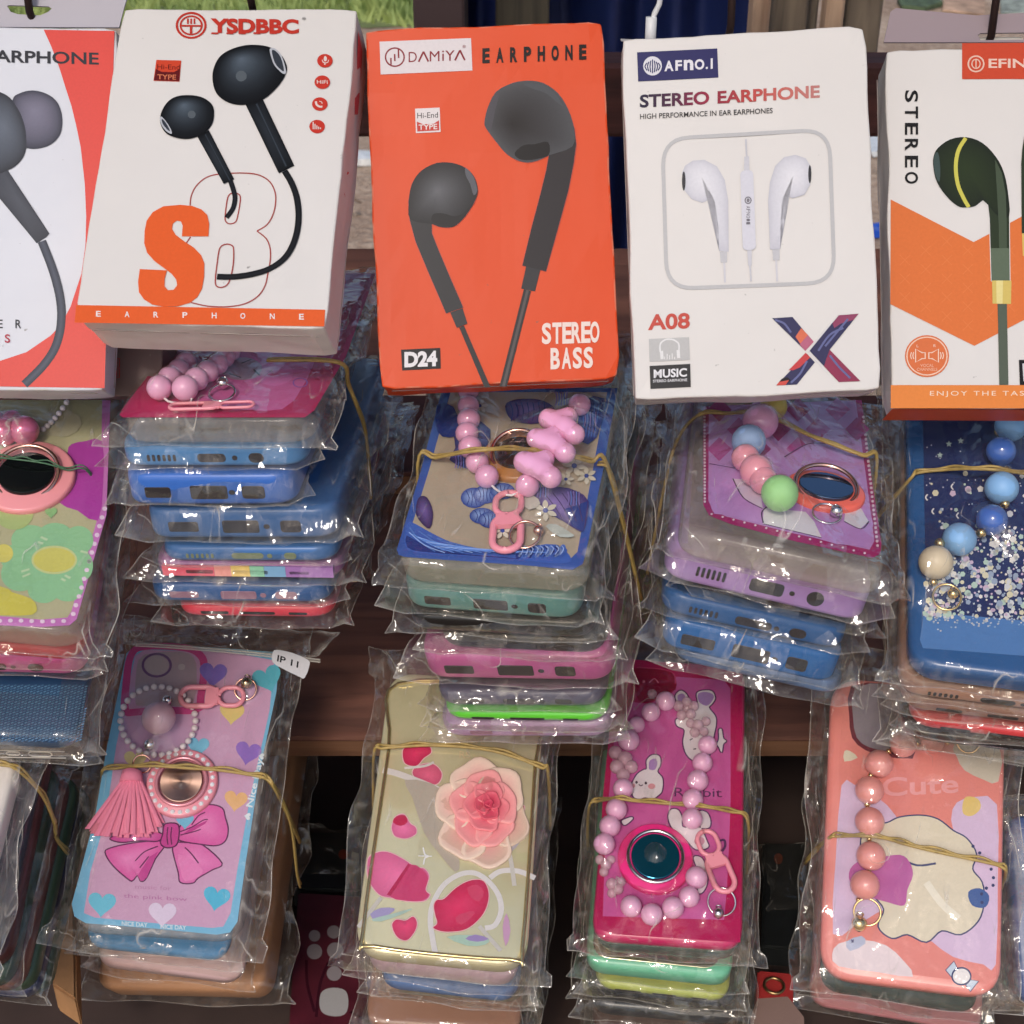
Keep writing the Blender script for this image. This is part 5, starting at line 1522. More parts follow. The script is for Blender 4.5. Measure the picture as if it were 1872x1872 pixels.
    A.build('floral_print', r)
    holder(r, fr, 5, (870, 400), 175, (mat('amber_ring_base', lin(190, 130, 70), .3), ROSE, mat('smoky_mirror', lin(92, 96, 104), .08, .9)), tiltx=.3)
    layer(fr, 5, 1, wh, 298, 1040, 1175, 1105, .0135, 'teal phone case', cmat((90, 142, 138)), 'slots')
    layer(fr, 5, 2, wh, 320, 1195, 1245, 1240, .0088, 'black phone case', cmat((18, 16, 18), .3), None)
    layer(fr, 5, 3, wh, 470, 1308, 1290, 1345, .0080, 'smoky clear phone case', cmat((64, 60, 58)), 'slots', back=.002)
    layer(fr, 5, 4, wh, 385, 1385, 1320, 1405, .0150, 'magenta plum phone case', cmat((176, 84, 140)), 'slots')
    layer(fr, 5, 5, wh, 460, 1578, 1290, 1590, .0080, 'slate grey phone case', cmat((84, 80, 98)), 'slots')
    layer(fr, 5, 6, wh, 500, 1660, 1310, 1668, .0050, 'bright green phone case', cmat((92, 190, 52)), 'thin')
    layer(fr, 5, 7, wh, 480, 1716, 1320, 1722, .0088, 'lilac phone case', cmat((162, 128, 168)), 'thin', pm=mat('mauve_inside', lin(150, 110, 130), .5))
    band(fr, 5, 'yellow rubber band across the blue floral case under the orange carton', [(385, 450), (470, 420), (600, 395), (730, 380), (850, 378), (960, 385), (1100, 405), (1230, 440), (1310, 465)], zs=[.001, .004, .012, .014, .009, .013, .014, .006, .001], ends=((-.006, -.07), (.012, -.07)))
    band(fr, 5, 'second yellow rubber band strand at the right side of the blue floral case stack', [(1310, 465), (1345, 560), (1375, 700), (1378, 780)], zs=[.0015, -.012, -.03, -.045], ends=((-.004, .001), (.0, -.02)), r=.0006)
stack_k3()

# ------------------------------------------------------------------ stack under the white A08 carton
def stack_k4():
    fr = FR((.0725, .4679, -.2750), -8.1, -1.0, 4.8); wh = 'under the A08 carton'
    gm_ = mat('pale_green_bead', lin(166, 226, 150), .4, bump=.3, bscale=900); bb_ = mat('pale_blue_bead', lin(150, 178, 220), .4, bump=.3, bscale=900)
    pk_ = mat('clear_pink_bead', lin(238, 160, 176), .15, coat=.5); pkb = mat('pink_bead_glossy', lin(234, 170, 206), .16, coat=.6)
    beads = [(700, 60, 60, mat('yellow_bead', lin(226, 208, 110), .3)), (640, 130, 78, pkb), (585, 222, 74, bb_), (570, 300, 62, pk_), (620, 360, 72, pk_), (655, 405, 62, pk_), (730, 465, 80, gm_, .002)]
    s_, bm, cen = strap('bead_strap', fr, 6, 'blue, faceted pink and pale green beads lying on the pink checked case', beads, PINKB)
    bm += keyring(s_, fr, 6, (950, 560), 62, (995, 548), 28)
    r, c = topcase(fr, 'bagged clear case with pink checks and dotted magenta border, topmost under the A08 carton', [(262, 630), (1228, 842), (1150, 40), (330, 40)], 6, .0118, TAN, bumps=bm, seed=17, portkind='clear', extend=.150, amp=.0015)
    A = Art(fr, 6); MG = (172, 30, 110)
    A.poly([(372, 520), (372, 60), (1112, 30), (1160, 400), (1205, 700), (1200, 748), (1165, 768), (1100, 755), (800, 690), (500, 610), (400, 570)], MG)
    A.poly([(396, 500), (398, 60), (1085, 30), (1135, 400), (1172, 690), (1150, 730), (800, 655), (480, 575), (415, 545)], (204, 150, 212))
    for i in range(30):
        x, y = 380 - .1 * i, 110 + i * 15.5 * 1.0
        if y < 520: A.ell((378, y), 6, 6, (240, 210, 225), 8)
        yy = 110 + i * 21
        if yy < 720: A.ell((1121 + (yy - 110) * .105, yy), 7, 7, (240, 210, 225), 8)
    for i in range(15): A.ell((410 + i * 51, 572 + i * 13.2), 6, 5, (240, 210, 225), 8)
    A.build('dotted_border', r)
    A.k = 4
    for i in range(8):
        for j in range(5):
            x, y = 400 + i * 92, 40 + j * 92 - (i % 2) * 0
            if (i + j) % 2 == 0 and (j < 2 or (j == 2 and i < 5)): 
                q = 46
                A.poly([(x + 46, y - 20), (x + 46 + 60, y + 36), (x + 46, y + 92), (x + 46 - 55, y + 36)], (176, 38, 122) if (i + j) % 4 == 0 else (196, 84, 160))
    A.poly([(420, 330), (560, 345), (760, 300), (860, 235), (960, 235), (1100, 330), (1135, 480), (1150, 720), (800, 650), (480, 570), (410, 540)], (200, 148, 214), 2)
    A.poly([(655, 535), (700, 540), (850, 555), (890, 600), (925, 675), (780, 640), (650, 610)], (232, 224, 232))
    A.poly([(1040, 520), (1110, 540), (1145, 600), (1105, 635), (1030, 600)], (232, 224, 232))
    A.poly([(505, 400), (570, 405), (640, 470), (650, 540), (560, 490)], (222, 206, 226))
    A.stroke([(510, 400), (560, 490), (648, 540)], 6, (70, 40, 80)); A.stroke([(655, 612), (780, 642), (925, 677)], 6, (70, 40, 80)); A.stroke([(750, 300), (860, 238), (960, 238)], 6, (90, 40, 100)); A.stroke([(400, 330), (520, 352)], 6, (90, 40, 100))
    A.stroke([(1030, 600), (1108, 636), (1146, 600)], 6, (70, 40, 80)); A.stroke([(652, 608), (645, 560), (668, 533)], 6, (70, 40, 80))
    A.build('checked_print', r)
    holder(r, fr, 6, (945, 440), 175, (mat('coral_ring_base', lin(240, 110, 92), .3), ROSE, mat('blue_grey_mirror', lin(84, 104, 128), .08, .9)), tiltx=.25, inner=.68)
    layer(fr, 6, 1, wh, 222, 702, 1175, 925, .0150, 'lilac phone case', cmat((164, 130, 190)), 'usb')
    layer(fr, 6, 2, wh, 330, 875, 1140, 1075, .0062, 'black phone case', cmat((34, 30, 34), .2), None, back=.004)
    layer(fr, 6, 3, wh, 190, 925, 1060, 1120, .0098, 'dark blue phone case with speaker dots', cmat((36, 84, 138)), 'usb')
    layer(fr, 6, 4, wh, 205, 1045, 1035, 1225, .0150, 'glossy blue phone case', cmat((30, 94, 158), .22), 'slots')
    layer(fr, 6, 5, wh, 240, 1190, 900, 1335, .0060, 'navy and white printed phone case', cmat((84, 110, 150), var=.5, vscale=90), None, w=.070)
    layer(fr, 6, 6, wh, 170, 1180, 1000, 1370, .0060, 'lime edged phone case', cmat((146, 190, 96), var=.3, vscale=50), None, back=.03)
    band(fr, 6, 'yellow rubber band over the pink checked case under the A08 carton', [(205, 370), (265, 190), (360, 95), (480, 92), (620, 88), (725, 125), (860, 190), (1000, 245), (1120, 290), (1185, 320)], zs=[-.02, -.006, .001, .003, .010, .008, .006, .005, .003, -.001], ends=((-.002, -.05), (.004, -.05)))
stack_k4()

# ------------------------------------------------------------------ stack under the right hand carton
def stack_k5():
    fr = FR((.1517, .4427, -.3238), -11.6, 21.4, -2.3); wh = 'under the chevron carton'
    lb, cb = mat('powder_blue_bead', lin(132, 178, 222), .5), mat('cream_bead', lin(222, 206, 176), .4)
    nb = mat('clear_navy_bead', lin(70, 104, 176), .12, coat=.6)
    gs = GOLD
    beads = [(1810, 150, 76, lb), (1755, 182, 25, gs, .002), (1765, 268, 72, nb), (1790, 355, 24, gs, .002), (1768, 440, 80, lb), (1783, 515, 23, gs, .003), (1722, 590, 76, nb), (1672, 650, 24, gs, .003), (1570, 680, 80, lb), (1478, 700, 27, gs, .004), (1460, 788, 81, cb), (1448, 880, 20, gs)]
    s_, bm, cen = strap('bead_strap', fr, 6, 'blue, navy and cream beads with gold spacers on the glittery navy case', beads, lb)
    bm += keyring(s_, fr, 6, (1512, 950), 66, (1540, 935), 26, m=GOLD)
    NAVY = cmat((34, 84, 140), .25)
    r, c = topcase(fr, 'bagged navy case filled with silver glitter, topmost under the chevron carton, right edge', [(1335, 1262), (2260, 1375), (2160, 0), (1320, 0)], 6, .0110, NAVY, bumps=bm, seed=23, R=.012, amp=.0012, mf=.004, ms=.009)
    A = Art(fr, 6)
    A.poly([(1400, 120), (1410, 800), (1420, 1020), (1500, 1045), (2150, 1100), (2100, 0), (1400, 0)], (36, 50, 100)); A.poly([(1405, 1020), (1860, 1060), (2200, 1100), (2200, 1230), (1860, 1225), (1400, 1190), (1385, 1150)], (84, 130, 190), 1)
    A.build('glitter_window', r)
    rnd = random.Random(4); A.k = 3
    for _ in range(780):
        x = rnd.uniform(1410, 2080); lim = 620 + abs(x - 1640) * -.0 + max(0, (1640 - x)) * 1.0
        y = rnd.uniform(lim, 1058) if rnd.random() < .84 else rnd.uniform(330, 1050)
        sz = rnd.choice((4, 5, 6, 8, 10, 13, 16)); a0 = rnd.random() * 3; n = rnd.choice((5, 6, 7))
        col = rnd.choice([(220, 222, 228), (196, 204, 214), (236, 232, 226), (190, 214, 200), (214, 190, 214), (160, 176, 200), (226, 220, 190)])
        A.k = 3 + rnd.randint(0, 3)
        A.poly([(x + sz * math.cos(a0 + 6.283 * i / n), y + sz * math.sin(a0 + 6.283 * i / n)) for i in range(n)], col)
    for _ in range(90):
        x, y = rnd.uniform(1440, 2080), 1040 + abs(rnd.gauss(0, 26)); A.k = 5; A.ell((x, y), 5, 4, rnd.choice([(196, 206, 218), (150, 180, 210), (214, 210, 206)]), 6)
    for _ in range(40):
        x, y = rnd.uniform(1400, 2050), rnd.uniform(150, 600); A.ell((x, y), 3.5, 3.5, (200, 205, 220), 6)
    for x, y in ((1575, 225), (1478, 292), (1520, 240)):
        A.poly([(x + (16 if i % 2 == 0 else 7) * math.cos(.63 * i - 1.57), y + (16 if i % 2 == 0 else 7) * math.sin(.63 * i - 1.57)) for i in range(10)], (190, 210, 205))
    for x, y in ((1420, 490), (1450, 555), (1565, 575), (1540, 440)): A.stroke([(x, y - 14), (x - 9, y), (x, y + 14)], 7, (225, 225, 228))
    o = A.build('glitter_flakes', r, mat('silver_glitter', (.8, .82, .84), .25, .4)); o.data.materials.clear(); o.data.materials.append(INK); o['kind'] = 'stuff'
    layer(fr, 6, 1, wh, 1290, 1345, 2250, 1470, .0085, 'tan clear phone case', cmat((170, 128, 108)), 'usb', w=.077)
    layer(fr, 6, 2, wh, 1300, 1425, 2250, 1545, .0080, 'brown clear phone case', cmat((140, 100, 86)), 'thin', w=.077, back=.001)
    layer(fr, 6, 3, wh, 1335, 1512, 2250, 1620, .0062, 'red phone case', cmat((196, 62, 66)), 'thin', w=.075)
    layer(fr, 6, 4, wh, 1300, 1570, 2240, 1680, .0052, 'black phone case', cmat((26, 24, 26), .2), None, w=.077)
    layer(fr, 6, 5, wh, 1320, 1618, 2240, 1730, .0062, 'grey clear phone case', cmat((120, 108, 100)), 'thin', w=.076, back=.004)
    band(fr, 6, 'yellow rubber band across the glittery navy case at the right edge', [(1330, 410), (1375, 370), (1500, 355), (1620, 350), (1740, 355), (1870, 372), (2050, 400), (2200, 430)], zs=[.000, .002, .003, .010, .012, .008, .004, .0], ends=((-.016, -.035), (.01, -.05)))
stack_k5()

# ------------------------------------------------------------------ stack under the red and white carton
def stack_k1():
    fr = FR((-.2416, .4434, -.3029), 2.0, 20.3, 4.0); wh = 'under the red carton'
    be = mat('pink_bell_paint', lin(220, 120, 158), .25, .3, coat=.4)
    beads = [(20, 452, 72, be), (118, 445, 74, be), (-20, 400, 50, be), (60, 395, 50, be)] + [(212 + i * 19, 440 - i * 14 - (i * i) * 1.3, 15, PEARL) for i in range(9)] + [(-60 + i * 17, 372 - 2 * i, 13, PEARL) for i in range(9)]
    s_, bm, cen = strap('bead_strap', fr, 4, 'pink bells and a string of tiny pearls on the green floral case', beads, be)
    r, c = topcase(fr, 'bagged clear case with green flowers and dotted lilac border, topmost at the left edge', [(-600, 1350), (412, 1445), (590, 300), (-270, 300)], 4, .0120, TAN, bumps=bm[:4], seed=29, amp=.0013, R=.014, extend=.148, mf=.004)
    A = Art(fr, 4)
    A.poly([(-560, 1300), (-560, 300), (540, 300), (520, 860), (375, 1370), (340, 1400), (200, 1408), (0, 1400)], (206, 124, 196))
    A.poly([(-540, 1260), (-520, 300), (500, 300), (490, 820), (470, 900), (350, 1330), (330, 1362), (200, 1372), (0, 1355)], (188, 184, 146)); A.build('lilac_border', r)
    A.k = 3
    for i in range(13): A.ell((512 - i * 12.5 - (3 if i > 10 else 0), 830 + i * 43), 12, 11, (240, 214, 236), 10)
    for i in range(9): A.ell((312 - i * 52, 1381 + 2 * math.sin(i)), 12, 10, (240, 214, 236), 10)
    A.build('border_dots', r); A.k = 5
    A.poly([(330, 560), (350, 515), (420, 500), (500, 500), (505, 700), (480, 890), (380, 840), (290, 800), (340, 700)], (180, 62, 168), 2)
    G, Y_ = (150, 204, 154), (222, 212, 110)
    for cx, cy, rx, ry in ((150, 985, 95, 75), (270, 960, 85, 60), (385, 985, 72, 70), (400, 1110, 55, 75), (330, 1215, 80, 70), (215, 1225, 80, 68), (100, 1150, 95, 85), (80, 1075, 75, 70), (250, 1085, 170, 120)): A.ell((cx, cy), rx, ry, G)
    A.ell((266, 1082), 112, 70, (206, 214, 150)); A.ell((266, 1082), 102, 60, (214, 208, 106))
    A.poly([(-300, 1180), (0, 1210), (60, 1240), (150, 1270), (180, 1310), (160, 1350), (0, 1352), (-300, 1330)], (214, 204, 90), 2)
    A.ell((70, 850), 95, 85, (176, 196, 128)); A.ell((20, 1050), 45, 45, Y_); A.ell((-80, 950), 80, 70, (176, 196, 128))
    for a, b in (((200, 970), (232, 985)), ((185, 995), (212, 1003)), ((105, 1140), (145, 1128)), ((110, 1165), (148, 1150)), ((318, 1158), (345, 1172)), ((300, 1175), (322, 1185)), ((395, 1040), (430, 1050))): A.stroke([a, b], 13, (196, 222, 180), sm=0)
    heart(A, 250, 850, 30, (146, 196, 132))
    A.poly([(-20, 430), (330, 350), (400, 420), (330, 480), (200, 470), (60, 460)], (186, 180, 150), 2)
    A.build('flower_print', r)
    bmh = holder(r, fr, 4, (130, 662), 235, (mat('pink_ring_base', lin(236, 150, 152), .32), ROSE, mat('black_mirror', lin(40, 44, 44), .07, .8)), tiltx=.2, inner=.58)
    layer(fr, 4, 1, wh, -560, 1450, 300, 1520, .0070, 'red phone case', cmat((206, 60, 70)), None, w=.074)
    layer(fr, 4, 2, wh, -560, 1535, 400, 1572, .0125, 'magenta pink phone case', cmat((200, 84, 150)), 'usb', w=.076)
    r3 = layer(fr, 'p', 3, wh, -235, 1330, 142, 1352, .0080, 'blue carbon weave phone case', cmat((44, 72, 104), .3), None, back=-.018)
    # carbon weave on the exposed top of that case
    m3 = r3.matrix_world.copy(); bpy.context.view_layer.update(); m3 = r3.matrix_world.copy()
    A = Art(Frame(m3.translation, m3.to_3x3()), 'a', z=.00015)
    for i in range(34):
        for j in range(22):
            x, y = -60 + i * 15 - j * 2.0, 372 + j * 11.5 + (i % 2) * 5
            if x < 385 - (y - 372) * .12:
                A.k = 0; A.poly([(x, y), (x + 11, y - 5), (x + 15, y - 1), (x + 4, y + 4)], (104, 140, 168) if (i + j) % 2 else (84, 116, 146))
    o = A.build('weave_print', r3); o['kind'] = 'stuff'
    layer(fr, 'p', 4, wh, -235, 1362, 150, 1372, .0085, 'pale green clear phone case', CLR, 'clear', back=-.012)
    band(fr, 4, 'thin green rubber band across the green floral case at the left edge', [(-300, 560), (0, 580), (80, 588), (160, 598), (240, 612), (330, 640), (440, 660)], zs=[.003, .0065, .0075, .0075, .0065, .004, .001], ends=((0, -.04), (.006, -.04)), r=.0004, m=mat('green_rubber', lin(66, 104, 74), .45))
stack_k1()

# ------------------------------------------------------------------ lower row: the blue and lilac bow case
def stack_j1():
    fr = FR((-.1963, .4467, -.4691), -3.9, 30.2, 3.9); wh = 'with the bow case on top'
    Z = 'a'
    pearls = [(700 + 166 * math.cos(2 * PI * i / 30), 528 + 152 * math.sin(2 * PI * i / 30), 14.5, PEARL) for i in range(30)]
    beads = pearls + [(703, 515, 74, mat('pale_quartz_bead', lin(222, 178, 194), .3, coat=.3, var=.2)), (741, 437, 24, CHROME), (663, 632, 26, CHROME)]
    s_, bm, cen = strap('pearl_charm', fr, Z, 'round loop of small pearls with one large pale pink bead inside, on the bow case', beads, PEARL, 'pearl charm')
    pc = mat('pink_clasp_plastic', lin(236, 148, 160), .35)
    clasp(s_, fr, Z, (1080, 420), (800, 420), 90, pc, z=.003)
    bm += keyring(s_, fr, Z, (1088, 388), 48, (1092, 360), 26, m=ROSE, mb_=mat('bronze_bell', (.5, .38, .24), .2, 1.))
    # tassel
    tz = thing('tassel', 'pink suede tassel of many cut strips lying on the left of the bow case', 'tassel', fr.m4())
    TM = mat('pink_suede', lin(226, 128, 152), .75, bump=.4, bscale=1500)
    rnd = random.Random(3)
    for i in range(26):
        u = i / 25
        lay = .004 - .0022 * abs(u - .45) + (.0012 if i % 3 == 0 else 0)
        a = fr.hit(*px(Z, 540 + 90 * u, 800), lay); b = fr.hit(*px(Z, 388 + 335 * u + rnd.uniform(-8, 8), 1035 - 60 * (u > .8) * (u - .8) * 5 + rnd.uniform(-14, 8) - 30 * (1 - min(1, u * 6))), lay)
        c0 = fr.hit(*px(Z, 552 + 62 * u, 770), lay)
        m_ = a.lerp(b, .5); hw0, hw1 = .0007, .0012
        vs, fs = [], []
        for (p, hw, zz) in ((c0, hw0, lay + .001), (a, hw0, lay + .0012), (m_, .001, lay), (b, hw1, lay - .0012 + rnd.uniform(0, .001))):
            vs += [(p.x - hw, p.y, zz - .0004), (p.x, p.y, zz), (p.x + hw, p.y, zz - .0004)]
        for k in range(3):
            for q in range(2): fs.append((k * 3 + q, k * 3 + q + 3, k * 3 + q + 4, k * 3 + q + 1))
        o = link('tassel_strip', mesh('tassel_strip', vs, fs, TM), tz)
        o.modifiers.new('thickness', 'SOLIDIFY').thickness = .0006
    a, b = fr.hit(*px(Z, 588, 745), .004), fr.hit(*px(Z, 580, 800), .004)
    mb = MB(); mb.tube([(a.x, a.y, .004), (a.x, a.y - .001, .004), (b.x, b.y, .0042)], [.0030, .0046, .0052], 14)
    link('tassel_cap', mb.me('tassel_cap', TM, True), tz)
    a = fr.hit(*px(Z, 630, 718), .004); link('tassel_ring', ring_mesh(.0042, .0005, 24).me('tassel_ring', ROSE, True), tz, T3(a.x, a.y, .004) @ Matrix.Rotation(.6, 4, 'X'))
    bm2 = [(b.x, b.y - .01, -.001, .005), (b.x + .008, b.y - .022, -.002, .005), (b.x - .012, b.y - .022, -.002, .005)]
    hb = [(fr.hit(*px(Z, 805, 800), 0).x, fr.hit(*px(Z, 805, 800), 0).y, -.003, .009)]
    r, c = topcase(fr, 'bagged clear case with pink bow print and blue border, topmost of the lower left stack',
                   [(300, 1440), (1062, 1492), (1252, 228), (560, 182)], Z, .0120, CLR, bumps=bm + bm2 + hb, seed=31, portkind='clear', ms=.009, mf=.008, mbk=.018, amp=.0010, R=.012)
    A = Art(fr, Z); BL_ = (120, 186, 222)
    A.poly([(330, 1395), (318, 1340), (420, 960), (475, 640), (560, 230), (600, 196), (900, 200), (1240, 225), (1225, 400), (1150, 760), (1090, 1150), (1052, 1420), (1020, 1466), (960, 1476), (700, 1450), (380, 1425)], BL_)
    A.poly([(372, 1380), (400, 1200), (470, 960), (515, 640), (600, 240), (640, 214), (1000, 222), (1215, 260), (1195, 480), (1110, 860), (1050, 1200), (1022, 1380), (990, 1440), (940, 1446), (700, 1426), (420, 1400)], (206, 162, 196))
    A.build('blue_border', r)
    A.k = 3
    PK = (206, 74, 140)
    A.stroke([(555, 480), (560, 360), (580, 240), (640, 200), (820, 205), (890, 240), (905, 300), (890, 420), (870, 480), (700, 480), (600, 490)], 34, PK, True)
    A.poly([(600, 440), (605, 300), (640, 235), (800, 222), (860, 250), (872, 320), (856, 450), (720, 462), (620, 462)], (182, 160, 168), 2)
    A.ring((695, 282), 62, 50, 11, (116, 84, 128)); A.ell((695, 282), 52, 42, (190, 172, 176)); A.ell((805, 290), 16, 14, (200, 184, 186))
    A.build('camera_window', r)
    A.k = 5
    for args in ((945, 320, 62, (132, 110, 196), 5), (1185, 340, 66, (92, 184, 204), -20), (1028, 492, 55, (226, 204, 130), 5), (1100, 668, 58, (150, 114, 200), 12), (1045, 880, 52, (234, 184, 128), 8),
                 (452, 1338, 62, (110, 196, 224), 5), (720, 1382, 62, (222, 206, 232), 3), (960, 1312, 60, (84, 186, 222), 10), (600, 700, 50, (222, 206, 150), 0), (880, 640, 48, (122, 192, 222), 3), (820, 970, 40, (120, 190, 222), 0)): heart(A, *args[:3], args[3], args[4])
    A.build('heart_print', r)
    A.k = 7
    P1, P2, OL = (220, 92, 168), (198, 66, 148), (96, 36, 84)
    left = [(735, 1070), (660, 1062), (560, 1075), (490, 1092), (466, 1112), (500, 1170), (570, 1232), (590, 1236), (610, 1215), (625, 1240), (650, 1225), (690, 1140)]
    right = [(765, 1080), (830, 1068), (900, 1080), (985, 1160), (940, 1190), (880, 1225), (855, 1248), (800, 1245), (790, 1200)]
    ru = [(785, 1030), (820, 960), (870, 915), (930, 900), (985, 915), (1000, 960), (1012, 1010), (1000, 1060), (960, 1082), (890, 1076), (800, 1060)]
    lu = [(720, 1030), (640, 1010), (560, 1000), (500, 1040), (490, 1055), (540, 1068), (620, 1060), (700, 1062)]
    for q, cc, fo in ((left, P1, (560, 1140)), (right, (222, 110, 178), (860, 1150)), (lu, P2, (610, 1035)), (ru, P1, (900, 990))):
        A.blob(q, fo, (238, 140, 200), cc, 3, 1.2); A.stroke(q, 6, OL, True)
    A.poly([(610, 1215), (625, 1240), (650, 1225), (700, 1110), (665, 1130)], P2); A.poly([(850, 1000), (920, 970), (910, 985), (850, 1020), (800, 1040)], P2)
    A.poly([(800, 1190), (790, 1120), (860, 1150), (900, 1190), (880, 1220), (820, 1240)], (232, 132, 192), 2)
    for q in ([(800, 1020), (850, 1000), (900, 970), (922, 966)], [(800, 1035), (860, 1020), (890, 1010)], [(600, 1150), (640, 1110), (700, 1085)], [(820, 1090), (850, 1120), (880, 1160)], [(620, 1180), (660, 1130)], [(850, 990), (880, 950), (910, 935)]): A.stroke(q, 5, OL)
    A.poly([(728, 990), (760, 982), (790, 990), (795, 1030), (782, 1080), (740, 1092), (712, 1072), (722, 1030)], (200, 70, 150), 3); A.stroke([(728, 990), (760, 982), (790, 990), (795, 1030), (782, 1080), (740, 1092), (712, 1072), (722, 1030)], 6, OL, True)
    for x in (745, 762): A.stroke([(x, 1000), (x - 4, 1040), (x, 1078)], 5, OL)
    A.build('bow_print', r)
    A.k = 7
    A.text('Nice Day', (1128, 915), (1175, 700), 1, (226, 236, 244), .02, 1, None, (-38, -8)); heart(A, 1098, 952, 16, (226, 236, 244), 100); heart(A, 1160, 686, 14, (226, 236, 244), 100)
    A.text('the pink bow', (548, 1318), (830, 1334), 24, (186, 120, 170), .0); A.text('music for', (600, 1272), (760, 1280), 18, (192, 136, 176), .0)
    A.text('NICE DAY', (540, 1436), (655, 1444), 20, (222, 236, 244), .02); A.text('NICE DAY', (712, 1450), (826, 1456), 20, (222, 236, 244), .02)
    A.build('lettering', r)
    holder(r, fr, Z, (805, 800), 158, (mat('dusty_pink_ring_base', lin(222, 138, 150), .3), mat('pink_ring_metal', lin(226, 150, 160), .2, .4), mat('brushed_rose_disc', (.62, .42, .33), .32, 1.)), tiltx=.0, inner=.60, gem=26)
    # sticker on the bag
    st = Art(fr, Z, z=.0050)
    fs_ = [(1215, 240), (1235, 232), (1300, 245), (1368, 275), (1376, 300), (1355, 355), (1330, 350), (1230, 300), (1210, 275)]
    st.poly(fs_, (214, 212, 214), 2); st.k = 3
    st.text('IP 11', (1232, 282), (1325, 312), 26, (34, 34, 38), .02, 1, None, (4, -28))
    st.build('size_sticker', r)
    layer(fr, Z, 1, wh, 372, 1518, 1015, 1590, .0082, 'bright blue phone case', cmat((72, 146, 204), .25), None)
    layer(fr, Z, 2, wh, 430, 1598, 1085, 1680, .0120, 'dusty pink phone case', cmat((206, 172, 170)), None)
    layer(fr, Z, 3, wh, 410, 1738, 1160, 1752, .0180, 'brown card backed phone case', cmat((178, 128, 90), .6), None, back=.002)
    layer(fr, Z, 4, wh, 410, 1880, 1160, 1890, .0100, 'tan card backed phone case', cmat((150, 108, 80), .6), None)
    last = layer(fr, Z, 5, wh, 410, 1985, 1160, 1995, .0110, 'green phone case', cmat((60, 150, 90)), None)
    filler(fr, 6, last, wh, [((60, 120, 190), 'sky blue phone case'), ((92, 60, 56), 'brown phone case'), ((50, 60, 90), 'dark blue phone case')])
    # bag header with zip teeth beyond the case
    hd = []
    n = 22
    vs, mk = [], []
    for j in range(9):
        for i in range(n):
            u, v = i / (n - 1), j / 8
            x0, y0, x1, y1 = 545 + 5 * v, 190 - 110 * v, 1400 + 110 * v, 250 - 110 * v
            q = fr.hit(*px(Z, x0 + (x1 - x0) * u, y0 + (y1 - y0) * u), .002)
            vs.append((q.x, q.y, .002 + .0030 * noise.noise(Vector((u * 14, v * 5, 2))) + .0014 * ridge(u * .2 + v * .05, v * .05, 3, 60)))
            mk.append(.7 if j in (0, 8) or i in (0, n - 1) else .3 * max(0, noise.noise(Vector((u * 19, v * 4, 8)))))
    link('bag_header', mesh('bag_header', vs, [(j * n + i, j * n + i + 1, (j + 1) * n + i + 1, (j + 1) * n + i) for j in range(8) for i in range(n - 1)], FILM, True, None, {'milk': mk}), r)
    zp = MB()
    for k in range(2):
        P = [fr.hit(*px(Z, 600 + 820 * i / 12, 196 - 10 * k + 72 * (i / 12) ** 1.3), .004) for i in range(13)]
        zp.tube([(p.x, p.y, .0042) for p in P], .0005, 6)
    link('zip_strip', zp.me('zip_strip', clear_mat('zip_plastic', lin(214, 208, 198), .4, .2)), r)
    band(fr, Z, 'yellow rubber band across the pink bow case', [(450, 765), (520, 738), (640, 728), (740, 730), (850, 738), (960, 745), (1080, 762), (1180, 785), (1225, 845)], zs=[.0, .003, .008, .009, .0075, .006, .004, .002, -.006], ends=((-.002, -.05), (.006, -.06)))
    band(fr, Z, 'rubber band strand on the right side of the bow case stack', [(1180, 785), (1245, 880), (1290, 1000), (1315, 1200)], zs=[.002, -.015, -.03, -.05], ends=((-.003, .0005), (0, -.02)), r=.0006)
stack_j1()

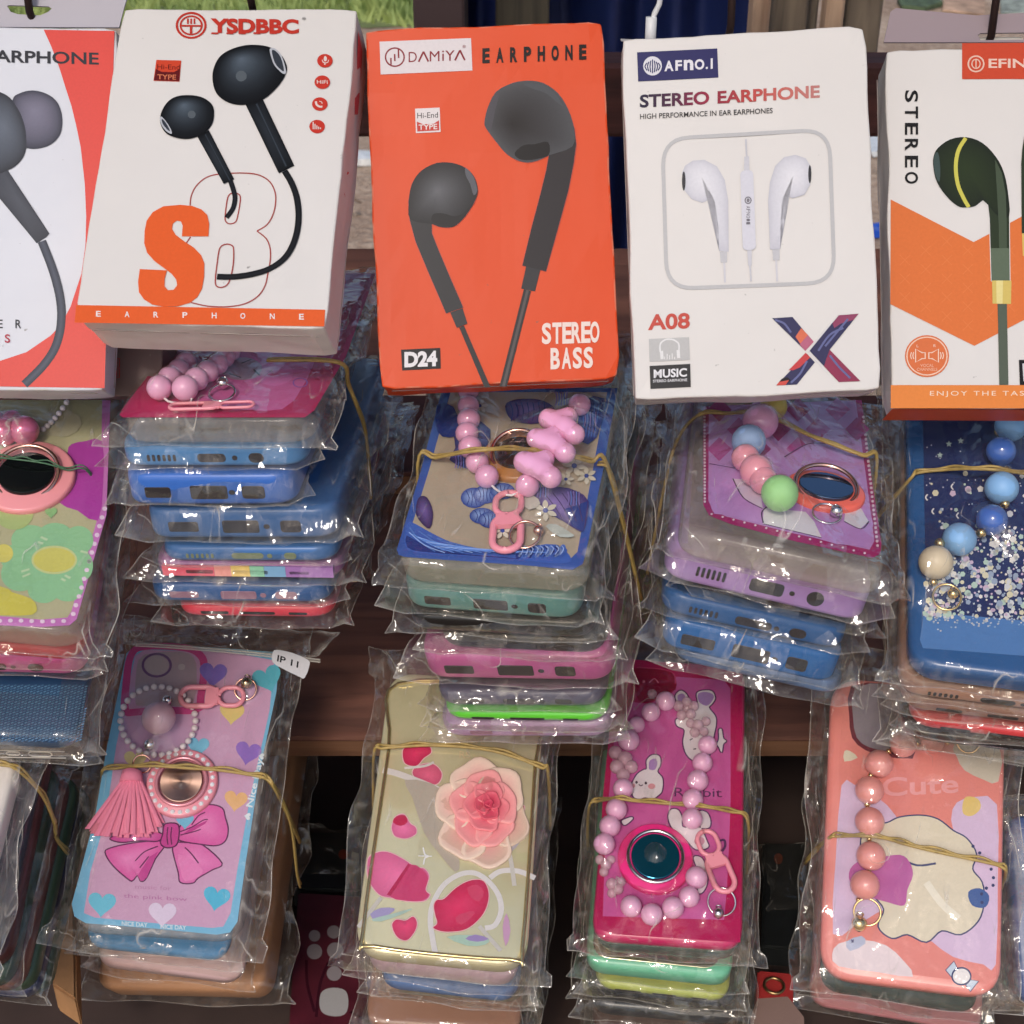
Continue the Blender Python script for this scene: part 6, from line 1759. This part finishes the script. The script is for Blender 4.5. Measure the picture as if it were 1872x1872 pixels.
# ------------------------------------------------------------------ lower row: the mirror gold case
def stack_j2():
    fr = FR((-.0690, .4237, -.4595), -4.3, 21.3, 2.2); wh = 'with the gold case on top'
    Z = 'b'
    GM = mat('mirror_gold_case', (1.0, .92, .58), .11, .5, bump=.7, bscale=16)
    fl = [(820, 780, 230)]
    h = fr.hit(*px(Z, 900, 790), 0)
    r, c = topcase(fr, 'bagged mirror gold case with pink rose and petal stickers, topmost of the second lower stack',
                   [(238, 1500), (1122, 1585), (1220, 130), (425, 70)], Z, .0105, GM, seed=37, bumps=[(h.x, h.y, -.001, .005), (h.x, h.y + .012, -.001, .005)], ms=.008, mf=.005, amp=.0011, R=.013, re=.0028)
    # raised inner frame of the gold case
    A = Art(fr, Z)
    cr_ = [(290, 1400), (345, 1478), (1040, 1545), (1100, 1480), (1165, 560), (1180, 200), (470, 140), (420, 480)]
    q = [fr.hit(*px(Z, *p), 0) for p in cr_]
    mb = MB(); mb.tube([(p.x, p.y, .0002) for p in smooth_poly(q, 5)], .0009, 8, True)
    link('raised_rim', mb.me('raised_rim', mat('dark_gold_rim', (.72, .58, .28), .2, .9), True), r)
    def petal(A, pts, col, sh=None):
        cx_ = sum(p[0] for p in pts) / len(pts); cy_ = sum(p[1] for p in pts) / len(pts)
        A.blob(pts, (cx_, cy_), tuple(min(255, int(c * 1.12 + 14)) for c in col), col, 3, 1)
        A.stroke(pts, 5, (236, 190, 196), True)
    D, P, Q = (200, 38, 86), (218, 104, 152), (226, 150, 160)
    petal(A, [(490, 480), (520, 455), (570, 440), (625, 455), (638, 490), (600, 520), (560, 560), (500, 545)], D)
    petal(A, [(560, 560), (640, 545), (690, 590), (680, 640), (640, 658), (580, 640), (540, 600)], (206, 84, 118))
    petal(A, [(435, 860), (455, 815), (500, 805), (530, 850), (558, 870), (560, 905), (510, 930), (455, 920), (436, 890)], P)
    A.poly([(440, 845), (460, 815), (505, 812), (515, 845), (480, 865)], D, 2)
    petal(A, [(308, 1080), (320, 1020), (375, 995), (430, 1000), (500, 1035), (560, 1075), (600, 1080), (627, 1120), (610, 1190), (632, 1215), (600, 1248), (520, 1250), (430, 1232), (370, 1215), (320, 1150)], P)
    A.poly([(430, 1225), (470, 1150), (525, 1060), (590, 1085), (622, 1130), (605, 1190), (625, 1215), (590, 1245), (500, 1245)], (212, 66, 118), 2)
    A.poly([(410, 1215), (520, 1055), (530, 1065), (430, 1222)], (190, 40, 90))
    petal(A, [(648, 1270), (665, 1240), (700, 1235), (760, 1180), (830, 1142), (895, 1140), (925, 1180), (930, 1240), (905, 1310), (850, 1370), (790, 1400), (700, 1405), (645, 1385), (665, 1360), (655, 1320)], D)
    A.poly([(820, 1180), (870, 1165), (905, 1200), (880, 1250), (840, 1230)], (216, 70, 110), 2); A.poly([(760, 1330), (830, 1300), (860, 1310), (790, 1370)], (216, 70, 110), 2)
    petal(A, [(435, 1370), (460, 1340), (505, 1345), (545, 1325), (566, 1360), (550, 1410), (510, 1450), (460, 1430)], (210, 58, 104))
    petal(A, [(1040, 770), (1060, 730), (1085, 760), (1112, 765), (1100, 820), (1060, 880), (1045, 840)], (190, 40, 84))
    A.build('petal_stickers', r)
    A.k = 4
    WH = (226, 222, 222)
    for q in ([(660, 1525), (645, 1450), (632, 1350), (645, 1260), (700, 1165), (780, 1112), (860, 1105), (930, 1150), (980, 1220), (992, 1300), (960, 1370), (910, 1385)], [(935, 1130), (990, 1095), (1080, 1095), (1165, 1130)]): A.stroke(q, 28, WH)
    for q in ([(265, 1380), (380, 1230)], [(880, 1375), (990, 1500)], [(1025, 960), (1045, 1060), (1060, 1170)]): A.stroke(q, 22, (206, 202, 196))
    A.stroke([(390, 580), (470, 600), (600, 650), (720, 700)], 34, (222, 214, 210)); A.stroke([(500, 570), (600, 560), (650, 540)], 14, (222, 214, 210))
    for pts, cc in (([(325, 1315), (380, 1282), (450, 1285), (430, 1310), (360, 1345)], (170, 160, 206)), ([(330, 1340), (440, 1312), (540, 1285), (500, 1310), (380, 1352)], (180, 206, 196)), ([(715, 1430), (840, 1420), (930, 1440), (910, 1470), (820, 1475)], (176, 206, 190)), ([(810, 1440), (860, 1418), (930, 1440), (870, 1455)], (160, 140, 196)), ([(1000, 1380), (1020, 1310), (1040, 1400), (1015, 1478)], (206, 160, 196)), ([(1020, 950), (1100, 850), (1125, 830), (1100, 930), (1040, 1000)], (176, 168, 176)), ([(580, 690), (640, 740), (665, 850), (650, 960), (600, 860)], (176, 186, 190))): A.poly(pts, cc, 2)
    A.poly([(700, 720), (640, 650), (500, 630), (540, 720), (600, 900), (680, 1010), (760, 1100), (780, 1040), (720, 900)], (186, 174, 160), 2)
    A.stroke([(595, 975), (604, 1010), (622, 1020), (604, 1030), (597, 1062)], 8, (238, 238, 240)); A.stroke([(570, 1018), (640, 1020)], 6, (238, 238, 240), sm=0)
    A.text('FLOWE', (735, 455), (910, 448), 32, (206, 186, 150), .0); A.text('RS', (780, 518), (835, 522), 34, (206, 186, 150), .0)
    A.build('stem_and_leaf_stickers', r)
    # raised rose: overlapping cupped petals
    ro = link('rose', None, r)
    rnd = random.Random(12)
    def petal3(cx, cy, rx, ry, ang, zz, ci, co_):
        P = []
        for i in range(26):
            a_ = 2 * PI * i / 26
            k = 1 + .07 * math.sin(3 * a_ + cx) + .05 * math.sin(5 * a_ + cy)
            x, y = rx * k * math.cos(a_), ry * k * math.sin(a_)
            ca, sa = math.cos(ang), math.sin(ang)
            P.append(fr.hit(*px(Z, cx + x * ca - y * sa, cy + x * sa + y * ca), zz))
        if (P[1] - P[0]).cross(P[2] - P[1]) < 0: P.reverse()
        N = len(P); ctr = sum(P, Vector((0, 0))) / N
        vs, fs, cs = [], [], []
        for s_, dz in ((1, -.0004), (.985, .0005), (.93, .0008), (.80, .0004), (.55, .0001), (.25, 0), (.02, 0)):
            vs += [(ctr.x + (p.x - ctr.x) * s_, ctr.y + (p.y - ctr.y) * s_, zz + dz) for p in P]
            cs += [tuple(lin(*co_)[i] * s_ + lin(*ci)[i] * (1 - s_) for i in range(3))] * N
        for k in range(6): fs += [(k * N + i, k * N + (i + 1) % N, (k + 1) * N + (i + 1) % N, (k + 1) * N + i) for i in range(N)]
        link('rose_petal', mesh('rose_petal', vs, fs, INK, True, cs), ro)
    for (n, dist, rx, ry, zz, ci, co_, a0, cx, cy) in ((6, 120, 112, 88, .0004, (234, 166, 160), (226, 200, 178), .3, 895, 800), (5, 78, 92, 70, .0014, (228, 126, 132), (236, 160, 156), 1.0, 905, 780),
                                              (4, 46, 66, 50, .0024, (214, 92, 108), (232, 136, 140), .2, 918, 765), (3, 24, 44, 34, .0033, (196, 58, 84), (218, 98, 112), 1.3, 925, 758), (1, 0, 24, 18, .0042, (176, 40, 70), (206, 74, 96), .6, 928, 755)):
        for i in range(n):
            a_ = a0 + 2 * PI * i / n
            petal3(cx + 1.12 * dist * math.cos(a_), cy + dist * 1.45 * math.sin(a_), rx * 1.15, ry * 1.25, a_ + PI / 2, zz + .00022 * i, ci, co_)
    layer(fr, Z, 1, wh, 310, 1560, 1085, 1650, .0120, 'pale lilac phone case', cmat((196, 168, 188)), None)
    layer(fr, Z, 2, wh, 375, 1660, 1090, 1745, .0100, 'glossy blue phone case', cmat((92, 122, 172), .22), None)
    layer(fr, Z, 3, wh, 400, 1790, 1100, 1860, .0110, 'brown phone case', cmat((104, 84, 72)), None, back=.015)
    last = layer(fr, Z, 4, wh, 400, 1890, 1100, 1950, .0110, 'olive phone case', cmat((104, 100, 72)), None, back=.02)
    filler(fr, 5, last, wh, [((150, 110, 90), 'tan phone case'), ((70, 60, 60), 'grey brown phone case'), ((60, 50, 60), 'plum grey phone case'), ((90, 80, 70), 'taupe phone case')], back=.005)
    band(fr, Z, 'yellow rubber band across the mirror gold case', [(345, 490), (390, 468), (500, 458), (640, 452), (800, 460), (950, 480), (1100, 525), (1200, 568), (1230, 585)], zs=[-.001, .002, .003, .003, .003, .003, .003, .0015, -.002], ends=((-.003, -.05), (.003, -.05)))
stack_j2()

# ------------------------------------------------------------------ lower row: the hot pink rabbit case
def stack_j3():
    fr = FR((.0381, .4695, -.4982), -6.9, 21.6, -.6); wh = 'topped by the hot pink rabbit case'
    Z = 'c'
    CB = clear_mat('clear_pink_glass', lin(240, 200, 216), .45, .08)
    L_ = [(575, 240, 24, CB), (640, 275, 48), (568, 330, 46), (498, 392, 40), (458, 468, 53), (392, 530, 34, CB), (440, 560, 38, CB), (470, 600, 34, CB), (400, 600, 36, CB), (430, 640, 34, CB), (430, 708, 50), (397, 810, 53), (365, 893, 53), (337, 982, 53),
          (315, 1060, 24, CB), (345, 1085, 28, CB), (370, 1060, 22, CB), (335, 1120, 24, CB), (375, 1180, 30, CB), (405, 1205, 28, CB), (420, 1170, 24, CB), (375, 1225, 24, CB),
          (470, 1290, 53), (572, 1330, 54), (677, 1297, 54), (757, 1243, 52), (793, 1148, 55)]
    R_ = [(705, 300, 28, CB), (745, 280, 26, CB), (780, 300, 26, CB), (720, 345, 26, CB), (765, 340, 26, CB), (745, 312, 20, CB), (800, 395, 30, CB), (765, 385, 24, CB), (840, 375, 24, CB), (785, 430, 26, CB), (830, 425, 24, CB), (848, 492, 47), (823, 580, 50), (800, 668, 53), (775, 762, 52), (773, 857, 51)]
    s_, bm, cen = strap('bead_strap', fr, Z, 'long loop of pale pink and clear flower beads on the hot pink rabbit case', L_ + R_, PINKB)
    clasp(s_, fr, Z, (828, 920), (950, 1215), 100, mat('pink_clasp_plastic', lin(236, 148, 160), .35), z=.004)
    bm += keyring(s_, fr, Z, (918, 1268), 68, (902, 1325), 28)
    hh = fr.hit(*px(Z, 590, 1045), 0)
    r, c = topcase(fr, 'bagged hot pink case with rabbit print, topmost of the third lower stack',
                   [(272, 1440), (1022, 1494), (1036, 95), (395, 55)], Z, .0075, cmat((196, 20, 96), .3), seed=41, bumps=bm + [(hh.x, hh.y, -.003, .009)], ms=.0085, mf=.006, amp=.0011, R=.010)
    A = Art(fr, Z)
    A.poly([(300, 1400), (330, 750), (400, 60), (1020, 130), (1010, 1470), (400, 1430)], (186, 12, 88))
    A.poly([(330, 1340), (345, 900), (385, 480), (470, 280), (560, 290), (680, 230), (690, 155), (930, 172), (962, 215), (962, 800), (945, 1200), (930, 1358), (640, 1350)], (206, 92, 162))
    A.build('pink_panel', r); A.k = 4
    A.poly([(470, 115), (640, 120), (690, 160), (690, 220), (640, 235), (560, 280), (505, 270), (478, 180)], (150, 6, 56), 2)
    A.stroke([(500, 110), (620, 118), (680, 140), (690, 190)], 7, (206, 60, 110)); A.stroke([(560, 185), (585, 165), (605, 185)], 6, (216, 120, 150)); A.ell((533, 180), 7, 7, (220, 120, 150))
    A.build('camera_window', r); A.k = 5
    WH, OL, EAR = (232, 220, 226), (92, 44, 96), (176, 136, 196)
    def blobo(pts, col=WH): A.stroke(pts, 13, OL, True); A.poly(pts, col, 4)
    # sitting rabbit
    blobo([(548, 610), (548, 570), (575, 543), (610, 550), (614, 590), (600, 625), (625, 660), (622, 720), (600, 745), (575, 760), (540, 752), (510, 760), (480, 745), (475, 690), (500, 640), (530, 618)])
    A.poly([(558, 600), (562, 572), (590, 560), (600, 585), (588, 615), (562, 615)], EAR, 3)
    A.ell((497, 678), 6, 7, (50, 30, 50)); A.ell((543, 682), 6, 7, (50, 30, 50)); A.stroke([(508, 688), (518, 696), (528, 690)], 5, (50, 30, 50)); A.ell((572, 698), 18, 14, (222, 150, 160)); A.ell((482, 695), 8, 11, (222, 150, 160))
    # upside down rabbits
    blobo([(800, 290), (795, 240), (825, 225), (870, 228), (885, 262), (870, 290), (855, 310), (885, 350), (890, 385), (880, 440), (850, 560), (790, 575), (745, 540), (728, 480), (735, 420), (700, 400), (692, 370), (720, 350), (700, 290), (690, 250), (715, 225), (745, 245), (770, 300)])
    A.poly([(806, 280), (802, 240), (845, 232), (880, 250), (865, 285), (840, 300)], EAR, 3); A.poly([(708, 290), (700, 250), (728, 240), (742, 270), (738, 300)], EAR, 3)
    A.stroke([(760, 470), (775, 462)], 5, (50, 30, 50), sm=0); A.stroke([(778, 515), (792, 513)], 6, (50, 30, 50), sm=0)
    blobo([(905, 420), (918, 418), (925, 460), (940, 475), (925, 490), (918, 530), (905, 505), (895, 490), (905, 465)])
    blobo([(655, 850), (668, 815), (700, 815), (720, 850), (725, 900), (780, 900), (850, 905), (862, 870), (845, 830), (810, 822), (800, 860), (840, 960), (850, 1000), (790, 1010), (740, 960), (700, 930), (668, 895)])
    blobo([(780, 1050), (820, 1055), (840, 1110), (845, 1180), (820, 1225), (800, 1215), (800, 1120)])
    blobo([(425, 870), (470, 852), (476, 862), (440, 890)])
    A.ell((808, 970), 26, 22, (206, 150, 170))
    A.stroke([(905, 970), (930, 965), (935, 995), (920, 1020)], 12, OL)
    A.build('rabbit_print', r); A.k = 6
    A.text('Rabbit', (684, 748), (920, 752), 44, (96, 40, 90), .0); A.build('lettering', r)
    holder(r, fr, Z, (590, 1048), 186, (mat('hot_pink_ring_base', lin(240, 52, 132), .3), CHROME, mat('teal_mirror', lin(24, 92, 116), .1, .7)), tiltx=.0, inner=.64)
    layer(fr, Z, 1, wh, 285, 1487, 1000, 1530, .0100, 'dark green clear phone case', cmat((60, 84, 80), .25), None)
    r2 = layer(fr, Z, 2, wh, 245, 1548, 975, 1622, .0125, 'mint and gold phone case', cmat((112, 196, 160), .3), None, back=-.002)
    link('gold_back_plate', shell_mesh('gold_back_plate', [(.003, .0035), (.064, .0035), (.064, .12), (.003, .12)], .0006, .008, .0003, mat('pale_gold_plate', (.85, .80, .55), .25, 1.)), r2, T3(0, 0, .0008))
    layer(fr, Z, 3, wh, 290, 1672, 960, 1745, .0070, 'lime yellow phone case', cmat((176, 186, 92)), 'thin')
    layer(fr, Z, 4, wh, 240, 1702, 1000, 1790, .0110, 'black glossy phone case', cmat((40, 46, 54), .2), None)
    layer(fr, Z, 5, wh, 270, 1790, 1000, 1860, .0110, 'charcoal phone case', cmat((52, 54, 58), .3), None)
    last = layer(fr, Z, 6, wh, 270, 1890, 1000, 1950, .0110, 'brown phone case', cmat((84, 62, 56), .3), None)
    filler(fr, 7, last, wh, [((60, 52, 50), 'dark brown phone case'), ((90, 84, 80), 'stone grey phone case')])
    band(fr, Z, 'yellow rubber band across the hot pink rabbit case', [(262, 800), (310, 770), (400, 758), (480, 768), (600, 778), (720, 788), (850, 800), (960, 822), (1030, 838), (1052, 920)], zs=[-.004, .0005, .009, .009, .004, .004, .009, .003, .001, -.008], ends=((-.001, -.04), (.002, -.04)))
stack_j3()

# ------------------------------------------------------------------ lower row: the peach case at the right
def stack_j4():
    fr = FR((.1348, .4307, -.4840), -9.9, 37.5, -4.9); wh = 'with the peach case on top'
    Z = 'd'
    gs = GOLD
    beads = [(1010, 395, 16, gs), (930, 385, 68), (855, 400, 15, gs), (778, 402, 72), (702, 440, 15, gs, .003), (653, 505, 74), (608, 568, 16, gs, .003), (602, 645, 76), (590, 720, 17, gs, .003), (603, 810, 78), (600, 900, 15, gs, .003), (610, 990, 78), (598, 1072, 15, gs, .003), (578, 1142, 78), (543, 1220, 14, gs)]
    s_, bm, cen = strap('bead_strap', fr, Z, 'large peach beads with tiny gold spacers and golden bell on the peach case', beads, PEACHB)
    bm += keyring(s_, fr, Z, (590, 1285), 70, (548, 1345), 42, m=GOLD, z=.003)
    keyring(s_, fr, Z, (1120, 392), 58, m=GOLD)
    PC = cmat((226, 134, 126), .3)
    r, c = topcase(fr, 'bagged peach case with cream and lilac blob print, topmost of the fourth lower stack',
                   [(335, 1625), (1292, 1742), (1318, 110), (400, 50)], Z, .0120, PC, seed=47, bumps=bm, ms=.0085, mf=.006, amp=.0010, R=.014, portkind=None)
    A = Art(fr, Z)
    LI, CRM = (216, 190, 222), (222, 212, 190)
    # printed panel edge
    A.poly([(400, 1540), (440, 1000), (440, 480), (470, 160), (700, 100), (1280, 150), (1285, 900), (1268, 1560), (1225, 1665), (800, 1610), (470, 1575)], (230, 138, 130))
    A.poly([(455, 620), (520, 615), (640, 680), (740, 780), (800, 950), (780, 1200), (640, 1290), (520, 1360), (410, 1400), (425, 1000)], LI, 2)
    A.poly([(1030, 800), (1060, 710), (1160, 680), (1270, 720), (1275, 1100), (1265, 1560), (1200, 1560), (1040, 1520), (930, 1440), (880, 1400), (900, 1250), (1010, 1100), (1060, 960)], LI, 2)
    A.poly([(405, 1510), (440, 1450), (560, 1430), (690, 1460), (780, 1540), (830, 1625), (640, 1600), (440, 1570)], (232, 216, 222), 2)
    A.poly([(470, 440), (500, 440), (540, 475), (470, 495)], CRM, 2)
    A.poly([(1050, 400), (1280, 400), (1278, 600), (1200, 590), (1100, 540), (1060, 470)], (206, 196, 180), 2)
    cloud = [(560, 900), (590, 830), (690, 820), (760, 790), (870, 780), (960, 800), (1040, 860), (1110, 900), (1160, 980), (1140, 1060), (1190, 1130), (1200, 1230), (1170, 1330), (1080, 1400), (980, 1380), (900, 1440), (800, 1400), (720, 1420), (650, 1360), (680, 1270), (620, 1180), (650, 1080), (570, 1000)]
    A.stroke(cloud, 15, (52, 58, 108), True); A.poly(cloud, CRM, 4)
    A.poly([(1090, 720), (1110, 680), (1170, 690), (1185, 740), (1140, 780), (1095, 770)], (228, 198, 120), 3)
    A.poly([(480, 1440), (560, 1410), (580, 1450), (500, 1490)], (184, 190, 216), 2)
    A.poly([(1120, 1180), (1180, 1160), (1230, 1200), (1210, 1260), (1140, 1250)], (60, 92, 156), 3)
    for p in ((1145, 940), (1180, 975), (1240, 1060), (1252, 1105), (1250, 1145), (1215, 1160), (1190, 1190), (1192, 1235)): A.ell(p, 9, 9, (52, 58, 108), 8)
    A.stroke([(760, 1000), (850, 1040), (950, 1030)], 11, (52, 58, 108)); A.stroke([(900, 1130), (980, 1240), (1070, 1320)], 40, (236, 230, 214))
    A.poly([(500, 1060), (560, 1010), (640, 1000), (760, 985), (810, 1020), (830, 1090), (800, 1170), (785, 1250), (700, 1235), (560, 1190), (500, 1130)], (190, 96, 166), 3)
    A.build('blob_print', r); A.k = 5
    # wrapped sweet
    OL = (44, 56, 108)
    for q in ([(1004, 1590), (1045, 1545), (1070, 1600), (1045, 1640)], [(1120, 1640), (1172, 1648), (1130, 1700), (1110, 1670)]):
        A.stroke(q, 10, OL, True, 0); A.poly(q, (200, 214, 232))
    A.ring((1084, 1622), 48, 44, 10, OL); A.ell((1084, 1622), 45, 40, (232, 228, 230))
    A.text('Cute', (668, 680), (1070, 660), 100, (238, 166, 168), .02)
    A.stroke([(505, 1430), (518, 1444)], 7, (90, 90, 130), sm=0); A.stroke([(518, 1430), (508, 1446)], 7, (90, 90, 130), sm=0)
    A.build('sweet_and_lettering', r); A.k = 4
    A.poly([(505, 100), (495, 250), (510, 370), (580, 435), (690, 470), (800, 478), (840, 450), (830, 200), (700, 90)], (110, 40, 56), 2)
    A.poly([(525, 110), (515, 260), (535, 370), (600, 420), (700, 440), (820, 440), (830, 200), (700, 90)], (140, 130, 140), 2)
    A.build('camera_window', r)
    # long slots in the front wall
    w_ = (c[1] - c[0]).length; ang = math.atan2((c[1] - c[0]).y, (c[1] - c[0]).x)
    before = set(o.name for o in COL.objects)
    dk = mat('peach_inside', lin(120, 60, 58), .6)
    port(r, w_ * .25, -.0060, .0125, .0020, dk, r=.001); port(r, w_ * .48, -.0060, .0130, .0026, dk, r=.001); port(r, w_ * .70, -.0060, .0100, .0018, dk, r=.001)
    for o in COL.objects:
        if o.name not in before: o.matrix_local = T3(c[0].x, c[0].y, 0) @ Matrix.Rotation(ang, 4, 'Z') @ o.matrix_local
    layer(fr, Z, 1, wh, 400, 1690, 1180, 1830, .0120, 'dark green glossy phone case', cmat((54, 76, 74), .2), None)
    layer(fr, Z, 2, wh, 300, 1775, 1200, 1920, .0070, 'pink edged phone case', cmat((176, 116, 116)), None)
    layer(fr, Z, 3, wh, 320, 1830, 1200, 1960, .0110, 'black phone case', cmat((34, 32, 36), .2), None)
    last = layer(fr, Z, 4, wh, 320, 1920, 1200, 2050, .0110, 'navy phone case', cmat((38, 46, 76), .3), None)
    filler(fr, 5, last, wh, [((50, 50, 60), 'slate phone case'), ((110, 70, 60), 'russet phone case'), ((60, 60, 50), 'olive grey phone case')])
    band(fr, Z, 'yellow rubber band across the peach case', [(385, 900), (440, 888), (560, 885), (680, 897), (780, 925), (900, 955), (1050, 988), (1200, 1020), (1290, 1045), (1318, 1085)], zs=[-.001, .002, .008, .008, .003, .003, .003, .003, .001, -.004], ends=((-.010, -.045), (.001, -.04)))
stack_j4()

# ------------------------------------------------------------------ cut off stacks in the lower corners
def stack_j0():
    fr = FR((-.2915, .3988, -.4297), -4.2, 32.6, 2.3); wh = 'in the lower left corner'
    r, c = topcase(fr, 'bagged white phone case, topmost in the lower left corner, mostly outside the view', [(-400, 1745), (-62, 1755), (36, 1372), (-285, 1360)], 'p', .011, cmat((222, 214, 208)), seed=53, ms=.010, mf=.006, step=.004)
    cols = [((50, 46, 58), 'black zipped phone pouch'), ((54, 56, 66), 'slate phone case'), ((84, 46, 44), 'dark red phone case'), ((50, 68, 50), 'dark green phone case'), ((120, 74, 64), 'dusty red phone case'), ((70, 88, 66), 'moss green phone case'), ((38, 46, 86), 'navy blue phone case'), ((86, 100, 78), 'sage phone case')]
    for i, (cc, nm) in enumerate(cols):
        M = fr.m4() @ T3(.001 * (i % 3) - .001, random.uniform(-.003, .003), -.0125 * (i + 1)) @ Matrix.Rotation(random.uniform(-.03, .03), 4, 'Z')
        q = thing('phone_case', '%s, %s in the stack %s' % (nm, ORD[i + 1], wh), 'phone case', M, GRP)
        link('case_shell', shell_mesh('case_shell', [(0, 0), (.077, 0), (.077, .098), (0, .098)], .0105, .010, .003, cmat(cc)), q)
        if i % 3 == 0: b_ = link('plastic_bag', BAGS[i % 6], q); b_.scale = (1.01, .66, 1.05)
    band(fr, 'a', 'yellow rubber band over the white case in the lower left corner', [(-200, 700), (0, 722), (60, 735), (140, 800), (200, 880), (240, 980), (250, 1050)], zs=[.002, .002, .001, -.008, -.022, -.040, -.052], ends=((0, -.01), (0, -.02)))
stack_j0()

def stack_j5():
    fr = FR((.2249, .4356, -.5081), -1.9, 42, -6.4); wh = 'in the lower right corner'
    for i, (cc, nm) in enumerate([((60, 84, 140), 'blue phone case'), ((90, 34, 42), 'maroon phone case'), ((40, 40, 60), 'navy phone case'), ((120, 90, 80), 'brown phone case')]):
        M = fr.m4() @ T3(.003, random.uniform(-.003, .003), -.0125 * i)
        q = thing('phone_case', '%s, %s in the stack %s' % (nm, ORD[i], wh), 'phone case', M, GRP)
        link('case_shell', shell_mesh('case_shell', [(0, 0), (.076, 0), (.076, .085), (0, .085)], .0105, .010, .003, cmat(cc)), q)
        b_ = link('plastic_bag', BAGS[(i + 2) % 6], q); b_.scale = (1.0, .58, 1.05)
stack_j5()

# ------------------------------------------------------------------ goods on the lower shelf, seen through the gaps
def low(px0, z=-.62):
    d = ray(*px0); t = (z) / d.z
    return CO + d * t
def slab(name, pts, z, h, m, label, cat, group=None, bag=False):
    q = [low(p, z + h) for p in pts]; N = len(q); o_ = q[0]
    vs = [(p.x - o_.x, p.y - o_.y, 0) for p in q] + [(p.x - o_.x, p.y - o_.y, -h) for p in q]
    me = mesh(name, vs, [tuple(range(N)), tuple(range(2 * N - 1, N - 1, -1))] + [(i, N + i, N + (i + 1) % N, (i + 1) % N) for i in range(N)], m)
    bm = bmesh.new(); bm.from_mesh(me); bmesh.ops.recalc_face_normals(bm, faces=bm.faces); bmesh.ops.bevel(bm, geom=bm.edges[:], offset=.0012, segments=2, affect='EDGES'); bm.to_mesh(me); bm.free()
    t = thing(name, label, cat, Matrix.Translation((o_.x, o_.y, CAMZ + z + h)), group)
    link('body', me, t)
    return t, Frame((o_.x, o_.y, CAMZ + z + h), Matrix.Identity(3))
t, f_ = slab('dark_phone_box', [(545, 1630), (720, 1640), (790, 1990), (520, 1990)], -.645, .02, mat('maroon_plastic', lin(92, 34, 46), .3, var=.3, vscale=60), 'flat maroon pack with grey round spots on the lower shelf between two stacks', 'pack')
A = Art(f_, 'p')
for x, y, q in ((575, 1711, 10.5), (610, 1704, 12), (575, 1740, 14), (613, 1738, 15), (611, 1780, 13.5)): A.ell((x, y), q, q, (150, 140, 142))
A.poly([(590, 1812), (610, 1806), (632, 1812), (637, 1835), (630, 1855), (606, 1858), (588, 1850), (584, 1830)], (176, 172, 170), 3)
for q in ([(560, 1755), (562, 1800), (575, 1850)], [(600, 1760), (585, 1800), (578, 1860)], [(640, 1850), (680, 1872)]): A.stroke(q, 5, (60, 22, 34))
A.build('spot_print', t)
t, f_ = slab('black_zip_pack', [(540, 1520), (660, 1520), (660, 1628), (535, 1625)], -.64, .016, mat('black_pack', lin(34, 36, 36), .35, var=.4, vscale=50), 'small black pack in crinkled film on the lower shelf left of the gold case', 'pack')
A = Art(f_, 'p'); A.ell((628, 1562), 9, 9, (150, 60, 40)); A.build('orange_spot', t)
bgm = bag_mesh(.05, .035, .004, .004, .004, .004, 61, .003, (), .003)
link('plastic_bag', bgm, t, T3(0, -.035, .001))
t, f_ = slab('black_zip_pack', [(1395, 1540), (1478, 1540), (1470, 1735), (1392, 1730)], -.64, .016, mat('black_pack', lin(34, 36, 36), .35), 'small black pack in clear film on the lower shelf left of the peach case', 'pack')
A = Art(f_, 'p'); A.ell((1423, 1570), 8, 10, (110, 56, 40)); A.build('orange_spot', t)
link('plastic_bag', bag_mesh(.03, .05, .004, .004, .004, .004, 67, .003, (), .003), t, T3(0, -.055, .001))
vs_ = [low(p, -.60) for p in ((1412, 1640), (1450, 1636), (1462, 1660), (1452, 1690), (1430, 1680), (1412, 1662))]
t, f_ = slab('red_card_pack', [(1385, 1772), (1450, 1778), (1452, 1980), (1378, 1980)], -.62, .02, mat('red_card', lin(176, 52, 50), .5), 'red carded pack with a golden ring on the lower shelf left of the peach case', 'pack')
a = f_.hit(*px('p', 1415, 1802), .002)
link('gold_ring', ring_mesh(.0052, .0009, 30).me('gold_ring', mat('antique_gold_ring', (.45, .3, .14), .35, 1.), True), t, T3(a.x, a.y, .002))
A = Art(f_, 'p'); A.poly([(1385, 1826), (1440, 1822), (1470, 1860), (1470, 1960), (1370, 1960), (1372, 1860)], (150, 122, 112)); A.build('grey_lower_half', t)
t, f_ = slab('paper_bundle', [(100, 1590), (135, 1592), (140, 1830), (96, 1800)], -.60, .02, mat('kraft_paper', lin(176, 128, 84), .8, var=.3, vscale=40), 'folded kraft paper wedge on the lower shelf left of the bow case', 'paper')
t, f_ = slab('grey_rag', [(775, 1845), (880, 1845), (890, 1960), (770, 1960)], -.64, .01, mat('coarse_brown_cloth', lin(120, 96, 72), .9, var=.6, vscale=200, bump=1., bscale=300), 'coarse brown cloth on the lower shelf at the bottom centre', 'cloth')
